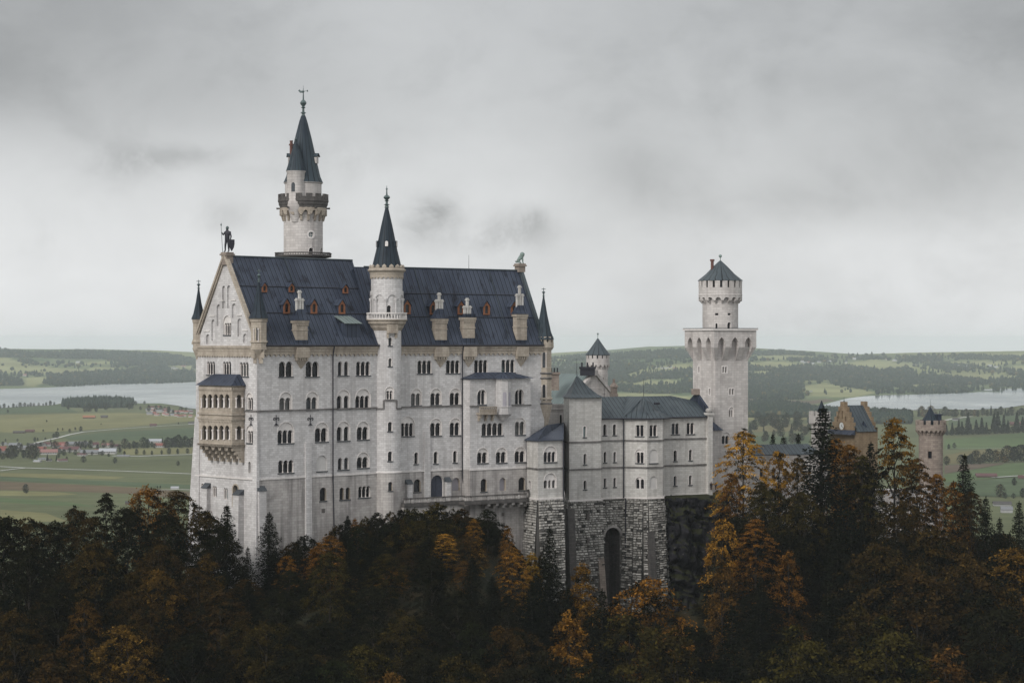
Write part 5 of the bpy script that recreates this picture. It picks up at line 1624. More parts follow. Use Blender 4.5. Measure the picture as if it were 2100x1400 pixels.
# foundations
def rustic(S, L, z0, z1, skip=None, batter=0.05, seed=1, big=1.0, u_start=0.0):
    rr = random.Random(seed); mb = MB()
    cut_surface(mb, S, [(u_start, z0), (L, z0), (L, z1), (u_start, z1)], [skip] if skip else (), 0.12, .35)
    z = z1
    row = 0
    while z > z0:
        h = rr.uniform(.42, .6) * big
        u = u_start
        while u < L - .02:
            w = min(rr.uniform(.55, 1.3) * big, L - u)
            if L - u - w < .3: w = L - u
            um, zm_ = u + w / 2, z - h / 2
            if not (skip and any(inpoly(a, b, skip) for a in (u + .08, um, u + w - .08) for b in (z - h + .05, zm_, z - .05))):
                bt_ = -batter * (z1 - zm_)
                o_ = -rr.uniform(.02, .30) + bt_
                low = (z1 - zm_) / 20
                t = rr.uniform(.66, 1.3) if rr.random() > .09 + .3 * min(1, low * low * 1.3) else rr.uniform(.10, .4)
                e = .045
                A = [(u + e, z - h + e), (u + w - e, z - h + e), (u + w - e, z - e), (u + e, z - e)]
                B = [(u + e * 2.6, z - h + e * 2.6), (u + w - e * 2.6, z - h + e * 2.6), (u + w - e * 2.6, z - e * 2.6), (u + e * 2.6, z - e * 2.6)]
                jit = [o_ + rr.uniform(-.07, .07) for _ in range(4)]
                fa = [S.map(*a, bt_ + .12) for a in A]; fb = [S.map(*b, j) for b, j in zip(B, jit)]
                c = sum(fb, Vector((0, 0, 0))) / 4 - Vector((S.nin.x, S.nin.y, 0)) * rr.uniform(0, .1)
                for i in range(4): mb.face([fb[i], fb[(i + 1) % 4], c], col=t * rr.uniform(.9, 1.05))
                for i in range(4): mb.face([fa[i], fa[(i + 1) % 4], fb[(i + 1) % 4], fb[i]], col=t * .9)
            u += w
        z -= h; row += 1
    return mb
def join(mbs):
    m = MB()
    for q in mbs:
        i0 = len(m.v); m.v += q.v; m.f += [tuple(i + i0 for i in f) for f in q.f]; m.uv += q.uv; m.col += q.col
    return m
ZFB = -58
FO = -.25
parts = []
for k, (a, b, bt2) in enumerate(((pa, pb_, .06), (pb_, pc, .05), (pd, pe, .05))):
    S, L = seg(a, b); parts.append(rustic(S.shift(FO), L, ZFB, (ZFa if k < 2 else ZF) - .1, None, bt2, 10 + k))
S, L = seg(pe, pf); parts.append(rustic(S.shift(FO), L + .3, ZFB, ZF - .1, None, .03, 21))
SA, LA = seg(pg_, ph)
ax0, za_ = SA.px(1240, 1230); ax1, _ = SA.px(1271.5, 1230); zat = SA.px(1256, 1081)[1]
AO = arch(ax0, ax1, ZFB - 1, zat)
parts.append(rustic(SA, LA + .4, ZFB, ZF - .1, AO, .0, 31))
# rounded bastion under the bay
bas = [ph, ph.lerp(pi_, .35) - nb_ * .9, ph.lerp(pi_, .72) - nb_ * 1.1, pi_ - nb_ * .5, pi_.lerp(pj, .55) - nb_ * .4, pj + BP.dir * .25, pj + BP.dir * 1.0 + nb_ * 1.4, pk_ + BP.dir * 1.1]
for k in range(len(bas) - 1):
    S, L = seg(bas[k], bas[k + 1]); parts.append(rustic(S.shift(-.1), L, ZFB, ZF - .1, None, .055, 40 + k))
S, L = seg(pk_ + BP.dir * 1.1, pk_ + BP.dir * 4.2); parts.append(rustic(S, L, ZFB, ZF - .1, None, .0, 60))
fo_ = join(parts); found = fo_.build('foundation', M['rust'], bow)
mb = MB(); q = lambda p, z: v3(p, z)
mb.face([q(p - nb_ * .3, ZFa - .12) for p in (pa, pb_, pc)] + [q(pd, ZFa - .12), q(pt(1095, 449), ZFa - .12)])
top_ = [pd, pe, pf, pg_, *bas, pk_ + BP.dir * 4.2]
mb.face([q(p - nb_ * .5, ZF - .12) for p in top_] + [q(top_[-1] + nb_ * 4, ZF - .12), q(top_[0] + nb_ * 4, ZF - .12)])
S, L = seg(pk_ + BP.dir * 4.2, pl_); mb.face([S.map(0, ZF - 12), S.map(L, ZF - 12), S.map(L, ZF), S.map(0, ZF)])
mb.build('foundation_top', M['base'], bow)
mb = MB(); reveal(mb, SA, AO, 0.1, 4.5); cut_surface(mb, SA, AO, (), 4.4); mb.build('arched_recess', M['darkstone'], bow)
mb = MB()
up_ = arch(ax0 - .5, ax1 + .5, zat - 3, zat + .5, seg=12); dn_ = arch(ax0, ax1, zat - 3, zat, seg=12)
for i in range(2, len(up_) - 1):
    mb.face([SA.map(*dn_[i], -.25), SA.map(*up_[i], -.25), SA.map(*up_[i + 1], -.25), SA.map(*dn_[i + 1], -.25)])
    mb.face([SA.map(*up_[i], -.25), SA.map(*up_[i], .1), SA.map(*up_[i + 1], .1), SA.map(*up_[i + 1], -.25)])
    mb.face([SA.map(*dn_[i + 1], -.25), SA.map(*dn_[i + 1], .3), SA.map(*dn_[i], .3), SA.map(*dn_[i], -.25)])
mb.build('arch_ring', M['base'], bow)
for S_, x0, x1, yt, dd, mk in ((seg(pe, pf)[0], 1160, 1174, 1042, .75, 'darkstone'), (seg(pi_, pj)[0], 1322, 1335, 1090, 1.3, 'darkstone'), (seg(pe, pf)[0], 1223, 1235, 1143, .7, 'gate')):
    u0 = S_.px(x0, yt)[0]; u1 = S_.px(x1, yt)[0]; z = S_.px(x0, yt)[1]
    mb = MB(); mb.prism([S_.map(u0, ZFB, -dd - 1.6), S_.map(u1, ZFB, -dd - 1.6), S_.map(u1, ZFB, 0), S_.map(u0, ZFB, 0)], [S_.map(u0, z, -dd), S_.map(u1, z, -dd), S_.map(u1, z, 0), S_.map(u0, z, 0)])
    mb.build('buttress', M[mk], bow)
for p_, za_, zb_ in ((pc + Vector((.15, -.2)), ZLow, -54), (ph - nb_ * .42 - BP.dir * .3, ZEv, ZF), (ph - nb_ * 1.1 - BP.dir * .2, ZF, -50), (pk_ + BP.dir * 1.4 - nb_ * .6, ZF + .3, -52)):
    pipe(bow, [v3(p_, za_), v3(p_, zb_)], .14)
for x_, y_ in ((1201, 1057), (1201, 1106)):
    S_, _ = seg(pe, pf); u, z = S_.px(x_, y_); mb = MB(); sbox(mb, S_, u - .3, u + .3, z - .7, z + .6, -1.05, 0); mb.build('loophole', M['inner'], bow)

# ------------------------------------------------------------------ terrace in front of the palace
te = thing('terrace', 'weathered stone terrace with balustrade and corbels between stair tower and bower', 'terrace', (K.x + 8, K.y, -33))
TA, TB = S2.shift(-3.0), S3.shift(-2.3)
ta0 = TA.px(829, 1020)[0]; ta1 = TA.px(952, 1020)[0]; tb0 = TB.px(953, 1020)[0]; tb1 = TB.px(1079, 1015)[0]
p_end = TB.map(tb1, 0).xy
TC, LC = seg(p_end, pa + Vector((.6, -.3)))
ZR_, ZT_ = -30.75, -31.95
rl, bl, slb = MB(), MB(), MB()
for S, u0, u1, dep in ((TA, ta0, ta1, 3.0), (TB, tb0, tb1, 2.3), (TC, 0, LC, 1.5)):
    zr0 = ZR_ + (1.0 if S is TC else 0) * .6
    sbox(rl, S, u0 - .1, u1 + .1, zr0 - .22, zr0, -.12, .3)
    sbox(rl, S, u0, u1, ZT_, ZT_ + .25, -.06, .25)
    n = int((u1 - u0) / .42)
    for k in range(n):
        u = u0 + (u1 - u0) * (k + .5) / n
        q = S.map(u, 0, .09)
        if k % 9 == 4: sbox(bl, S, u - .26, u + .26, ZT_ + .2, zr0 - .2, -.08, .26)
        else: bl.lathe(q, [(.1, ZT_ + .2), (.15, ZT_ + .5), (.08, ZT_ + .8), (.11, zr0 - .2)], 6)
    sbox(slb, S, u0 - .1, u1 + .1, ZT_ - .55, ZT_, -.22, dep)
rl.build('rail', M['darkstone'], te); bl.build('baluster_row', M['base'], te)
slb.build('slab', M['darkstone'], te)
mb = MB()
sbox(mb, TA, ta0, ta1, -48, ZT_ - .55, .1, 2.9)
mb.build('retaining_wall', M['base'], te)
for x_ in (1003, 1020, 1037, 1053, 1069, 1082):
    mb = MB(); u = TB.px(x_, 1035)[0]
    sbox(mb, TB, u - .35, u + .35, ZT_ - 1.0, ZT_ - .55, 0, 2.2); sbox(mb, TB, u - .35, u + .35, ZT_ - 1.6, ZT_ - 1.0, .8, 2.2); mb.build('corbel', M['base'], te)
for x_, y_ in ((1031, 1054), (1032.5, 1075), (1032.5, 1080)):
    u, z = S3.px(x_, y_); mb = MB(); sbox(mb, S3, u - .32, u + .32, z - .35, z + .35, -.1, 0); mb.build('vent', M['inner'], te)

# ------------------------------------------------------------------ link between bower and square tower
ln = thing('link_wall', 'plain pale wall with a small dark roof between bower and square tower', 'wall', (44, 478, -34))
mb = MB(); LS = Plane(pt(1451, 475), 66); LL = 3.6
mb.obox(LS.map(0, -45), v3(LS.dir, 0) * LL, v3(LS.nin, 0) * 5, (0, 0, 45 + zy(882, 476))); mb.build('wall', M['tower'], ln)
mb = MB(); z = zy(882, 476); a = [LS.map(-.1, z, -.4), LS.map(LL + .2, z, -.4), LS.map(LL + .2, z, 4), LS.map(-.1, z, 4)]
mb.prism(a, [LS.map(-.1, z + 3.6, 2.2), LS.map(.6, z + 3.4, 2.2), LS.map(.6, z + 3.4, 4), LS.map(-.1, z + 3.6, 4)]); mb.build('roof', M['roof'], ln)

# ------------------------------------------------------------------ connecting gallery
GY = 505
cg = thing('connecting_gallery', 'long low gallery with grey green roof between square tower and brick gatehouse', 'building', (60, GY, -36))
GS = Plane(pt(1546, 500), 72); GL = 17.0
zg0, zg1 = zy(931, 503), zy(910, 507)
mb = MB(); hs = []
for i in range(5):
    u = 1.5 + i * 3.1; h = arch(u, u + .9, zg0 - 5.4, zg0 - 3.2); hs.append(h)
    m2 = MB(); reveal(m2, GS, h, 0, .5); w_ = m2.build('window', M['trim'], cg); m2 = MB(); cut_surface(m2, GS, h, (), .45); m2.build('pane', M['glass'], w_)
cut_surface(mb, GS, [(0, -50), (GL, -50), (GL, zg0), (0, zg0)], hs)
mb.face([GS.map(GL, -50), GS.map(GL, -50, 7), GS.map(GL, zg0, 7), GS.map(GL, zg0)]); mb.face([GS.map(0, -50, 7), GS.map(0, -50), GS.map(0, zg0), GS.map(0, zg0, 7)])
mb.build('wall', M['tower'], cg)
mb = MB(); sbox(mb, GS, 0, GL, zg0 - .5, zg0, -.3, 0); scallop(mb, GS, 0, GL, zg0 - .5, zg0 - 1.1, .8, -.15, .15); mb.build('cornice', M['tower'], cg)
mb = MB(); slab(mb, [GS.map(-.4, zg0, -.6), GS.map(GL + .4, zg0, -.6), GS.map(GL - 1.5, zg1, 3.5), GS.map(-.4, zg1, 3.5)], .15); slab(mb, [GS.map(GL + .4, zg0, 7.6), GS.map(-.4, zg0, 7.6), GS.map(-.4, zg1, 3.5), GS.map(GL - 1.5, zg1, 3.5)], .15)
mb.face([GS.map(GL + .4, zg0, -.6), GS.map(GL + .4, zg0, 7.6), GS.map(GL - 1.5, zg1, 3.5)])
mb.build('roof', M['roofteal'], cg)

# ------------------------------------------------------------------ brick gatehouse with stepped gables
YG = 540.0; zgh = lambda y: zy(y, YG)
GW = Plane(pt(1703, YG + 5), 150.7)
gw1 = GW.px(1753, 860)[0]
gh = thing('gatehouse', 'ochre sandstone gatehouse with stepped gables, clock and blue grey roof above the trees', 'building', (*GW.map(gw1, 0).xy, -45))
def stepped(S, L, z_e, z_t, n=5):
    pts = [(0, -50), (L, -50)]
    r_ = []
    for i in range(n + 1):
        u = L - (L * .5 - .9) * i / n; z = z_e + (z_t - z_e) * i / n
        if r_: r_.append((u, r_[-1][1]))
        r_.append((u, z + (z_t - z_e) / n * .8))
    left = [(L - u, z) for u, z in r_][::-1]
    return pts + r_ + left
hs = []
ze2, zt2 = zgh(884), zgh(832)
ucl, zcl = GW.px(1726.5, 873)
cR = .95
for (x0, x1, y0, y1) in ((1719, 1723, 842, 858), (1726, 1729, 842, 858), (1716, 1719, 853, 864), (1733, 1736, 853, 864)):
    u0, z0 = GW.px(x0, y1); u1, _ = GW.px(x1, y1); z1 = GW.px(x0, y0)[1]; niche(gh, GW, hs, x0, x1, y0, y1, .3, 'ochre')
mb = MB(); cut_surface(mb, GW, stepped(GW, gw1, ze2, zt2), hs); reveal(mb, GW, stepped(GW, gw1, ze2, zt2)[2:], 0, .9, close=False)
mb.build('gable_wall', M['ochre'], gh)
ci = [(ucl + cR * math.cos(k * math.pi / 10), zcl + cR * math.sin(k * math.pi / 10)) for k in range(20)]
co_ = [(ucl + cR * 1.35 * math.cos(k * math.pi / 10), zcl + cR * 1.35 * math.sin(k * math.pi / 10)) for k in range(20)]
mb = MB(); cut_surface(mb, GW, co_, [ci], -.2); reveal(mb, GW, co_, 0, -.2); reveal(mb, GW, ci, -.2, 0); ck = mb.build('clock', M['ochre'], gh)
mb = MB(); cut_surface(mb, GW, ci, (), -.08); mb.build('clock_face', M['clock'], ck)
mb = MB()
for a, l in ((R(60), .55), (R(-35), .75)): mb.tube(GW.map(ucl, zcl, -.14), GW.map(ucl + l * math.cos(a), zcl + l * math.sin(a), -.14), .06, .04, 4)
mb.build('clock_hands', M['iron'], ck)
GR = Plane(GW.map(gw1, 0).xy, 60.7); lr_ = GR.px(1800, 860)[0]
mb = MB(); cut_surface(mb, GR, [(0, -50), (lr_, -50), (lr_, ze2), (0, ze2)], ()); mb.build('wall', M['ochre'], gh)
hw2 = gw1 / 2
mb = MB()
slab(mb, [GR.map(.5, ze2, -.3), GR.map(lr_ - .4, ze2, -.3), GR.map(lr_ - .4, zt2 + .1, hw2), GR.map(.5, zt2 + .1, hw2)], .15)
slab(mb, [GR.map(lr_ - .4, ze2, gw1 + .3), GR.map(.5, ze2, gw1 + .3), GR.map(.5, zt2 + .1, hw2), GR.map(lr_ - .4, zt2 + .1, hw2)], .15)
rfg = mb.build('roof', M['roofteal'], gh)
mb = MB()
GE = Plane(GR.map(lr_, 0, gw1).xy, 150.7); sp_ = stepped(GE, gw1, ze2, zt2)
cut_surface(mb, GE, sp_, (), 0); cut_surface(mb, GE, sp_, (), -.8); reveal(mb, GE, sp_[2:], -.8, 0, close=False)
mb.build('gable_wall', M['ochre'], gh)
p = GR.map(3.5, ze2 + 1.0, .9); mb = MB(); mb.face([p + Vector((-1.0, 0, 0)), p + Vector((1.0, 0, 0)), p + Vector((0, 0, 1.7))]); mb.face([p + Vector((1.0, 0, 0)), p + Vector((.2, 2, .6)), p + Vector((0, 0, 1.7))]); mb.face([p + Vector((-1, 0, 0)), p + Vector((0, 0, 1.7)), p + Vector((-.2, 2, .6))]); mb.build('dormer', M['roof'], rfg)
finial(rfg, GR.map(.5, 0, hw2).xy, zt2, 2.3, .25)
mb = MB(); p0, p1 = GW.map(gw1 + .2, zgh(887)), GW.map(-.2, zgh(887)); mb.prism([GW.map(-.3, zgh(890), -1.6), GW.map(gw1 + .3, zgh(890), -1.6), GW.map(gw1 + .3, zgh(890), 0), GW.map(-.3, zgh(890), 0)], [GW.map(-.3, zgh(881), -.1), GW.map(gw1 + .3, zgh(881), -.1), GW.map(gw1 + .3, zgh(881), 0), GW.map(-.3, zgh(881), 0)]); mb.build('porch_roof', M['roof'], gh)
def gate_tower(name, label, xc, Y, rs, rt, y_sh, y_c0, y_c1, y_m, x_cone, r_cone, y_cb, y_ap, mat, z_foot, wins=(), box=None):
    c = pt(xc, Y); z = lambda y: zy(y, Y)
    t = thing(name, label, 'tower', (c.x, c.y, z_foot)); k = Y / F
    S = Cyl(c, rs * k); hs = []
    for w in wins:
        u0, z0 = S.px(w[0], w[3]); u1, _ = S.px(w[1], w[3]); z1 = S.px(w[0], w[2])[1]; h = [(u0, z0), (u1, z0), (u1, z1), (u0, z1)]; hs.append(h)
        m2 = MB(); reveal(m2, S, h, 0, .5); f = [(u0 - .2, z0 - .2), (u1 + .2, z0 - .2), (u1 + .2, z1 + .2), (u0 - .2, z1 + .2)]; cut_surface(m2, S, f, [h], -.04); w_ = m2.build('window', M[mat], t)
        m2 = MB(); cut_surface(m2, S, h, (), .4); m2.build('pane', M['glass'], w_)
    cyl_wall(S, z_foot - 4, z(y_c0 + 1), hs, M[mat], 'wall', t)
    mb = MB(); n = 20
    ring_brackets(mb, c, rs * k - .05, rt * k, z(y_c0 + 3), z(y_c1), n, .36); ring_scallop(mb, c, rt * k, z(y_c0), z(y_c0 + 9), n, .4)
    mb.lathe(c, [(rs * k - .2, z(y_c0 + 4)), (rt * k, z(y_c0)), (rt * k, z(y_m)), (rt * k - .5, z(y_m)), (rt * k - .5, z(y_m) - .4), (0, z(y_m) - .4)], 30)
    crenels(mb, c, rt * k, z(y_m) - .02, z(y_m - 9), 12, .5, .6)
    mb.build('battlement', M[mat], t)
    cc = pt(x_cone, Y)
    cr_ = cone_roof(t, cc, [(r_cone * k, z(y_cb) - 1.2), (r_cone * k * .98, z(y_cb)), (r_cone * k * .5, z((y_cb + y_ap) / 2 + 1)), (.08, z(y_ap))], 'cone', 12, us=1.5, smooth=False)
    if box:
        x0, x1, y0, y1 = box; p = P(x0, y1, Y - .5); mb = MB(); mb.obox(p - Vector((0, 0, .8)), ((x1 - x0) * k, 0, 0), (0, 1.6, 0), (0, 0, (y1 - y0) * k + .2)); mb.obox(p + Vector((-.2, -.3, (y1 - y0) * k - .6)), ((x1 - x0) * k + .5, 0, 0), (0, 2.2, 0), (0, 0, .3)); mb.build('stair_head', M['roof'], t)
    return t, cr_
t1, c1_ = gate_tower('gate_tower', 'pale round gate tower with battlement and purple grey cone roof left of the clock gable', 1681, 536, 17, 22, 868, 860, 872, 852, 1685, 13, 849, 821, 'tower', -45)
t2, c2_ = gate_tower('gate_tower', 'brown grey round gate tower with battlement standing alone at the right end of the castle', 1909, 520, 24.5, 31, 888, 876, 892, 870, 1908, 18, 862, 834, 'gate', -46, ((1903, 1911, 925, 939.5), (1904, 1909.5, 978, 990)), (1914, 1931, 846, 862))
rod(c2_, v3(pt(1908, 520), zy(835, 520)), 2.0, .05)
# outer ward walls and the terrace below the gate tower
ow = thing('ward_wall', 'pale outer ward wall behind the trees below the gate tower', 'wall', (90, 505, -46))
OS = Plane(pt(1800, 498), 72)
mb = MB(); mb.obox(OS.map(0, -52), v3(OS.dir, 0) * 16, v3(OS.nin, 0) * 3, (0, 0, 52 + zy(1003, 500))); mb.build('wall', M['base'], ow)
mb = MB(); mb.obox(OS.map(-1, zy(1087, 498) - 4, -4.5), v3(OS.dir, 0) * 17, v3(OS.nin, 0) * 4.4, (0, 0, 4)); mb.build('walkway', M['base'], ow)
mb = MB()
zr_ = zy(1087, 494)
for i in range(12): mb.tube(OS.map(3 + i * .9, zr_, -4.3), OS.map(3 + i * .9, zr_ + 1.1, -4.3), .05, None, 5)
mb.tube(OS.map(3, zr_ + 1.1, -4.3), OS.map(13, zr_ + 1.1, -4.3), .05, None, 5); mb.tube(OS.map(3, zr_ + .6, -4.3), OS.map(13, zr_ + .6, -4.3), .04, None, 5)
mb.build('railing', M['iron'], ow)

# ------------------------------------------------------------------ people
cloth = {}
def cmat(c):
    if c not in cloth: cloth[c] = plain('cloth_%d' % len(cloth), c, .9, .15, 8)
    return cloth[c]
skin_m = plain('skin', (.32, .2, .15), .6, .08, 6); hair_m = plain('dark_hair', (.02, .015, .012), .7, .2, 9)
def person(label, p, H, top, leg, rot, arms, group):
    o = thing('person', label, 'person', p, group); OFF[o.name] = Vector((0, 0, 0))
    figure(o, H, skin_m, arms, 'body', rot=rot)
    s = H / 1.8
    mb = MB()
    c, sn = math.cos(rot), math.sin(rot); tr = lambda x, y: (s * (x * c - y * sn), s * (x * sn + y * c), 0)
    mb.lathe((0, 0, 0), [(.20 * s, .78 * s), (.23 * s, .85 * s), (.2 * s, 1.05 * s), (.24 * s, 1.32 * s), (.19 * s, 1.47 * s), (.09 * s, 1.54 * s)], 12)
    for sg, ch in zip((-1, 1), arms):
        a = tr(sg * .2, 0); b = tr(*ch[0][:2]); mb.tube(Vector(a) + Vector((0, 0, 1.42 * s)), Vector(b) + Vector((0, 0, ch[0][2] * s)), .085 * s, .075 * s, 8)
        d_ = tr(*ch[1][:2]); mb.tube(Vector(b) + Vector((0, 0, ch[0][2] * s)), Vector(d_) + Vector((0, 0, ch[1][2] * s)), .075 * s, .055 * s, 8)
    mb.build('jacket', cmat(top), o, smooth=True)
    mb = MB()
    for sg in (-1, 1): q = tr(sg * .095, 0); mb.tube(Vector(q) + Vector((0, 0, .88 * s)), Vector(q) + Vector((0, -.01, .07 * s)), .115 * s, .08 * s, 8)
    mb.build('trousers', cmat(leg), o, smooth=True)
    mb = MB(); q = tr(0, .02); mb.blob((q[0], q[1], 1.71 * s), .105 * s, .115 * s, .1 * s, 9, 6); mb.build('hair', hair_m, o, smooth=True)
ARM0 = [[(-.27, 0, 1.14), (-.25, -.12, .92), (-.25, -.14, .84)], [(.27, 0, 1.14), (.25, -.12, .92), (.25, -.14, .84)]]
ARM1 = [[(-.27, 0, 1.14), (-.1, -.22, 1.12), (-.04, -.24, 1.13)], [(.28, .02, 1.14), (.24, -.1, .93), (.24, -.12, .85)]]
g_ = 'visitors standing beside the castle walls'
person('taller person in a black jacket beside the corner of the bower wing', P(1458.5, 1004.5, 471), 1.82, (.012, .012, .016), (.015, .015, .02), R(20), ARM0, g_)
person('shorter person in a dark grey coat next to the taller one by the bower corner', P(1467.5, 1004.5, 471), 1.68, (.03, .03, .036), (.012, .012, .014), R(-25), ARM1, g_)
for i, (x, lab, tp_, lg_, a_) in enumerate(((1849, 'person in a dark blue jacket at the railing below the gate tower', (.02, .03, .08), (.02, .02, .03), ARM0), (1857, 'person in a reddish jacket among visitors below the gate tower', (.14, .05, .04), (.03, .03, .04), ARM1), (1864, 'person in a pale grey jacket among visitors below the gate tower', (.3, .3, .3), (.03, .03, .04), ARM0), (1871, 'person in a black jacket among visitors below the gate tower', (.015, .015, .02), (.03, .03, .035), ARM1))):
    u = OS.px(x, 1087, -3)[0]; q = OS.map(u, zr_, -3.2); person(lab, q, 1.7 + .05 * (i % 3), tp_, lg_, R(40 * i - 60), a_, g_)
# ------------------------------------------------------------------ terrain
ZV = -170.0                                   # the valley floor
YC = [(-400, 392), (-120, 386), (-62, 397), (-47, 401), (-25, 417), (5, 441), (14, 449), (42, 464), (70, 478), (120, 486), (300, 500)]
ZFt = [(-400, -70), (-120, -58), (-85, -52), (-62, -47), (-50, -46.5), (-42, -42), (-30, -37.5), (-20, -36.0), (-14, -35), (-5, -35.5), (0, -41), (8, -50), (20, -58), (34, -58), (40, -57), (46, -40), (60, -44), (75, -46), (100, -47), (150, -60), (300, -95)]
def hill_z(x, y):
    yc = lerp_table(YC, x); zf = lerp_table(ZFt, x)
    d = yc - y
    n = noise.noise(Vector((x * .03, y * .03, 1.7))) * 4 + noise.noise(Vector((x * .1, y * .1, 5.1))) * 1.2
    if d > 0:
        k = min(1, d / 12)
        z = zf - .27 * min(d, 42) - .62 * max(0, d - 42) + n * k
    else:
        plate = max(zf, -34.5 if -62 < x < 110 else zf) if False else zf
        dd = -d
        w = 75 if x > -70 else 10
        z = plate - max(0, dd - w) * .75 + n * .3
    if x < -130: z -= (-130 - x) * .25
    if x > 130: z -= (x - 130) * .35
    return max(ZV - 6, z)
def hill_noise_mat():
    m, t, b = new_mat('forest_floor')
    pos = t.nodes.new('ShaderNodeNewGeometry').outputs['Position']
    n = noise_tex(t, pos, .15, 6, .65); n2 = noise_tex(t, pos, .9, 4, .6)
    c = mixc(t, ramp(t, n, [(.4, 0.0), (.6, 1.0)]), (.014, .016, .009), (.032, .023, .010))
    c = mixc(t, ramp(t, n2, [(.62, 0.0), (.72, 1.0)]), c, (.05, .045, .042))
    put(t, b.inputs['Base Color'], c); b.inputs['Roughness'].default_value = .95; b.inputs['Specular IOR Level'].default_value = .1
    bump(t, b, n2, .5, .8)
    return m
def grid(name, xs, ys, zf, mat, kind='structure', colf=None):
    mb = bpy.data.meshes.new(name)
    vs = [(x, y, zf(x, y)) for y in ys for x in xs]
    nx = len(xs)
    fs = [(j * nx + i, j * nx + i + 1, (j + 1) * nx + i + 1, (j + 1) * nx + i) for j in range(len(ys) - 1) for i in range(nx - 1)]
    mb.from_pydata(vs, [], fs); mb.materials.append(mat)
    mb.polygons.foreach_set('use_smooth', [True] * len(fs))
    if colf:
        at = mb.color_attributes.new('ground', 'FLOAT_COLOR', 'POINT')
        at.data.foreach_set('color', [c for v in vs for c in (*colf(*v), 1)])
    o = bpy.data.objects.new(name, mb); COL.objects.link(o)
    return tag(o, kind=kind)
hill = grid('castle_hill', [-420 + i * 4 for i in range(196)], [130 + j * 4 for j in range(180)], hill_z, hill_noise_mat())

# rock face below the east end of the bower
def rock_mat():
    m, t, b = new_mat('dark_rock')
    pos = t.nodes.new('ShaderNodeNewGeometry').outputs['Position']
    n = noise_tex(t, mapping(t, pos, (0, 0, 0), (1, 1, .5)), .35, 8, .7, 1.0); n2 = noise_tex(t, pos, 1.3, 6, .65)
    c = mixc(t, ramp(t, n, [(.42, 0.0), (.62, 1.0)]), (.006, .006, .009), (.032, .031, .036))
    c = mixc(t, ramp(t, n2, [(.60, 0.0), (.70, 1.0)]), c, (.10, .095, .10))
    nz = t.nodes.new('ShaderNodeNewGeometry').outputs['Normal']; s = t.nodes.new('ShaderNodeSeparateXYZ'); t.links.new(nz, s.inputs[0])
    c = mixc(t, ramp(t, s.outputs['Z'], [(.45, 0.0), (.62, 1.0)]), c, (.024, .026, .011))
    put(t, b.inputs['Base Color'], c); b.inputs['Roughness'].default_value = .9; b.inputs['Specular IOR Level'].default_value = .15
    bump(t, b, mth(t, 'ADD', n, n2), .6, 1.0)
    return m
M['rock'] = rock_mat()
RS = Plane(pt(1363, 465.6), 64)
mb = MB()
nu, nz_ = 70, 110
def rk_p(i, j):
    u = -1.0 + 17.5 * i / nu; z = -33.5 - 42 * j / nz_; st = noise.noise(Vector((u * .12, z * .9 + u * .25, 4.4)))
    d = -.14 * (-33.9 - z) * (0.4 + .6 * sstep(0, 4, -33.9 - z))
    d -= 2.4 * noise.noise(Vector((u * .16, z * .14, 3.3))) + 1.2 * noise.noise(Vector((u * .45, z * .5, 8.1))) + .45 * noise.noise(Vector((u * 1.1, z * 1.3, 2.1))) + .9 * abs(noise.noise(Vector((u * .5, z * .25, 9.9)))) * 2 + 1.1 * st
    z2 = z + .9 * noise.noise(Vector((u * .3, z * .3, 6.6))) * min(1, j / 4)
    d += max(0, u - 11) * .28 - 1.0 + (1.6 if j == 0 else 0)
    return RS.map(u, z2, d)
G = [[rk_p(i, j) for i in range(nu + 1)] for j in range(nz_ + 1)]
for j in range(nz_):
    for i in range(nu): mb.face([G[j + 1][i], G[j + 1][i + 1], G[j][i + 1], G[j][i]])
for i in range(nu): mb.face([G[0][i], G[0][i + 1], RS.map(-1 + 17.5 * (i + 1) / nu, -33.3, 9), RS.map(-1 + 17.5 * i / nu, -33.3, 9)])
tag(mb.build('rock_face', M['rock'], None, smooth=True), kind='structure')

# valley, lakes and distant hills
AMP = [(-600, 95), (-200, 120), (0, 126), (120, 122), (300, 116), (420, 92), (560, 70), (900, 60), (1130, 84), (1250, 105), (1330, 128), (1420, 132), (1530, 128), (1660, 104), (1760, 84), (1950, 96), (2060, 112), (2200, 116), (2700, 90)]
Y0T = [(-600, 8000), (0, 7800), (330, 8700), (420, 9300), (600, 8500), (1130, 6200), (1450, 6200), (1530, 6600), (1700, 7200), (2000, 7850), (2700, 8000)]
def far_z(x, y):
    px = CX + F * x / y
    a = lerp_table(AMP, px); y0 = lerp_table(Y0T, px)
    s = sstep(y0, y0 + 5200, y)
    back = sstep(13500, 22000, y)
    n = noise.noise(Vector((x * .0006, y * .0005, 3.1))) * 24 + noise.noise(Vector((x * .0017, y * .0013, 7.7))) * 12
    z = a * s * (1 - .85 * back) + n * s * (1 - .5 * back)
    z += 45 * sstep(17500, 23000, y) * (noise.noise(Vector((x * .00030, y * .0001, 1))) + .45)
    if y < y0: z = 0
    return ZV + max(0, z) - max(0, y - 6000) ** 2 / 1.27e7      # the earth curves away
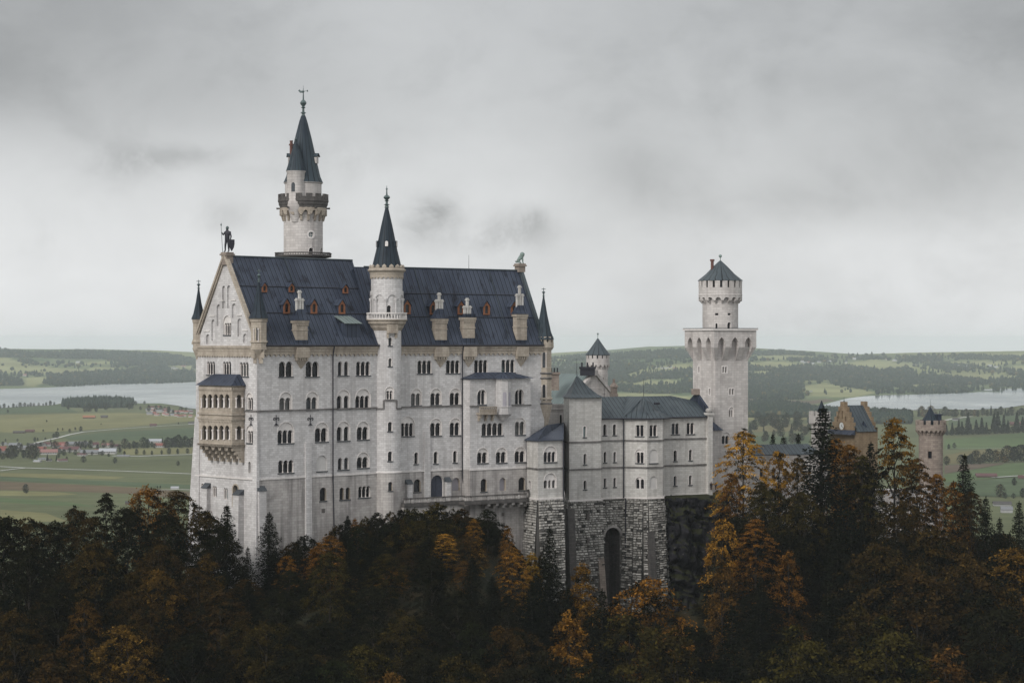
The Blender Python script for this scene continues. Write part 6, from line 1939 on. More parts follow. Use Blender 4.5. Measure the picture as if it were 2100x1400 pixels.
FORESTS = [  # outlines of the woods in the photo (source pixels)
    [(-120, 716), (0, 716), (60, 722), (110, 722), (160, 719), (260, 722), (340, 726), (400, 736), (400, 745), (330, 742), (230, 738), (120, 735), (0, 733), (-120, 734)],
    [(85, 786), (100, 772), (130, 768), (200, 764), (260, 760), (300, 752), (330, 750), (400, 762), (405, 783), (330, 786), (240, 788), (120, 793)],
    [(220, 740), (300, 738), (400, 742), (400, 760), (340, 748), (230, 752)],
    [(-120, 778), (0, 772), (40, 776), (60, 790), (-120, 796)], [(0, 764), (90, 760), (130, 764), (60, 768)], [(20, 742), (60, 738), (85, 750), (50, 752)],
    [(1130, 735), (1210, 727), (1320, 722), (1420, 716), (1425, 733), (1300, 737), (1130, 742)],
    [(1130, 752), (1230, 748), (1330, 750), (1290, 770), (1240, 800), (1130, 800)], [(1290, 772), (1340, 758), (1425, 757), (1425, 775), (1330, 778), (1285, 790)],
    [(1265, 795), (1330, 786), (1425, 782), (1425, 805), (1330, 808), (1265, 803)],
    [(1533, 722), (1600, 719), (1650, 724), (1692, 733), (1640, 731), (1533, 727)], [(1533, 752), (1600, 757), (1660, 750), (1700, 757), (1745, 748), (1800, 760), (1860, 755), (1880, 770), (1960, 772), (2030, 782), (2020, 790), (1900, 788), (1800, 798), (1710, 795), (1700, 780), (1650, 780), (1640, 800), (1650, 820), (1533, 818)],
    [(1533, 826), (1590, 824), (1660, 838), (1668, 852), (1533, 852)], [(1710, 800), (1760, 796), (1800, 805), (1710, 806)], [(1860, 800), (1940, 791), (2000, 800), (1980, 806), (1880, 808)], [(2020, 776), (2060, 770), (2230, 778), (2230, 797), (2040, 793)],
    [(1840, 738), (1870, 731), (1930, 735), (1930, 742), (1850, 742)], [(1960, 730), (2030, 726), (2110, 728), (2230, 722), (2230, 735), (2040, 739), (1960, 737)], [(1905, 748), (1960, 744), (2010, 752), (1990, 760), (1920, 758)], [(2060, 757), (2110, 753), (2230, 752), (2230, 766), (2070, 770)],
    [(1610, 738), (1650, 735), (1720, 740), (1660, 744)], [(1730, 733), (1780, 731), (1830, 737), (1760, 739)],
]
_r = lambda pts: [(1500 + x / 3.5, 700 + y / 3.5) for x, y in pts]
_c = lambda pts: [(1100 + x / 5.526, 670 + y / 5.526) for x, y in pts]
_l = lambda pts: [(x / 3.5, 690 + y / 3.5) for x, y in pts]
MEADOW = [_r([(130, 105), (400, 98), (640, 112), (450, 130), (150, 128)]), _r([(120, 150), (400, 145), (560, 165), (440, 188), (130, 184)]), _r([(120, 215), (300, 212), (370, 230), (200, 240), (120, 238)]), _r([(800, 160), (1000, 130), (1300, 160), (1380, 175), (1100, 200), (900, 188)]),
          _r([(1500, 150), (1700, 135), (2000, 150), (1900, 178), (1600, 168)]), _r([(1470, 240), (1700, 225), (2080, 250), (2000, 278), (1830, 284), (1600, 258)]), _r([(1900, 190), (2100, 170), (2400, 190), (2100, 218)]), _r([(1700, 90), (1900, 82), (2300, 90), (2100, 112), (1800, 108)]), _r([(520, 320), (680, 298), (780, 320), (1050, 365), (900, 398), (560, 392)]), _r([(1280, 310), (1480, 303), (1500, 326), (1300, 322)]),
          _c([(985, 545), (1180, 500), (1400, 480), (1750, 440), (1790, 480), (1400, 525), (1080, 585)]), _c([(1000, 640), (1500, 598), (1700, 640), (1500, 692), (1000, 695)]), _c([(820, 740), (1440, 760), (1800, 800), (1800, 840), (820, 790)]), _c([(1280, 448), (1500, 440), (1700, 412), (1790, 440), (1500, 470)]), _c([(150, 370), (260, 362), (400, 380), (200, 392)]), _c([(150, 440), (380, 440), (420, 460), (150, 465)]),
          _l([(-400, 150), (0, 150), (80, 160), (170, 195), (420, 228), (600, 232), (760, 218), (900, 240), (400, 272), (100, 266), (-400, 260)]), _l([(160, 295), (330, 290), (340, 320), (230, 366), (160, 342)]), _l([(430, 195), (760, 178), (900, 190), (500, 204)]), _l([(1210, 215), (1390, 205), (1390, 245), (1220, 250)])]
def ground_col(x, y, z):
    px = CX + F * x / y; py = CY - F * z / y
    n = noise.noise(Vector((x * .0012, y * .0009, .3))); n2 = noise.noise(Vector((x * .004, y * .003, 4.3)))
    c = Vector((.095, .115, .062)) * (1 + .25 * n2)
    if n > .18: c = Vector((.15, .16, .075)) * (1 + .15 * n2)
    if n < -.28: c = Vector((.062, .088, .046))
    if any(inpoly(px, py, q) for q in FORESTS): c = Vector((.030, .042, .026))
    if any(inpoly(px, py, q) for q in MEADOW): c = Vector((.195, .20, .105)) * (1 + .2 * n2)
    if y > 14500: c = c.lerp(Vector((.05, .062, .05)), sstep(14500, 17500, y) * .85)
    return c
def ground_mat():
    m, t, b = new_mat('far_ground')
    a = t.nodes.new('ShaderNodeVertexColor'); a.layer_name = 'ground'
    pos = t.nodes.new('ShaderNodeNewGeometry').outputs['Position']
    n = noise_tex(t, mapping(t, pos, (0, 0, 0), (.004, .004, .004)), 1, 6, .6)
    put(t, b.inputs['Base Color'], mixc(t, 1.0, a.outputs['Color'], ramp(t, n, [(.3, .75), (.7, 1.2)]), 'MULTIPLY')); b.inputs['Roughness'].default_value = 1.0; b.inputs['Specular IOR Level'].default_value = 0.0
    return m
M['far'] = ground_mat()
ys = [5600.0]
while ys[-1] < 30000: ys.append(ys[-1] * 1.0155)
pxs = [-620 + i * 13 for i in range(255)]
me = bpy.data.meshes.new('far_hills')
vs = []
for y in ys:
    for p in pxs:
        x = (p - CX) / F * y; vs.append((x, y, far_z(x, y) + .25 * 0 + (.0 if y > 5700 else -3)))
nx = len(pxs)
me.from_pydata(vs, [], [(j * nx + i, j * nx + i + 1, (j + 1) * nx + i + 1, (j + 1) * nx + i) for j in range(len(ys) - 1) for i in range(nx - 1)])
me.materials.append(M['far']); me.polygons.foreach_set('use_smooth', [True] * len(me.polygons))
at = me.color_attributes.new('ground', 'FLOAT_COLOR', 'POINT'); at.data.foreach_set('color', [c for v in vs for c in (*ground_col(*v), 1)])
o = bpy.data.objects.new('far_hills', me); COL.objects.link(o); tag(o, kind='structure')

def meadow_mat(name, c, var=.18):
    m, t, b = new_mat(name)
    pos = t.nodes.new('ShaderNodeNewGeometry').outputs['Position']
    n = noise_tex(t, mapping(t, pos, (0, 0, 0), (.006, .0022, 1)), 1, 6, .62); n2 = noise_tex(t, pos, .05, 3, .6)
    cc = mixc(t, ramp(t, n, [(.3, 0.0), (.7, 1.0)]), tuple(x * (1 - var) for x in c), tuple(x * (1 + var) for x in c))
    cc = mixc(t, .4, cc, ramp(t, n2, [(.3, .7), (.7, 1.15)]), 'MULTIPLY')
    n3 = noise_tex(t, mapping(t, pos, (0, 0, 0), (.0012, .045, 1), (0, 0, .12)), 1, 3, .6)
    cc = mixc(t, .5, cc, ramp(t, n3, [(.32, .72), (.68, 1.2)]), 'MULTIPLY')
    put(t, b.inputs['Base Color'], cc); b.inputs['Roughness'].default_value = 1.0; b.inputs['Specular IOR Level'].default_value = 0.0
    return m
vm = MB(); vm.face([(-16000, 100, ZV - .6), (16000, 100, ZV - .6), (16000, 9000, ZV - .6), (-16000, 9000, ZV - .6)])
tag(vm.build('valley_meadow', meadow_mat('valley_grass', (.098, .108, .060)), None), kind='structure')
def gp_(px, py, z=ZV): 
    Y = -z * F / (py - CY); return Vector(((px - CX) / F * Y, Y, z))
lvl_ = [0]
def sheet(name, pts, mat, dz=None):
    lvl_[0] += 1
    z = ZV - .55 + .035 * lvl_[0] if dz is None else ZV + dz
    q = [gp_(x, y) for x, y in pts]
    mb = MB(); S = Plane((0, 0), 90)
    class Fl:
        cuts = None
        def map(s, u, v, d=0): return Vector((u, v, z))
    cut_surface(mb, Fl(), [(p.x, p.y) for p in q], ())
    return tag(mb.build(name, mat, None), kind='structure')
L_ = lambda pts: [(x / 3.5, 690 + y / 3.5) for x, y in pts]
Rr = lambda pts: [(1500 + x / 3.5, 700 + y / 3.5) for x, y in pts]
fm = {k: meadow_mat('field_' + k, c, v) for k, c, v in (('brown', (.105, .082, .055), .15), ('pale', (.155, .150, .075), .18), ('deep', (.070, .092, .054), .18), ('bright', (.082, .112, .055), .15), ('straw', (.135, .12, .065), .2), ('marsh', (.11, .085, .065), .2))}
def sheet2(name, pts, k): return sheet(name, pts, fm[k])
sheet2('field', L_([(-900, 1000), (0, 1035), (400, 1052), (700, 1066), (1050, 1085), (1400, 1112), (1700, 1125), (1700, 1190), (1400, 1165), (900, 1122), (500, 1108), (0, 1096), (-900, 1070)]), 'brown')
sheet2('field', L_([(-900, 1078), (0, 1102), (420, 1112), (560, 1128), (300, 1140), (-200, 1135)]), 'pale')
sheet2('field', L_([(-300, 1150), (0, 1152), (500, 1185), (700, 1215), (300, 1205), (0, 1180)]), 'bright')
sheet2('field', L_([(-500, 1225), (0, 1238), (330, 1262), (480, 1320), (100, 1330), (-500, 1330)]), 'pale')
sheet2('field', L_([(0, 975), (500, 985), (900, 1005), (820, 1020), (300, 1010), (0, 1000)]), 'pale')
sheet2('field', L_([(0, 1002), (300, 1013), (1380, 1060), (1380, 1090), (700, 1060), (0, 1030)]), 'deep')
sheet2('field', L_([(-400, 660), (100, 690), (420, 680), (900, 650), (1420, 600), (1420, 560), (900, 545), (300, 555), (-400, 570)]), 'pale')
sheet2('field', L_([(450, 720), (700, 690), (1420, 650), (1420, 730), (900, 745), (500, 740)]), 'deep')
sheet2('field', L_([(-400, 520), (300, 500), (430, 490), (560, 540), (200, 548), (-400, 560)]), 'deep')
sheet2('field', L_([(880, 800), (1400, 792), (1400, 840), (880, 850)]), 'pale')
sheet2('field', Rr([(1530, 700), (1800, 680), (2100, 655), (2600, 640), (2600, 770), (2100, 750), (1800, 770), (1530, 770)]), 'bright')
sheet2('field', Rr([(1530, 815), (1750, 775), (2100, 770), (2100, 790), (1700, 870), (1530, 880)]), 'straw')
sheet2('field', Rr([(1530, 888), (1700, 878), (1970, 872), (1800, 905), (1530, 945)]), 'marsh')
sheet2('field', Rr([(1530, 955), (1800, 908), (2000, 874), (2600, 850), (2600, 950), (2100, 960), (1530, 1010)]), 'bright')
sheet2('field', Rr([(1530, 1015), (2100, 968), (2600, 958), (2600, 1110), (1900, 1110), (1530, 1100)]), 'deep')
sheet2('field', Rr([(1560, 560), (2100, 515), (2600, 500), (2600, 600), (1900, 600), (1560, 600)]), 'deep')
sheet2('field', Rr([(100, 545), (560, 538), (560, 560), (100, 570)]), 'pale')
sheet2('field', Rr([(150, 610), (560, 590), (560, 640), (150, 650)]), 'straw')
sheet2('field', Rr([(60, 410), (560, 425), (680, 412), (750, 425), (560, 452), (60, 455)]), 'marsh')
sheet2('field', Rr([(150, 680), (560, 680), (560, 740), (150, 730)]), 'deep')
road_m = plain('pale_road', (.42, .42, .40), .9, .08, .01)
def road(pts, w):
    q = [gp_(x, y) for x, y in pts]; lvl_[0] += 1
    mb = MB(); z = ZV - .55 + .035 * lvl_[0]
    for i, (a, b) in enumerate(zip(q, q[1:])):
        d = Vector((b.x - a.x, b.y - a.y, 0)).normalized(); n = Vector((-d.y, d.x, 0)) * w / 2
        f = [a - n - d * w * .3, b - n + d * w * .3, b + n + d * w * .3, a + n - d * w * .3]
        for p in f: p.z = z + .012 * (i % 2)
        mb.face(f)
    return tag(mb.build('road', road_m, None), kind='structure')
road(L_([(-500, 920), (0, 932), (170, 941), (500, 952), (900, 965), (1420, 986)]), 7)
road(L_([(0, 962), (90, 951), (180, 942)]), 5)
road(L_([(230, 770), (300, 752), (420, 725), (500, 703), (600, 684), (850, 662), (1150, 642), (1420, 626)]), 6)
road(L_([(820, 856), (1000, 858), (1200, 850), (1420, 844)]), 10); road(L_([(1140, 1100), (1280, 1097), (1400, 1100)]), 5)
road(Rr([(1530, 566), (1600, 553), (1720, 538)]), 9); road(Rr([(1880, 976), (2000, 968), (2200, 955)]), 6); road(Rr([(1540, 770), (2100, 765)]), 3)
# lakes
def water():
    m, t, b = new_mat('lake_water')
    b.inputs['Base Color'].default_value = (.10, .125, .13, 1); b.inputs['Roughness'].default_value = .12; b.inputs['IOR'].default_value = 1.33
    pos = t.nodes.new('ShaderNodeNewGeometry').outputs['Position']
    n = noise_tex(t, mapping(t, pos, (0, 0, 0), (.002, .0008, 1)), 1, 6, .65)
    put(t, b.inputs['Roughness'], ramp(t, n, [(.35, .08), (.65, .24)]))
    bump(t, b, noise_tex(t, pos, .3, 3, .6), .02, .2)
    return m
M['water'] = water()
tag(sheet('lake', L_([(-1500, 380), (0, 376), (120, 374), (230, 370), (330, 366), (480, 360), (600, 350), (750, 343), (900, 340), (1200, 334), (1420, 326), (2300, 300), (2300, 480), (1600, 540), (1420, 522), (1330, 512), (1280, 497), (1150, 480), (1000, 480), (900, 470), (600, 480), (430, 482), (380, 492), (200, 500), (0, 514), (-600, 530), (-1500, 540)]), M['water'], .6), kind='structure')
tag(sheet('lake', Rr([(560, 497), (600, 478), (640, 462), (740, 432), (840, 408), (950, 394), (1100, 386), (1300, 382), (1500, 376), (1640, 371), (1740, 366), (1800, 362), (1930, 364), (1935, 358), (1790, 352), (1790, 345), (1900, 340), (2100, 337), (2700, 330), (2700, 440), (2100, 458), (1950, 480), (1700, 492), (1500, 484), (1290, 494), (1100, 480), (900, 490), (700, 500)]), M['water'], .6), kind='structure')
# ------------------------------------------------------------------ trees
def quad_leaf(V, Fc, T, p, n, s, t, rr, el=1.0):
    """one leaf-sized face (a small rhombus) at p with normal n"""
    a = n.orthogonal().normalized()
    ang = rr.uniform(0, 6.283)
    b = n.cross(a)
    u = (a * math.cos(ang) + b * math.sin(ang)) * s
    v = n.cross(u).normalized() * s * el
    i = len(V)
    V += [p - u, p - v * .62, p + u, p + v * .62]
    Fc.append((i, i + 1, i + 2, i + 3)); T.append(t)
def mesh_from(name, V, Fc, T, mat):
    me = bpy.data.meshes.new(name)
    me.from_pydata(V, [], Fc)
    at = me.attributes.new('tint', 'FLOAT', 'FACE'); at.data.foreach_set('value', T)
    me.materials.append(mat); me.update()
    return me
def trunk_mesh(name, H, r, limbs, rr, lean=0.0):
    mb = MB()
    p = Vector((0, 0, -.12 * H)); k = 6
    pts = [p]
    for i in range(1, k + 1):
        pts.append(Vector((rr.uniform(-.012, .012) * H * i / k, rr.uniform(-.012, .012) * H * i / k, H * (.92 * i / k))))
    for i in range(k): mb.tube(pts[i], pts[i + 1], r * (1 - .82 * i / k), r * (1 - .82 * (i + 1) / k), 7)
    for a, b in limbs:
        mb.tube(a, b, r * .3, r * .07, 5)
    me = bpy.data.meshes.new(name); me.from_pydata(mb.v, [], mb.f)
    me.materials.append(M['trunk']); me.polygons.foreach_set('use_smooth', [True] * len(me.polygons))
    return me
import numpy as np
def leaf_mesh(name, P_, N_, S_, T_, el, mat, rg):
    """leaf-sized rhombs: centres P_, normals N_, half lengths S_, tints T_"""
    n = len(P_)
    N_ = N_ / np.linalg.norm(N_, axis=1, keepdims=True)
    ref = rg.normal(size=(n, 3))
    u = np.cross(N_, ref); u /= np.linalg.norm(u, axis=1, keepdims=True) + 1e-9
    v = np.cross(N_, u)
    S_ = S_[:, None]
    V = np.stack([P_ - u * S_, P_ - v * S_ * .62 * el, P_ + u * S_, P_ + v * S_ * .62 * el], axis=1).reshape(-1, 3)
    me = bpy.data.meshes.new(name)
    me.vertices.add(4 * n); me.vertices.foreach_set('co', V.astype(np.float32).ravel())
    me.loops.add(4 * n); me.loops.foreach_set('vertex_index', np.arange(4 * n, dtype=np.int32))
    me.polygons.add(n); me.polygons.foreach_set('loop_start', np.arange(0, 4 * n, 4, dtype=np.int32))
    at = me.attributes.new('tint', 'FLOAT', 'FACE'); at.data.foreach_set('value', np.clip(T_, 0, 1).astype(np.float32))
    me.materials.append(mat); me.update(calc_edges=True)
    return me
def broadleaf(name, seed, H=20, Wd=14, crown_z=.18, sprays=230, leaves=75, leaf=.19, turn=.5, topturn=.35, flat=.30, taper=.04, size=1.0):
    rr = random.Random(seed); rg = np.random.default_rng(seed)
    limbs = []
    z0 = H * crown_z; ch = H - z0
    lob = [(rr.uniform(0, 6.283), rr.uniform(.15, .9), rr.uniform(.62, 1.25)) for _ in range(12)]
    PP, NN, SS_, TT = [], [], [], []
    for k in range(sprays):
        h = ((k + .5) / sprays) ** .9
        prof = min(1, .35 + h / .3 * .65) * ((1 - taper) * max(0, 1 - h ** 2.6) ** .55 + taper * 1.12 * (1 - h) ** .72) + .03
        a = k * 2.399963 + rr.uniform(-.6, .6)
        lobe = 1.0
        for la, lh, ls in lob:
            d = abs((a - la + math.pi) % (2 * math.pi) - math.pi) / .7; e = abs(h - lh) / .14
            lobe += (ls - 1) * math.exp(-d * d - e * e)
        q = rr.random()
        rad = Wd / 2 * prof * lobe * (rr.uniform(.78, 1.08) if q < .66 else rr.uniform(.2, .78))
        c = np.array((math.cos(a) * rad, math.sin(a) * rad, z0 + ch * h * .97 + rr.uniform(-.5, .5)))
        out = np.array((math.cos(a), math.sin(a), .15 + .9 * h)); out /= np.linalg.norm(out)
        sr = Wd * rr.uniform(.075, .15) * (1.2 - .45 * h) * size
        if k % 9 == 0:
            base = Vector((0, 0, max(z0 * .8, c[2] - rad * .8 - .08 * ch))); limbs.append((base, base.lerp(Vector(c), .9)))
        up = np.array((0, 0, 1.0)) + out * rr.uniform(.2, .75); up /= np.linalg.norm(up)
        side = np.cross(up, out); side /= np.linalg.norm(side) + 1e-9; fwd = np.cross(side, up)
        tb = min(1, max(0, rr.gauss(turn, .34) + topturn * (h - .5) + .2 * (rad / (Wd / 2) - .6)))
        nl = int(leaves * rr.uniform(.7, 1.3))
        w = rg.integers(0, 7, nl)
        wx, wy, wz = rg.uniform(-1, 1, 7), rg.uniform(.2, 1, 7), rg.uniform(-.3, .3, 7)
        s = rg.random(nl) ** .7
        x = wx[w] * s * sr * 1.05 + rg.normal(0, .15, nl) * sr
        y = (wy[w] * s * 1.5 - .5) * sr + rg.normal(0, .14, nl) * sr
        z = (wz[w] * s + rg.normal(0, .2, nl)) * sr * flat * 2 - flat * .45 * sr * s * s
        PP.append(c + x[:, None] * side + y[:, None] * fwd + z[:, None] * up)
        NN.append(up * .9 + out * .25 + rg.normal(0, .5, (nl, 3)))
        SS_.append(leaf * rg.uniform(.6, 1.3, nl)); TT.append(tb + rg.normal(0, .12, nl))
    return leaf_mesh(name + '_crown', np.concatenate(PP), np.concatenate(NN), np.concatenate(SS_), np.concatenate(TT), 1.0, M['leaf'], rg), trunk_mesh(name + '_trunk', H, H * .014, limbs, rr)
def spruce(name, seed, H=24, Wd=8, dens=1.0, droop=.28, ragged=.25, start=.05):
    rr = random.Random(seed); rg = np.random.default_rng(seed)
    PP, NN, SS_, TT = [], [], [], []
    z = H * start
    while z < H * .985:
        h = z / H
        R_ = Wd / 2 * (1 - h) ** .74 * rr.uniform(1 - ragged, 1.1) + .16
        nb = max(6, int(12 * dens * (1 - .4 * h)))
        a0 = rr.uniform(0, 6.28)
        for b in range(nb):
            a = a0 + 2 * math.pi * b / nb + rr.uniform(-.3, .3)
            L = R_ * rr.uniform(.7, 1.18)
            d = np.array((math.cos(a), math.sin(a), 0)); s = np.array((-d[1], d[0], 0))
            n = max(8, int(L / .075 * dens))
            f = rg.random(n) ** .62
            wv = (.10 + .34 * np.clip(1 - np.abs(f - .45) * 1.4, 0, 1) * min(1, L / 2.0))
            hang = rg.random(n) ** 2 * .5 * min(1, L / 2)
            zz = z - droop * L * f + .24 * L * f * f - hang + .06 * rg.normal(size=n)
            PP.append(d * (L * f)[:, None] + s * (rg.uniform(-1, 1, n) * wv * 1.25)[:, None] + np.array((0, 0, 1)) * zz[:, None])
            NN.append(np.array((0, 0, 1.0)) + d * .5 + rg.normal(0, .55, (n, 3)))
            SS_.append(rg.uniform(.10, .23, n)); TT.append(rr.uniform(0, .5) + rg.normal(0, .08, n))
        z += rr.uniform(.34, .56) * (1.0 - .3 * h)
    n = 30; PP.append(np.stack([rg.normal(0, .04, n), rg.normal(0, .04, n), H * rg.uniform(.955, 1.0, n)], 1)); NN.append(rg.normal(size=(n, 3))); SS_.append(np.full(n, .13)); TT.append(np.full(n, .2))
    return leaf_mesh(name + '_crown', np.concatenate(PP), np.concatenate(NN), np.concatenate(SS_), np.concatenate(TT), .75, M['needle'], rg), trunk_mesh(name + '_trunk', H * 1.05, H * .011, [], rr)
PROTO = {
    'B': [(20, 14, broadleaf('broad_a', 11, 20, 14)), (20, 15, broadleaf('broad_b', 12, 20, 15, turn=.45)), (20, 13, broadleaf('broad_c', 13, 20, 13, turn=.55, taper=.38)), (20, 15, broadleaf('broad_d', 14, 20, 15, crown_z=.08, turn=.5, flat=.26, sprays=250))],
    'N': [(18, 7.5, broadleaf('slim_a', 21, 18, 7.5, .08, 150, 62, .165, .62, .4, .4, .45, 1.25)), (18, 8, broadleaf('slim_b', 22, 18, 8, .06, 150, 62, .165, .58, .45, .4, .6, 1.25)), (16, 8, broadleaf('slim_c', 23, 16, 8, .10, 140, 64, .17, .55, .5, .36, .35, 1.2))],
    'L': [(28, 13, broadleaf('layer_a', 31, 28, 13, .04, 300, 66, .2, .5, .55, .2, .6)), (27, 13, broadleaf('layer_b', 32, 27, 13, .04, 290, 66, .2, .55, .5, .2, .45)), (28, 15, broadleaf('layer_c', 33, 28, 15, .06, 300, 66, .2, .52, .5, .2, .25))],
    'S': [(24, 8, spruce('spruce_a', 41, 24, 8)), (24, 7.2, spruce('spruce_b', 42, 24, 7.2, 1.0, .34, .35)), (24, 9, spruce('spruce_c', 43, 24, 9, 1.0, .22, .3))],
    'U': [(6, 8, broadleaf('bush_a', 51, 6, 8, .0, 90, 70, .15, .45, .3, .45, .3)), (6, 7, broadleaf('bush_b', 52, 6, 7, .0, 90, 70, .15, .5, .3, .45, .2))],
}
WMIN = {'B': .60, 'N': .36, 'L': .36, 'S': .40, 'U': .5}
COLR = {  # colour of the turned leaves and how many have turned
    'gold': ((.38, .20, .028), .8), 'orange': ((.25, .118, .018), .74), 'rust': ((.135, .070, .015), .74), 'brown': ((.062, .037, .010), .72),
    'olive': ((.062, .046, .010), .72), 'green': ((.018, .022, .008), .6), 'dark': ((.016, .014, .007), .5), 'spruce': ((.010, .014, .009), .6), 'yellow': ((.44, .245, .032), .92)}
KINDN = {'B': 'broadleaf_tree', 'N': 'slender_tree', 'L': 'layered_tree', 'S': 'spruce_tree', 'U': 'bush'}
FT = []          # (root, px, py_top, kind, colour, width px, height)
def plant(kind, x, y, z, H, Wd, colr, proto=None):
    Wd = max(Wd, WMIN[kind] * H)
    Hp, Wp, (cm, tm) = PROTO[kind][proto if proto is not None else rnd.randrange(len(PROTO[kind]))]
    root = bpy.data.objects.new(KINDN[kind], None); COL.objects.link(root)
    root.location = (x, y, z); root.rotation_euler = (0, 0, rnd.uniform(0, 6.283))
    root.scale = (Wd / Wp, Wd / Wp, H / Hp)
    cr = bpy.data.objects.new('crown', cm); COL.objects.link(cr); cr.parent = root
    tr = bpy.data.objects.new('trunk', tm); COL.objects.link(tr); tr.parent = root
    c, t = COLR[colr]
    j = rnd.uniform(.82, 1.2); g = rnd.uniform(.9, 1.1)
    cr.color = (min(1, c[0] * j), min(1, c[1] * j * g), c[2] * j, max(0, min(1, t * rnd.uniform(.9, 1.08))))
    FT.append([root, CX + F * x / y, CY - F * (z + H) / y, kind, colr, Wd * F / y, H])
    return root
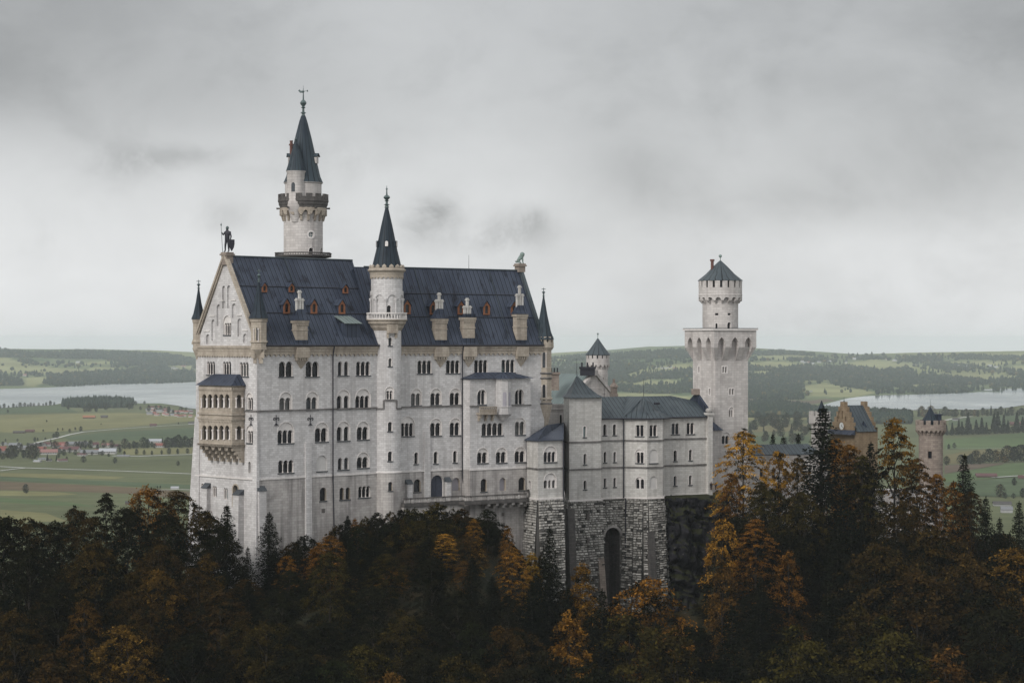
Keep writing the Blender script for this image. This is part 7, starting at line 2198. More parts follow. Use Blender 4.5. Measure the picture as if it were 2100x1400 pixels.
TREES = [  # px of the axis, py of the top, kind, colour, width in px, distance
    (8, 1058, 'B', 'dark', 190, 372), (62, 1062, 'B', 'brown', 110, 380), (112, 1068, 'B', 'dark', 100, 383), (152, 1034, 'L', 'brown', 92, 388), (172, 1048, 'B', 'brown', 80, 384), (218, 1008, 'L', 'dark', 88, 392), (303, 997, 'B', 'orange', 108, 393), (366, 1006, 'B', 'brown', 80, 396), (262, 1040, 'B', 'dark', 80, 386), (340, 1050, 'B', 'dark', 80, 385),
    (423, 1046, 'B', 'brown', 76, 389), (465, 1034, 'S', 'spruce', 120, 388), (445, 1075, 'B', 'dark', 70, 382), (552, 1049, 'S', 'spruce', 112, 390), (508, 1120, 'S', 'dark', 60, 384),
    (196, 1108, 'B', 'brown', 150, 362), (425, 1132, 'N', 'rust', 90, 370), (405, 1165, 'B', 'brown', 90, 364), (452, 1210, 'B', 'brown', 175, 355), (173, 1220, 'L', 'rust', 100, 347), (325, 1104, 'B', 'brown', 120, 372), (310, 1238, 'B', 'brown', 130, 346), (60, 1120, 'B', 'dark', 170, 364), (120, 1190, 'B', 'dark', 160, 352), (262, 1282, 'B', 'rust', 180, 338), (30, 1250, 'B', 'brown', 150, 340), (545, 1275, 'B', 'olive', 160, 342), (610, 1330, 'B', 'dark', 170, 334), (395, 1300, 'B', 'dark', 150, 338), (120, 1330, 'B', 'brown', 160, 330), (510, 1190, 'S', 'dark', 90, 366),
    (676, 1094, 'L', 'orange', 84, 394), (650, 1118, 'B', 'orange', 70, 390), (588, 1136, 'N', 'orange', 60, 388), (627, 1100, 'U', 'dark', 90, 404), (602, 1130, 'B', 'dark', 80, 392), (700, 1180, 'B', 'orange', 90, 380), (640, 1190, 'B', 'dark', 100, 378), (583, 1230, 'S', 'dark', 90, 364),
    (713, 1056, 'S', 'spruce', 52, 404), (733, 1078, 'B', 'green', 60, 402), (765, 1098, 'S', 'spruce', 96, 392), (720, 1120, 'S', 'dark', 80, 388), (728, 1062, 'N', 'orange', 22, 407),
    (772, 1084, 'U', 'dark', 50, 413), (800, 1086, 'U', 'brown', 46, 414), (822, 1072, 'U', 'dark', 50, 415), (750, 1090, 'U', 'olive', 50, 411), (835, 1058, 'U', 'green', 40, 416), (712, 1096, 'U', 'dark', 50, 410),
    (742, 1092, 'B', 'brown', 60, 408), (775, 1106, 'U', 'dark', 70, 410), (800, 1112, 'U', 'green', 80, 409), (820, 1098, 'U', 'brown', 70, 411), (845, 1062, 'U', 'dark', 80, 413), (790, 1140, 'B', 'dark', 70, 400), (760, 1150, 'U', 'olive', 80, 403), (690, 1108, 'U', 'brown', 60, 408), (565, 1175, 'U', 'dark', 60, 401), (600, 1165, 'U', 'brown', 70, 403), (1010, 1100, 'U', 'dark', 60, 420), (1070, 1150, 'U', 'dark', 60, 424), (1110, 1140, 'U', 'olive', 50, 432),
    (850, 1046, 'U', 'olive', 100, 411), (898, 1034, 'U', 'olive', 120, 414), (945, 1046, 'U', 'brown', 80, 416), (880, 1062, 'B', 'olive', 120, 404), (830, 1080, 'U', 'olive', 90, 406), (1000, 1044, 'B', 'green', 62, 418), (972, 1064, 'N', 'orange', 44, 410), (978, 1108, 'N', 'gold', 48, 401), (913, 1092, 'L', 'yellow', 80, 398), (878, 1086, 'S', 'olive', 90, 392), (808, 1163, 'N', 'orange', 66, 386), (845, 1120, 'B', 'brown', 90, 394), (950, 1150, 'N', 'rust', 50, 388), (1040, 1075, 'N', 'orange', 26, 414), (1052, 1118, 'L', 'gold', 76, 402), (1090, 1132, 'N', 'gold', 44, 408),
    (1127, 1078, 'S', 'spruce', 84, 404), (1090, 1190, 'S', 'spruce', 90, 388), (1192, 1153, 'N', 'orange', 60, 408), (1165, 1200, 'S', 'dark', 70, 396), (1323, 1188, 'B', 'orange', 112, 396), (1168, 1256, 'N', 'orange', 50, 372), (1022, 1276, 'N', 'rust', 38, 366), (824, 1250, 'B', 'olive', 140, 358), (967, 1274, 'B', 'green', 120, 360), (1064, 1288, 'B', 'brown', 66, 362), (1388, 1258, 'N', 'olive', 66, 378), (797, 1380, 'B', 'rust', 80, 330), (750, 1322, 'B', 'olive', 150, 340), (1235, 1206, 'S', 'dark', 80, 394), (1290, 1262, 'B', 'olive', 90, 380), (1105, 1340, 'B', 'dark', 120, 345), (680, 1354, 'B', 'green', 120, 332), (1260, 1235, 'N', 'dark', 50, 396), (1215, 1320, 'B', 'green', 90, 355), (900, 1180, 'S', 'spruce', 80, 380), (1010, 1180, 'S', 'spruce', 76, 386), (940, 1345, 'B', 'olive', 140, 338), (870, 1330, 'B', 'dark', 110, 342), (1000, 1240, 'S', 'dark', 80, 372),
    (1525, 876, 'L', 'yellow', 118, 455), (1500, 965, 'N', 'orange', 56, 448), (1560, 985, 'L', 'olive', 80, 446), (1597, 917, 'N', 'gold', 62, 458), (1637, 930, 'L', 'rust', 84, 456), (1688, 832, 'S', 'spruce', 205, 440), (1714, 896, 'L', 'orange', 80, 456), (1742, 902, 'L', 'orange', 80, 452), (1786, 905, 'S', 'spruce', 80, 450), (1834, 853, 'L', 'orange', 112, 456), (1880, 936, 'L', 'rust', 110, 450), (1768, 930, 'L', 'olive', 80, 448), (1921, 964, 'L', 'orange', 84, 458), (1978, 930, 'S', 'spruce', 74, 462), (1955, 985, 'N', 'orange', 44, 450), (1992, 1000, 'L', 'brown', 100, 448), (2022, 1017, 'S', 'spruce', 66, 445), (2050, 1060, 'S', 'dark', 80, 440), (2090, 1026, 'S', 'spruce', 90, 460), (2070, 1090, 'S', 'spruce', 100, 436), (2130, 1060, 'S', 'spruce', 100, 450),
    (1483, 1056, 'N', 'gold', 46, 424), (1550, 1062, 'L', 'orange', 108, 420), (1482, 1145, 'N', 'rust', 62, 414), (1617, 1125, 'N', 'orange', 54, 412), (1580, 1000, 'B', 'olive', 90, 436), (1640, 1010, 'B', 'olive', 120, 430), (1921, 1082, 'B', 'brown', 150, 412), (1795, 1110, 'B', 'brown', 130, 408), (1992, 1140, 'B', 'brown', 140, 404), (1817, 1258, 'B', 'olive', 120, 376), (2092, 1125, 'B', 'rust', 84, 410), (1634, 1285, 'B', 'olive', 110, 368), (1758, 1236, 'N', 'olive', 66, 380), (1443, 1292, 'B', 'olive', 120, 366), (1948, 1286, 'N', 'rust', 70, 372), (1880, 1170, 'B', 'brown', 130, 396), (1720, 1060, 'S', 'dark', 150, 420), (1850, 1030, 'B', 'brown', 110, 432), (1560, 1180, 'S', 'dark', 110, 400), (1500, 1240, 'S', 'spruce', 90, 390), (1700, 1180, 'S', 'dark', 120, 396), (1660, 1360, 'B', 'dark', 130, 352), (1830, 1350, 'B', 'brown', 140, 356), (1500, 1330, 'B', 'brown', 120, 358), (2030, 1220, 'B', 'dark', 130, 388), (1730, 1330, 'B', 'dark', 120, 358), (2060, 1310, 'B', 'brown', 140, 366), (1585, 888, 'S', 'spruce', 26, 520), (1606, 893, 'S', 'spruce', 20, 520), (1637, 887, 'S', 'spruce', 34, 522), (1483, 1330, 'B', 'dark', 90, 352),
]
for px, py, k, cl, w, Y in TREES:
    x = (px - CX) / F * Y; zt_ = (CY - py) / F * Y
    zg = hill_z(x, Y) - .3
    H = max(5.0, zt_ - zg)
    if k == 'U' and H > 9: k = 'B'
    if H > 44: H = 44
    plant(k, x, Y, zg, H, w / F * Y, cl)
# fill the slope between the measured trees
SKY = [(-200, 1090), (0, 1085), (380, 1090), (420, 1125), (470, 1130), (520, 1210), (560, 1185), (620, 1150), (700, 1120), (760, 1135), (800, 1130), (840, 1085), (1000, 1100), (1045, 1150), (1080, 1160), (1150, 1200), (1195, 1240), (1240, 1260), (1300, 1260), (1370, 1275), (1465, 1285), (1480, 1080), (1560, 1010), (1700, 1000), (1900, 1075), (2000, 1085), (2100, 1095), (2300, 1110)]
taken = [(r[0].location.x, r[0].location.y) for r in FT]
for gy in range(312, 462, 6):
    for gx in range(-128, 172, 7):
        x = gx + rnd.uniform(-3, 3); y = gy + rnd.uniform(-2.6, 2.6)
        yc = lerp_table(YC, x)
        if y > yc - 2.5 or y < yc - 88: continue
        px = CX + F * x / y
        if px < -420 or px > 2560: continue
        if any((x - a) ** 2 + (y - b) ** 2 < 26 for a, b in taken): continue
        zg = hill_z(x, y)
        mx_ = (CY - lerp_table(SKY, px)) / F * y
        kind = 'S' if rnd.random() < (.10 if px < 560 else .28) else 'B' if rnd.random() < .8 else 'L'
        H = rnd.uniform(13, 20) * (1.15 if kind == 'S' else 1)
        H = min(H, mx_ - zg)
        if H < 4.5:
            plant('U', x, y, zg - .8, max(2.2, H) + .8, rnd.uniform(6, 9), rnd.choice(('olive', 'brown', 'green', 'dark')))
            continue
        if CY - F * (zg + H) / y > 1420: continue
        if kind == 'S': cl = 'spruce' if rnd.random() < .6 else 'dark'
        else:
            q = rnd.random()
            cl = ('brown' if q < .45 else 'dark' if q < .85 else 'rust') if px < 560 else ('dark' if q < .42 else 'green' if q < .68 else 'olive' if q < .86 else 'brown')
        plant(kind, x, y, zg - .3, H, (rnd.uniform(5.5, 8) if kind == 'S' else rnd.uniform(7, 11)) * min(1.1, H / 14 + .25), cl)
        taken.append((x, y))
# say which tree is which
LAND = [(-400, 'the open fields'), (150, 'the brown field'), (300, 'the far village'), (420, 'the loggia'), (530, 'the palace corner'), (620, 'the west buttress'), (700, 'the long downpipe'), (790, 'the stair tower'), (880, 'the terrace door'), (980, 'the terrace'), (1060, 'the balcony'), (1125, 'the low bay'), (1200, 'the bower tower'), (1256, 'the arched recess'), (1325, 'the round bastion'), (1425, 'the rock face'), (1500, 'the square tower'), (1600, 'the gallery'), (1690, 'the clock gable'), (1790, 'the gatehouse roof'), (1850, 'the ward wall'), (1910, 'the gate tower'), (2010, 'the barn'), (2100, 'the green meadow')]
CW = {'gold': 'golden', 'orange': 'orange', 'rust': 'rust red', 'brown': 'brown', 'olive': 'olive green', 'green': 'deep green', 'dark': 'dark brown green', 'spruce': 'blackish green', 'yellow': 'yellow'}
KW_ = {'B': 'round broadleaf tree', 'N': 'slender tree', 'L': 'tree with layered branches', 'S': 'spruce', 'U': 'bush'}
KS = {'B': 'broadleaf', 'N': 'slender tree', 'L': 'layered tree', 'S': 'spruce', 'U': 'bush'}
ORD = ['first', 'second', 'third', 'fourth', 'fifth', 'sixth', 'seventh', 'eighth', 'ninth', 'tenth', 'eleventh', 'twelfth']
sets = {}
for r in FT:
    px, py = r[1], r[2]
    land = min(LAND, key=lambda q: abs(q[0] - px))[1]
    tier = 'reaching up before' if py < 1090 else 'high on the slope under' if py < 1180 else 'halfway down under' if py < 1270 else 'low down under'
    sets.setdefault((r[3], r[4], tier, land), []).append(r)
for (k, c, tier, land), rs in sets.items():
    rs.sort(key=lambda r: r[1])
    for i, r in enumerate(rs):
        if len(rs) == 1: lab = '%s %s %s %s' % (CW[c], KW_[k], tier, land)
        elif len(rs) == 2: lab = '%s of two %s %s %s %s' % (('left', 'right')[i], CW[c], {'B': 'broadleaf trees', 'N': 'slender trees', 'L': 'layered trees', 'S': 'spruces', 'U': 'bushes'}[k], tier, land)
        else: lab = '%s from left of %s %s %s %s' % (ORD[i] if i < 12 else 'last', CW[c], {'B': 'broadleaf trees', 'N': 'slender trees', 'L': 'layered trees', 'S': 'spruces', 'U': 'bushes'}[k], tier, land)
        tag(r[0], lab, 'bush' if k == 'U' else 'tree', 'autumn trees on the slope below the castle')
# ------------------------------------------------------------------ trees, woods and houses of the valley
def far_tree_mesh(name, seed, H, Wd, conif=False, n=420):
    rr = random.Random(seed); V, Fc, T = [], [], []
    for i in range(n):
        h = rr.random()
        if conif: R_ = Wd / 2 * (1 - h) ** .9
        else: R_ = Wd / 2 * math.sin(math.pi * min(1, .12 + .86 * h)) ** .6
        a = rr.uniform(0, 6.283); q = R_ * rr.random() ** .35 * rr.uniform(.75, 1.1)
        p = Vector((math.cos(a) * q, math.sin(a) * q, H * (.08 + .92 * h)))
        nn = Vector((math.cos(a), math.sin(a), rr.uniform(-.2, 1.2))).normalized()
        quad_leaf(V, Fc, T, p, nn, H * .055 * rr.uniform(.7, 1.3), rr.random() * .8, rr)
    return mesh_from(name, V, Fc, T, M['leaf'])
_tb = MB(); _tb.tube((0, 0, -.5), (0, 0, 7), .32, .12, 6); FTRUNK = bpy.data.meshes.new('far_trunk'); FTRUNK.from_pydata(_tb.v, [], _tb.f); FTRUNK.materials.append(M['trunk'])
FTM = [far_tree_mesh('far_broad_a', 1, 12, 11), far_tree_mesh('far_broad_b', 2, 12, 9), far_tree_mesh('far_broad_c', 3, 12, 13)]
FCM = [far_tree_mesh('far_spruce_a', 4, 16, 7, True), far_tree_mesh('far_spruce_b', 5, 16, 6, True)]
FCOL = {'g': (.035, .045, .022, .5), 'b': (.07, .055, .025, .8), 'o': (.20, .13, .045, .9), 's': (.022, .034, .022, .5)}
def vtree(px, pyb, hpx, kind='g', label='', group='', name='meadow_tree', wide=1.0):
    q = gp_(px, pyb); k = q.y / F; H = hpx * k
    me = rnd.choice(FCM if kind == 's' else FTM)
    o = bpy.data.objects.new(name, None); COL.objects.link(o)
    s = H / (16 if kind == 's' else 12)
    cr = bpy.data.objects.new('crown', me); COL.objects.link(cr); cr.parent = o
    tr = bpy.data.objects.new('trunk', FTRUNK); COL.objects.link(tr); tr.parent = o
    o.location = (q.x, q.y, ZV - .3); o.scale = (s * wide * rnd.uniform(.9, 1.1), s * wide, s); o.rotation_euler = (0, 0, rnd.uniform(0, 6.28))
    c = FCOL[kind]; j = rnd.uniform(.8, 1.25); cr.color = (c[0] * j, c[1] * j, c[2] * j, c[3])
    return tag(o, label, 'tree', group or None)
l2 = lambda x, y: (x / 3.5, 690 + y / 3.5)
r2p = lambda x, y: (1500 + x / 3.5, 700 + y / 3.5)
# single trees in the western fields
for x, y, h, k, lab in ((185, 1122, 66, 'g', 'lone round dark tree standing on the brown field'), (600, 902, 48, 'g', 'dark tree by the road just below the village'), (825, 908, 42, 'g', 'small round tree in the meadow right of the village'),
        (1278, 925, 34, 'b', 'small brownish tree alone in the meadow near the palace'), (1388, 918, 34, 'b', 'small tree almost touching the palace corner buttress'), (408, 726, 48, 'g', 'bigger of two trees by the curving field track'), (385, 726, 32, 'g', 'smaller of two trees by the curving field track'),
        (335, 612, 16, 'g', 'tiny lone tree in the wide upper meadow'), (725, 632, 12, 'g', 'tiny bush like tree in the middle of the upper meadow'), (580, 680, 38, 'g', 'round tree at the end of the hedge in the upper meadow'), (540, 670, 22, 'g', 'broad low tree in the hedge of the upper meadow'), (415, 674, 20, 'g', 'small tree in the broken hedge above the track'),
        (450, 672, 18, 'b', 'small brown tree in the broken hedge above the track'), (500, 686, 26, 'b', 'brownish tree beside the track in the upper meadow'), (1150, 1087, 20, 'g', 'right tree of the pair beside the white shed'), (1130, 1087, 18, 'g', 'left tree of the pair beside the white shed'), (490, 522, 32, 'g', 'tree below the lakeside wood on the grassy bank'),
        (1280, 628, 16, 'b', 'little brown tree beside the track near the palace'), (55, 545, 22, 'g', 'small tree in the meadow near the lake shore'), (310, 680, 16, 'g', 'low tree in the hedge near the dark barn'), (640, 540, 60, 'g', 'broad tree clump below the lakeside wood'), (690, 540, 46, 'g', 'rounded tree at the foot of the lakeside wood'), (760, 525, 50, 'g', 'tree before the right end of the lakeside wood'), (610, 540, 40, 'g', 'left tree at the foot of the lakeside wood'), (500, 498, 40, 'g', 'tree by the left end of the lakeside wood')):
    vtree(*l2(x, y), h / 3.5, k, lab)
VG = 'trees between the houses of the near village'
for i, (x, y, h, k) in enumerate(((895, 806, 76, 'b'), (1030, 800, 78, 'g'), (960, 802, 55, 'g'), (1165, 762, 42, 's'), (1205, 797, 76, 'g'), (1235, 796, 70, 'g'), (1255, 795, 78, 'g'), (1280, 795, 92, 'g'), (1330, 792, 80, 'g'), (1380, 788, 66, 'b'), (745, 797, 56, 'b'), (800, 797, 56, 'b'), (650, 802, 60, 'g'), (610, 800, 56, 'b'), (570, 805, 56, 'b'), (545, 812, 60, 'b'), (365, 785, 52, 's'), (395, 812, 66, 'b'), (230, 882, 106, 'b'), (255, 870, 90, 'b'), (200, 868, 80, 'b'), (80, 877, 100, 'b'), (110, 868, 90, 'b'), (55, 870, 70, 'b'), (20, 782, 32, 'g'), (200, 792, 32, 'g'), (125, 752, 20, 'g'), (250, 752, 32, 'g'), (270, 745, 22, 'g'), (325, 742, 20, 'g'), (40, 752, 20, 'g'), (430, 842, 42, 'g'), (460, 852, 46, 'g'), (540, 847, 36, 'g'), (605, 852, 42, 'g'), (735, 852, 36, 'g'), (340, 892, 52, 's'), (405, 892, 42, 's'), (855, 806, 36, 'b'), (1090, 792, 40, 'g'), (985, 800, 44, 'g'), (1060, 800, 66, 'g'), (-60, 860, 90, 'b'), (-120, 850, 80, 'g'), (290, 800, 44, 'g'), (320, 830, 40, 'b'), (480, 800, 50, 'b'), (500, 835, 40, 'g'), (590, 795, 44, 'g'), (700, 810, 40, 'g'), (150, 830, 60, 'b'), (170, 870, 60, 'g'), (135, 790, 30, 'g'), (420, 870, 30, 'g'), (480, 885, 26, 'b'), (0, 860, 60, 'g'), (20, 880, 50, 'b'), (860, 830, 34, 'g'), (780, 860, 26, 'g'), (930, 805, 46, 'b'), (1110, 800, 36, 'g'), (1190, 800, 60, 'b'), (1300, 800, 70, 'g'), (1355, 795, 64, 'g'), (260, 790, 30, 'g'), (660, 850, 28, 'g'))):
    vtree(*l2(x, y), h / 3.5, k, ('brown leaved tree' if k == 'b' else 'dark conifer' if k == 's' else 'dark green tree') + ' among the houses of the near village', VG, 'village_tree')
for i, (x, y, h) in enumerate(((893, 850, 32), (980, 844, 40), (1035, 845, 34), (1090, 847, 30), (1160, 844, 32), (1213, 842, 44), (1275, 842, 40), (1345, 837, 36), (1393, 834, 32))):
    vtree(*l2(x, y), h / 3.5, 'g', 'small round tree in the even row along the road beside the near village', 'row of road trees beside the near village', 'road_tree')
for i in range(15):
    x = 8 + i * 27 + rnd.uniform(-8, 8); vtree(*l2(x, 512 - i * 1.6), rnd.uniform(16, 36) / 3.5, 'g', 'dark tree in the row along the western lake shore', 'trees along the western lake shore', 'shore_tree', 1.2)
for i in range(16):
    x = 925 + i * 29 + rnd.uniform(-9, 9); vtree(*l2(x, (510 if x < 1060 else 555) + rnd.uniform(-24, 16)), rnd.uniform(22, 50) / 3.5, 'g', 'dark tree around the red roofed lakeside hamlet', 'trees around the lakeside hamlet', 'hamlet_tree')
# eastern valley
for i in range(34):
    x = 1090 + i * 31 + rnd.uniform(-10, 10); vtree(*r2p(x, 548 - (x - 1090) * .018 + rnd.uniform(-6, 6)), rnd.uniform(42, 78) / 3.5, rnd.choice('gggbos') if x < 1800 else rnd.choice('ggs'), 'tree in the wooded strip along the eastern lake shore', 'trees along the eastern lake shore', 'shore_tree', 1.15)
for i, (x, h) in enumerate(((1545, 70), (1585, 85), (1632, 105), (1655, 90), (1698, 150), (1720, 70), (1757, 98), (1797, 112), (1830, 80), (1885, 140), (1912, 150), (1955, 128), (1985, 90), (2048, 140), (2090, 110), (2130, 120), (2180, 130))):
    vtree(*r2p(x, 668 - (x - 1545) * .03), h / 3.5, 's', 'dark spruce in the tree row across the eastern meadows', 'spruces in the eastern tree row', 'row_spruce', 1.25)
for i in range(16):
    x = 1540 + i * 40 + rnd.uniform(-9, 9); vtree(*r2p(x, 672 - (x - 1545) * .03), rnd.uniform(34, 62) / 3.5, 'g', 'low bushy tree in the tree row across the eastern meadows', 'low trees in the eastern tree row', 'row_tree', 1.4)
for i, (x, y, h, k) in enumerate(((1650, 880, 70, 'g'), (1700, 876, 60, 'g'), (1755, 872, 92, 'b'), (1805, 870, 60, 'g'), (1850, 868, 98, 'g'), (1900, 866, 88, 'o'), (1945, 864, 70, 'g'), (1985, 862, 116, 'b'), (2030, 862, 110, 'g'), (2080, 860, 120, 'g'), (2130, 860, 120, 'b'), (1720, 880, 74, 'g'), (1780, 880, 50, 'b'), (1960, 868, 50, 'o'))):
    vtree(*r2p(x, y), h / 3.5, k, ('yellowing' if k == 'o' else 'brownish' if k == 'b' else 'dark green') + ' tree in the hedge across the eastern meadow', 'trees in the eastern hedge', 'hedge_tree', 1.2)
for x, y, h, k, lab in ((2030, 1032, 56, 'g', 'round dark tree alone on the bright meadow right of the barn'), (1930, 1114, 92, 'b', 'brownish round tree near the lower edge of the eastern meadow'), (1965, 1124, 40, 'g', 'low bush like tree beside the brownish round tree'), (2025, 1124, 38, 'g', 'low dark tree above the long dark roofed house'), (1545, 884, 62, 'g', 'dark tree just right of the gate tower'), (1560, 770, 36, 'g', 'small tree patch right of the gate tower battlement'), (1600, 765, 40, 'b', 'thin brown tree in the meadow right of the gate tower'), (2090, 1120, 70, 'g', 'tree at the frame edge above the long dark roofed house')):
    vtree(*r2p(x, y), h / 3.5, k, lab)
for i in range(44):
    x = rnd.uniform(120, 560); y = rnd.uniform(560, 735); vtree(*r2p(x, y), rnd.uniform(40, 80) / 3.5, rnd.choice('gggbbs'), 'hazy marsh tree between square tower and gatehouse', 'trees of the marsh behind the gallery', 'marsh_tree', 1.1)

# woods that read as one mass
def hit_ground(px, py):
    dx, dz = (px - CX) / F, (CY - py) / F
    if dz >= -1e-4: return None
    y = 5600.0
    yflat = ZV / dz
    if yflat < 5600: return Vector((dx * yflat, yflat, ZV))
    while y < 26000:
        if dz * y < far_z(dx * y, y): return Vector((dx * y, y, far_z(dx * y, y)))
        y *= 1.004
    return None
def wood_mat():
    m, t, b = new_mat('distant_foliage')
    a = t.nodes.new('ShaderNodeAttribute'); a.attribute_name = 'tint'
    c = ramp(t, a.outputs['Fac'], [(0.0, (.012, .022, .020)), (.6, (.026, .040, .030)), (.92, (.045, .055, .032)), (1.0, (.09, .07, .03))])
    put(t, b.inputs['Base Color'], c); b.inputs['Roughness'].default_value = 1.0; b.inputs['Specular IOR Level'].default_value = 0.0
    return m
M['wood_far'] = wood_mat()
def tree_lump(V, Fc, T, p, H, Wd, conif, rr):
    i = len(V); n = 6
    t = rr.random() * (.62 if conif else 1.0)
    a0 = rr.uniform(0, 1)
    rings = ((0, .7), (.35, 1.0), (1.0, 0)) if conif else ((0, .55), (.45, 1.0), (.82, .7), (1.0, 0))
    for h, r in rings[:-1]:
        for k in range(n):
            a = a0 + 2 * math.pi * k / n; q = Wd / 2 * r * rr.uniform(.75, 1.2)
            V.append(p + Vector((q * math.cos(a), q * math.sin(a), H * h * rr.uniform(.9, 1.1) - (1 if h == 0 else 0))))
    V.append(p + Vector((0, 0, H)))
    m = len(rings) - 1
    for lv in range(m - 1):
        for k in range(n):
            Fc.append((i + lv * n + k, i + lv * n + (k + 1) % n, i + (lv + 1) * n + (k + 1) % n, i + (lv + 1) * n + k)); T.append(max(0, min(1, t + rr.gauss(0, .12))))
    for k in range(n):
        Fc.append((i + (m - 1) * n + k, i + (m - 1) * n + (k + 1) % n, i + m * n)); T.append(max(0, min(1, t + rr.gauss(0, .12))))
def wood(name, label, polys, dens, conif, hm=(8, 17), seed=1):
    rr = random.Random(seed); V, Fc, T = [], [], []
    for pl in polys:
        x0, x1 = min(p[0] for p in pl), max(p[0] for p in pl); y0, y1 = min(p[1] for p in pl), max(p[1] for p in pl)
        n = int((x1 - x0) * (y1 - y0) * dens)
        for _ in range(n):
            x, y = rr.uniform(x0, x1), rr.uniform(y0, y1)
            if not inpoly(x, y, pl): continue
            if rr.random() > .05 and any(inpoly(x, y, q) for q in MEADOW): continue
            p = hit_ground(x, y)
            if p is None: continue
            far = p.y / 6000
            H = rr.uniform(*hm); cf = rr.random() < conif
            tree_lump(V, Fc, T, p, H * (1.1 if cf else .85), (H * .45 if cf else H * .9) * max(1, far * .7), cf, rr)
    me = mesh_from(name, V, Fc, T, M['wood_far'])
    o = bpy.data.objects.new(name, me); COL.objects.link(o)
    return tag(o, label, 'forest', kind='stuff')
wood('hill_forest', 'hazy dark woods covering the hills beyond the western lake', FORESTS[:6], .32, .75, seed=3)
wood('hill_forest', 'hazy woods on the hills seen between palace and square tower', FORESTS[6:10], .38, .8, seed=4)
wood('hill_forest', 'dark woods and copses on the hills beyond the eastern lake', FORESTS[10:], .33, .8, seed=5)
wood('lakeside_wood', 'dense dark conifer wood on the bank of the western lake', [L_([(440, 502), (470, 492), (540, 482), (640, 476), (760, 470), (870, 476), (915, 488), (900, 500), (700, 510), (520, 508)]), L_([(560, 500), (900, 492), (960, 490), (900, 510), (600, 515)])], .9, .9, (8, 23), 6)
wood('marsh_wood', 'grey green strip of marsh trees behind the gatehouse', [Rr([(60, 500), (120, 470), (300, 462), (450, 470), (560, 480), (600, 520), (560, 545), (300, 545), (60, 545)]), Rr([(580, 500), (750, 505), (1280, 530), (1280, 590), (560, 590)])], 1.1, .35, (12, 18), 7)
wood('meadow_scrub', 'scattered bushes and copses on the far western slopes', [[(0, 745), (400, 745), (400, 775), (0, 775)], [(1130, 740), (1425, 735), (1425, 800), (1130, 800)]], .035, .5, (12, 22), 8)
wood('meadow_scrub', 'scattered bushes and copses on the far eastern slopes', [[(1533, 728), (2220, 728), (2220, 800), (1533, 815)]], .035, .6, (12, 22), 9)

# houses
RC = {'r': (.17, .055, .042), 'd': (.085, .036, .038), 'p': (.22, .11, .10), 'g': (.15, .155, .165), 'k': (.05, .045, .045), 'o': (.24, .10, .05), 'w': (.30, .31, .33)}
RM = {k: plain('roof_tiles_' + k, v, .85, .15, .8) for k, v in RC.items()}
WM = {'w': plain('white_house_wall', (.40, .39, .38), .9, .06, .5), 'b': plain('brown_timber_wall', (.09, .06, .045), .9, .2, .5), 'g': plain('grey_wall', (.30, .30, .30), .9, .1, .5)}
def house(px, pyb, wpx, hpx, rk, wk='w', label='', group=None, name='village_house', rot=None, z=None, parts=True):
    q = gp_(px, pyb) if z is None else z
    k = q.y / F; w = wpx * k; wh = hpx * k * .52; rh = hpx * k * .48; d = min(w * .7, 14)
    o = thing(name, label, 'house', (q.x, q.y, q.z - .4 if z is None else q.z), group); OFF[o.name] = Vector((0, 0, 0))
    o.rotation_euler = (0, 0, R(rnd.uniform(-28, 28) if rot is None else rot))
    mb = MB()
    a, b = w / 2, d / 2
    c = [(-a, -b), (a, -b), (a, b), (-a, b)]
    for i in range(4):
        p, r = c[i], c[(i + 1) % 4]
        f = [(*p, -.5), (*r, -.5), (*r, wh), (*p, wh)]
        if i in (1, 3): f.insert(3, ((p[0] + r[0]) / 2, 0, wh + rh))
        mb.face(f)
    mb.build('wall', WM[wk], o)
    mb = MB(); e = w * .05
    slab(mb, [Vector((-a - e, -b - e, wh - e * .6)), Vector((a + e, -b - e, wh - e * .6)), Vector((a + e, 0, wh + rh)), Vector((-a - e, 0, wh + rh))], .25)
    slab(mb, [Vector((a + e, b + e, wh - e * .6)), Vector((-a - e, b + e, wh - e * .6)), Vector((-a - e, 0, wh + rh)), Vector((a + e, 0, wh + rh))], .25)
    rf_ = mb.build('roof', RM[rk], o)
    if parts and w > 6:
        n = max(2, int(w / 3.2))
        for i in range(n):
            x = -a + w * (i + .5) / n
            mb = MB(); mb.obox((x - .5, -b - .05, wh * .35), (1.0, 0, 0), (0, .08, 0), (0, 0, wh * .35)); mb.build('window', M['glass'], o)
        mb = MB(); mb.obox((a * .3, .6, wh + rh * .6), (.9, 0, 0), (0, .9, 0), (0, 0, rh * .4 + 1.2)); mb.build('chimney', RM['g'], rf_)
    return o
HV = 'houses of the near village'
RN = {'r': 'red roofed', 'd': 'dark red roofed', 'p': 'pinkish roofed', 'g': 'grey roofed', 'k': 'dark roofed', 'o': 'orange roofed', 'w': 'pale roofed'}
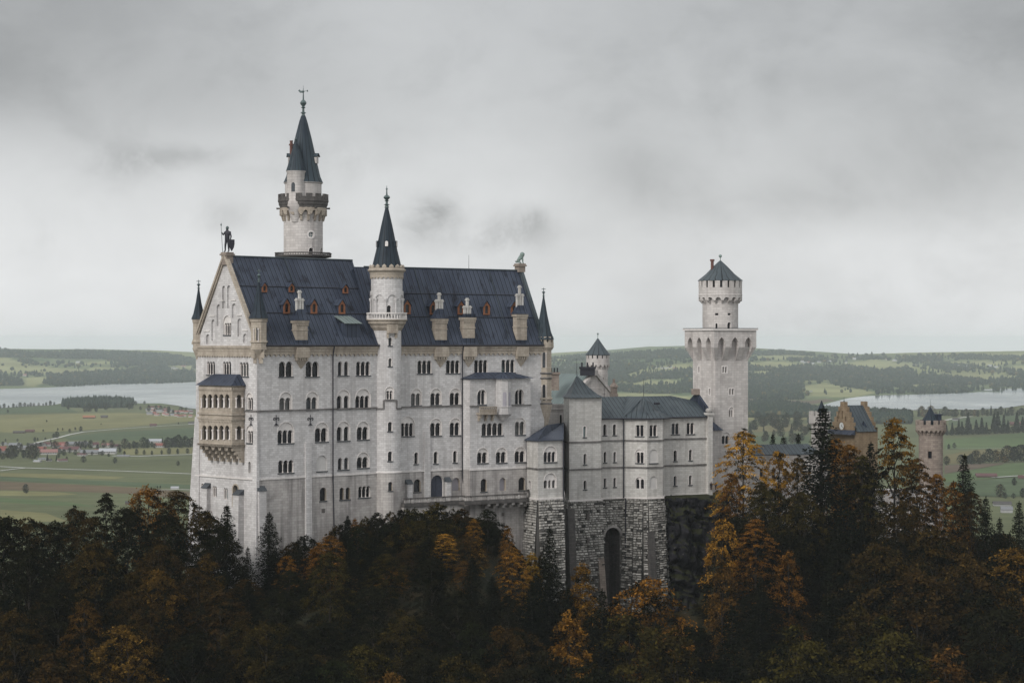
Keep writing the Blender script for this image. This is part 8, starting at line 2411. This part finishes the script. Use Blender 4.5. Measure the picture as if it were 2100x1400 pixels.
VH = [(18, 832, 60, 30, 'r'), (-40, 840, 60, 34, 'p'), (110, 788, 82, 26, 'g'), (290, 788, 72, 26, 'k'), (340, 786, 44, 30, 'd'), (425, 792, 92, 34, 'r'), (545, 778, 155, 26, 'g'), (515, 822, 112, 34, 'd'), (350, 842, 118, 34, 'p'), (640, 842, 118, 30, 'g'), (715, 838, 76, 30, 'r'), (775, 838, 116, 36, 'w'), (685, 790, 46, 32, 'd'), (770, 788, 72, 24, 'p'), (832, 795, 62, 24, 'd'), (1118, 758, 92, 24, 'w'), (1146, 792, 72, 28, 'r'), (300, 882, 54, 14, 'g'), (352, 890, 40, 14, 'k'), (445, 892, 66, 16, 'd'), (270, 896, 52, 12, 'w'), (165, 806, 64, 24, 'g'), (15, 806, 56, 20, 'r'), (885, 858, 84, 12, 'g'), (465, 795, 46, 26, 'p'), (300, 815, 60, 26, 'r'), (590, 852, 60, 18, 'd'), (30, 775, 40, 14, 'g'), (1165, 790, 40, 20, 'p'), (230, 782, 44, 18, 'k'), (405, 828, 50, 22, 'g'), (455, 812, 52, 22, 'r')]
lab_n = {}
by = {}
for h in VH: by.setdefault(h[4], []).append(h)
sizes = {}
for rk, hs_ in by.items():
    hs_.sort(key=lambda h: h[0])
    for i, h in enumerate(hs_):
        nth = ORD[i] if i < 12 else 'last'
        lab = '%s house in the near village, %s from the left of its colour' % (RN[rk], nth)
        house(*l2(h[0], h[1]), h[2] / 3.5, h[3] / 3.5 * 1.1, rk, 'w', lab, HV)
for (x, y, w, h, rk, wk, lab) in ((640, 586, 82, 22, 'o', 'b', 'long orange and dark barn in the wide upper meadow'), (748, 582, 46, 20, 'k', 'b', 'dark hut right of the long orange barn'), (1100, 642, 46, 20, 'd', 'b', 'brown barn beside the field track near the palace'), (1375, 627, 42, 18, 'k', 'g', 'grey barn at the end of the track near the palace'), (138, 690, 78, 16, 'k', 'b', 'low dark barn in the hedge left of the red hut'), (214, 684, 60, 20, 'd', 'b', 'red roofed hut in the hedge beside the dark barn'), (1255, 1091, 54, 20, 'w', 'w', 'small white shed by the brown field near the palace'), (915, 1200, 30, 24, 'k', 'b', 'dark hut half hidden behind the orange tree top')):
    house(*l2(x, y), w / 3.5, h / 3.5, rk, wk, lab, name='barn', rot=4, parts=False)
for i in range(30):
    x = 1070 + (i % 10) * 33 + rnd.uniform(-12, 12); y = 512 + (i // 10) * 24 + (x - 1070) * .05 + rnd.uniform(-6, 6)
    if i < 10 and x > 1150: y += 20
    house(*l2(x, y), rnd.uniform(24, 42) / 3.5, rnd.uniform(15, 22) / 3.5, rnd.choice('rrppdg'), 'w', 'tiny house with tiled roof in the hamlet by the western lake', 'houses of the lakeside hamlet', 'hamlet_house', None, None, False)
for (x, y, w, h, rk, wk, lab) in ((1828, 972, 138, 30, 'd', 'b', 'long brown barn with reddish roof on the bright meadow'), (2082, 984, 46, 28, 'd', 'b', 'small brown barn at the right edge of the meadow'), (1612, 568, 46, 22, 'k', 'g', 'grey barn beside the lakeside track'), (2036, 602, 70, 28, 'd', 'b', 'brown barn among the spruces of the eastern tree row'), (1942, 1172, 120, 30, 'k', 'g', 'long dark roofed house at the foot of the castle hill'), (1975, 1222, 80, 44, 'g', 'g', 'grey house behind the dark roofed house at the hill foot'), (565, 362, 30, 10, 'g', 'w', 'tiny barn on the pale meadow above the marsh')):
    house(*r2p(x, y), w / 3.5, h / 3.5, rk, wk, lab, name='barn' if wk != 'w' else 'valley_house', rot=-6, parts=False)
for i, (x, y) in enumerate([(1358, 756), (1366, 757), (1374, 755), (1345, 755), (1385, 757), (355, 757), (362, 758), (376, 753), (160, 745), (166, 746), (45, 770), (52, 771), (8, 780), (2, 776), (1645, 744), (1651, 746), (1658, 745), (1666, 747), (1680, 744), (1700, 743), (1735, 745), (1752, 738), (1968, 752), (1976, 754), (1985, 753), (2030, 752), (2042, 754), (1290, 797), (1162, 756), (1170, 757), (1820, 738), (1835, 741)]):
    p = hit_ground(x, y)
    if p: house(0, 0, rnd.uniform(5, 9), rnd.uniform(3, 4.5), rnd.choice('wwgp'), 'w', 'tiny pale farmhouse on the hazy hills beyond the lakes', 'farmhouses on the distant hills', 'farmhouse', None, p, False)

# ------------------------------------------------------------------ the air
hz = MB()
hz.obox((-24000, -400, ZV - 30), (48000, 0, 0), (0, 32000, 0), (0, 0, -ZV + 30 + 57))
hm_ = bpy.data.materials.new('haze'); hm_.use_nodes = True
t = hm_.node_tree; t.nodes.clear()
o_ = t.nodes.new('ShaderNodeOutputMaterial'); v_ = t.nodes.new('ShaderNodeVolumePrincipled')
v_.inputs['Color'].default_value = (.90, .98, 1.0, 1); v_.inputs['Density'].default_value = HAZE = 3.5e-5; v_.inputs['Anisotropy'].default_value = 0.0
t.links.new(v_.outputs[0], o_.inputs['Volume'])
tag(hz.build('haze', hm_, None), kind='stuff')
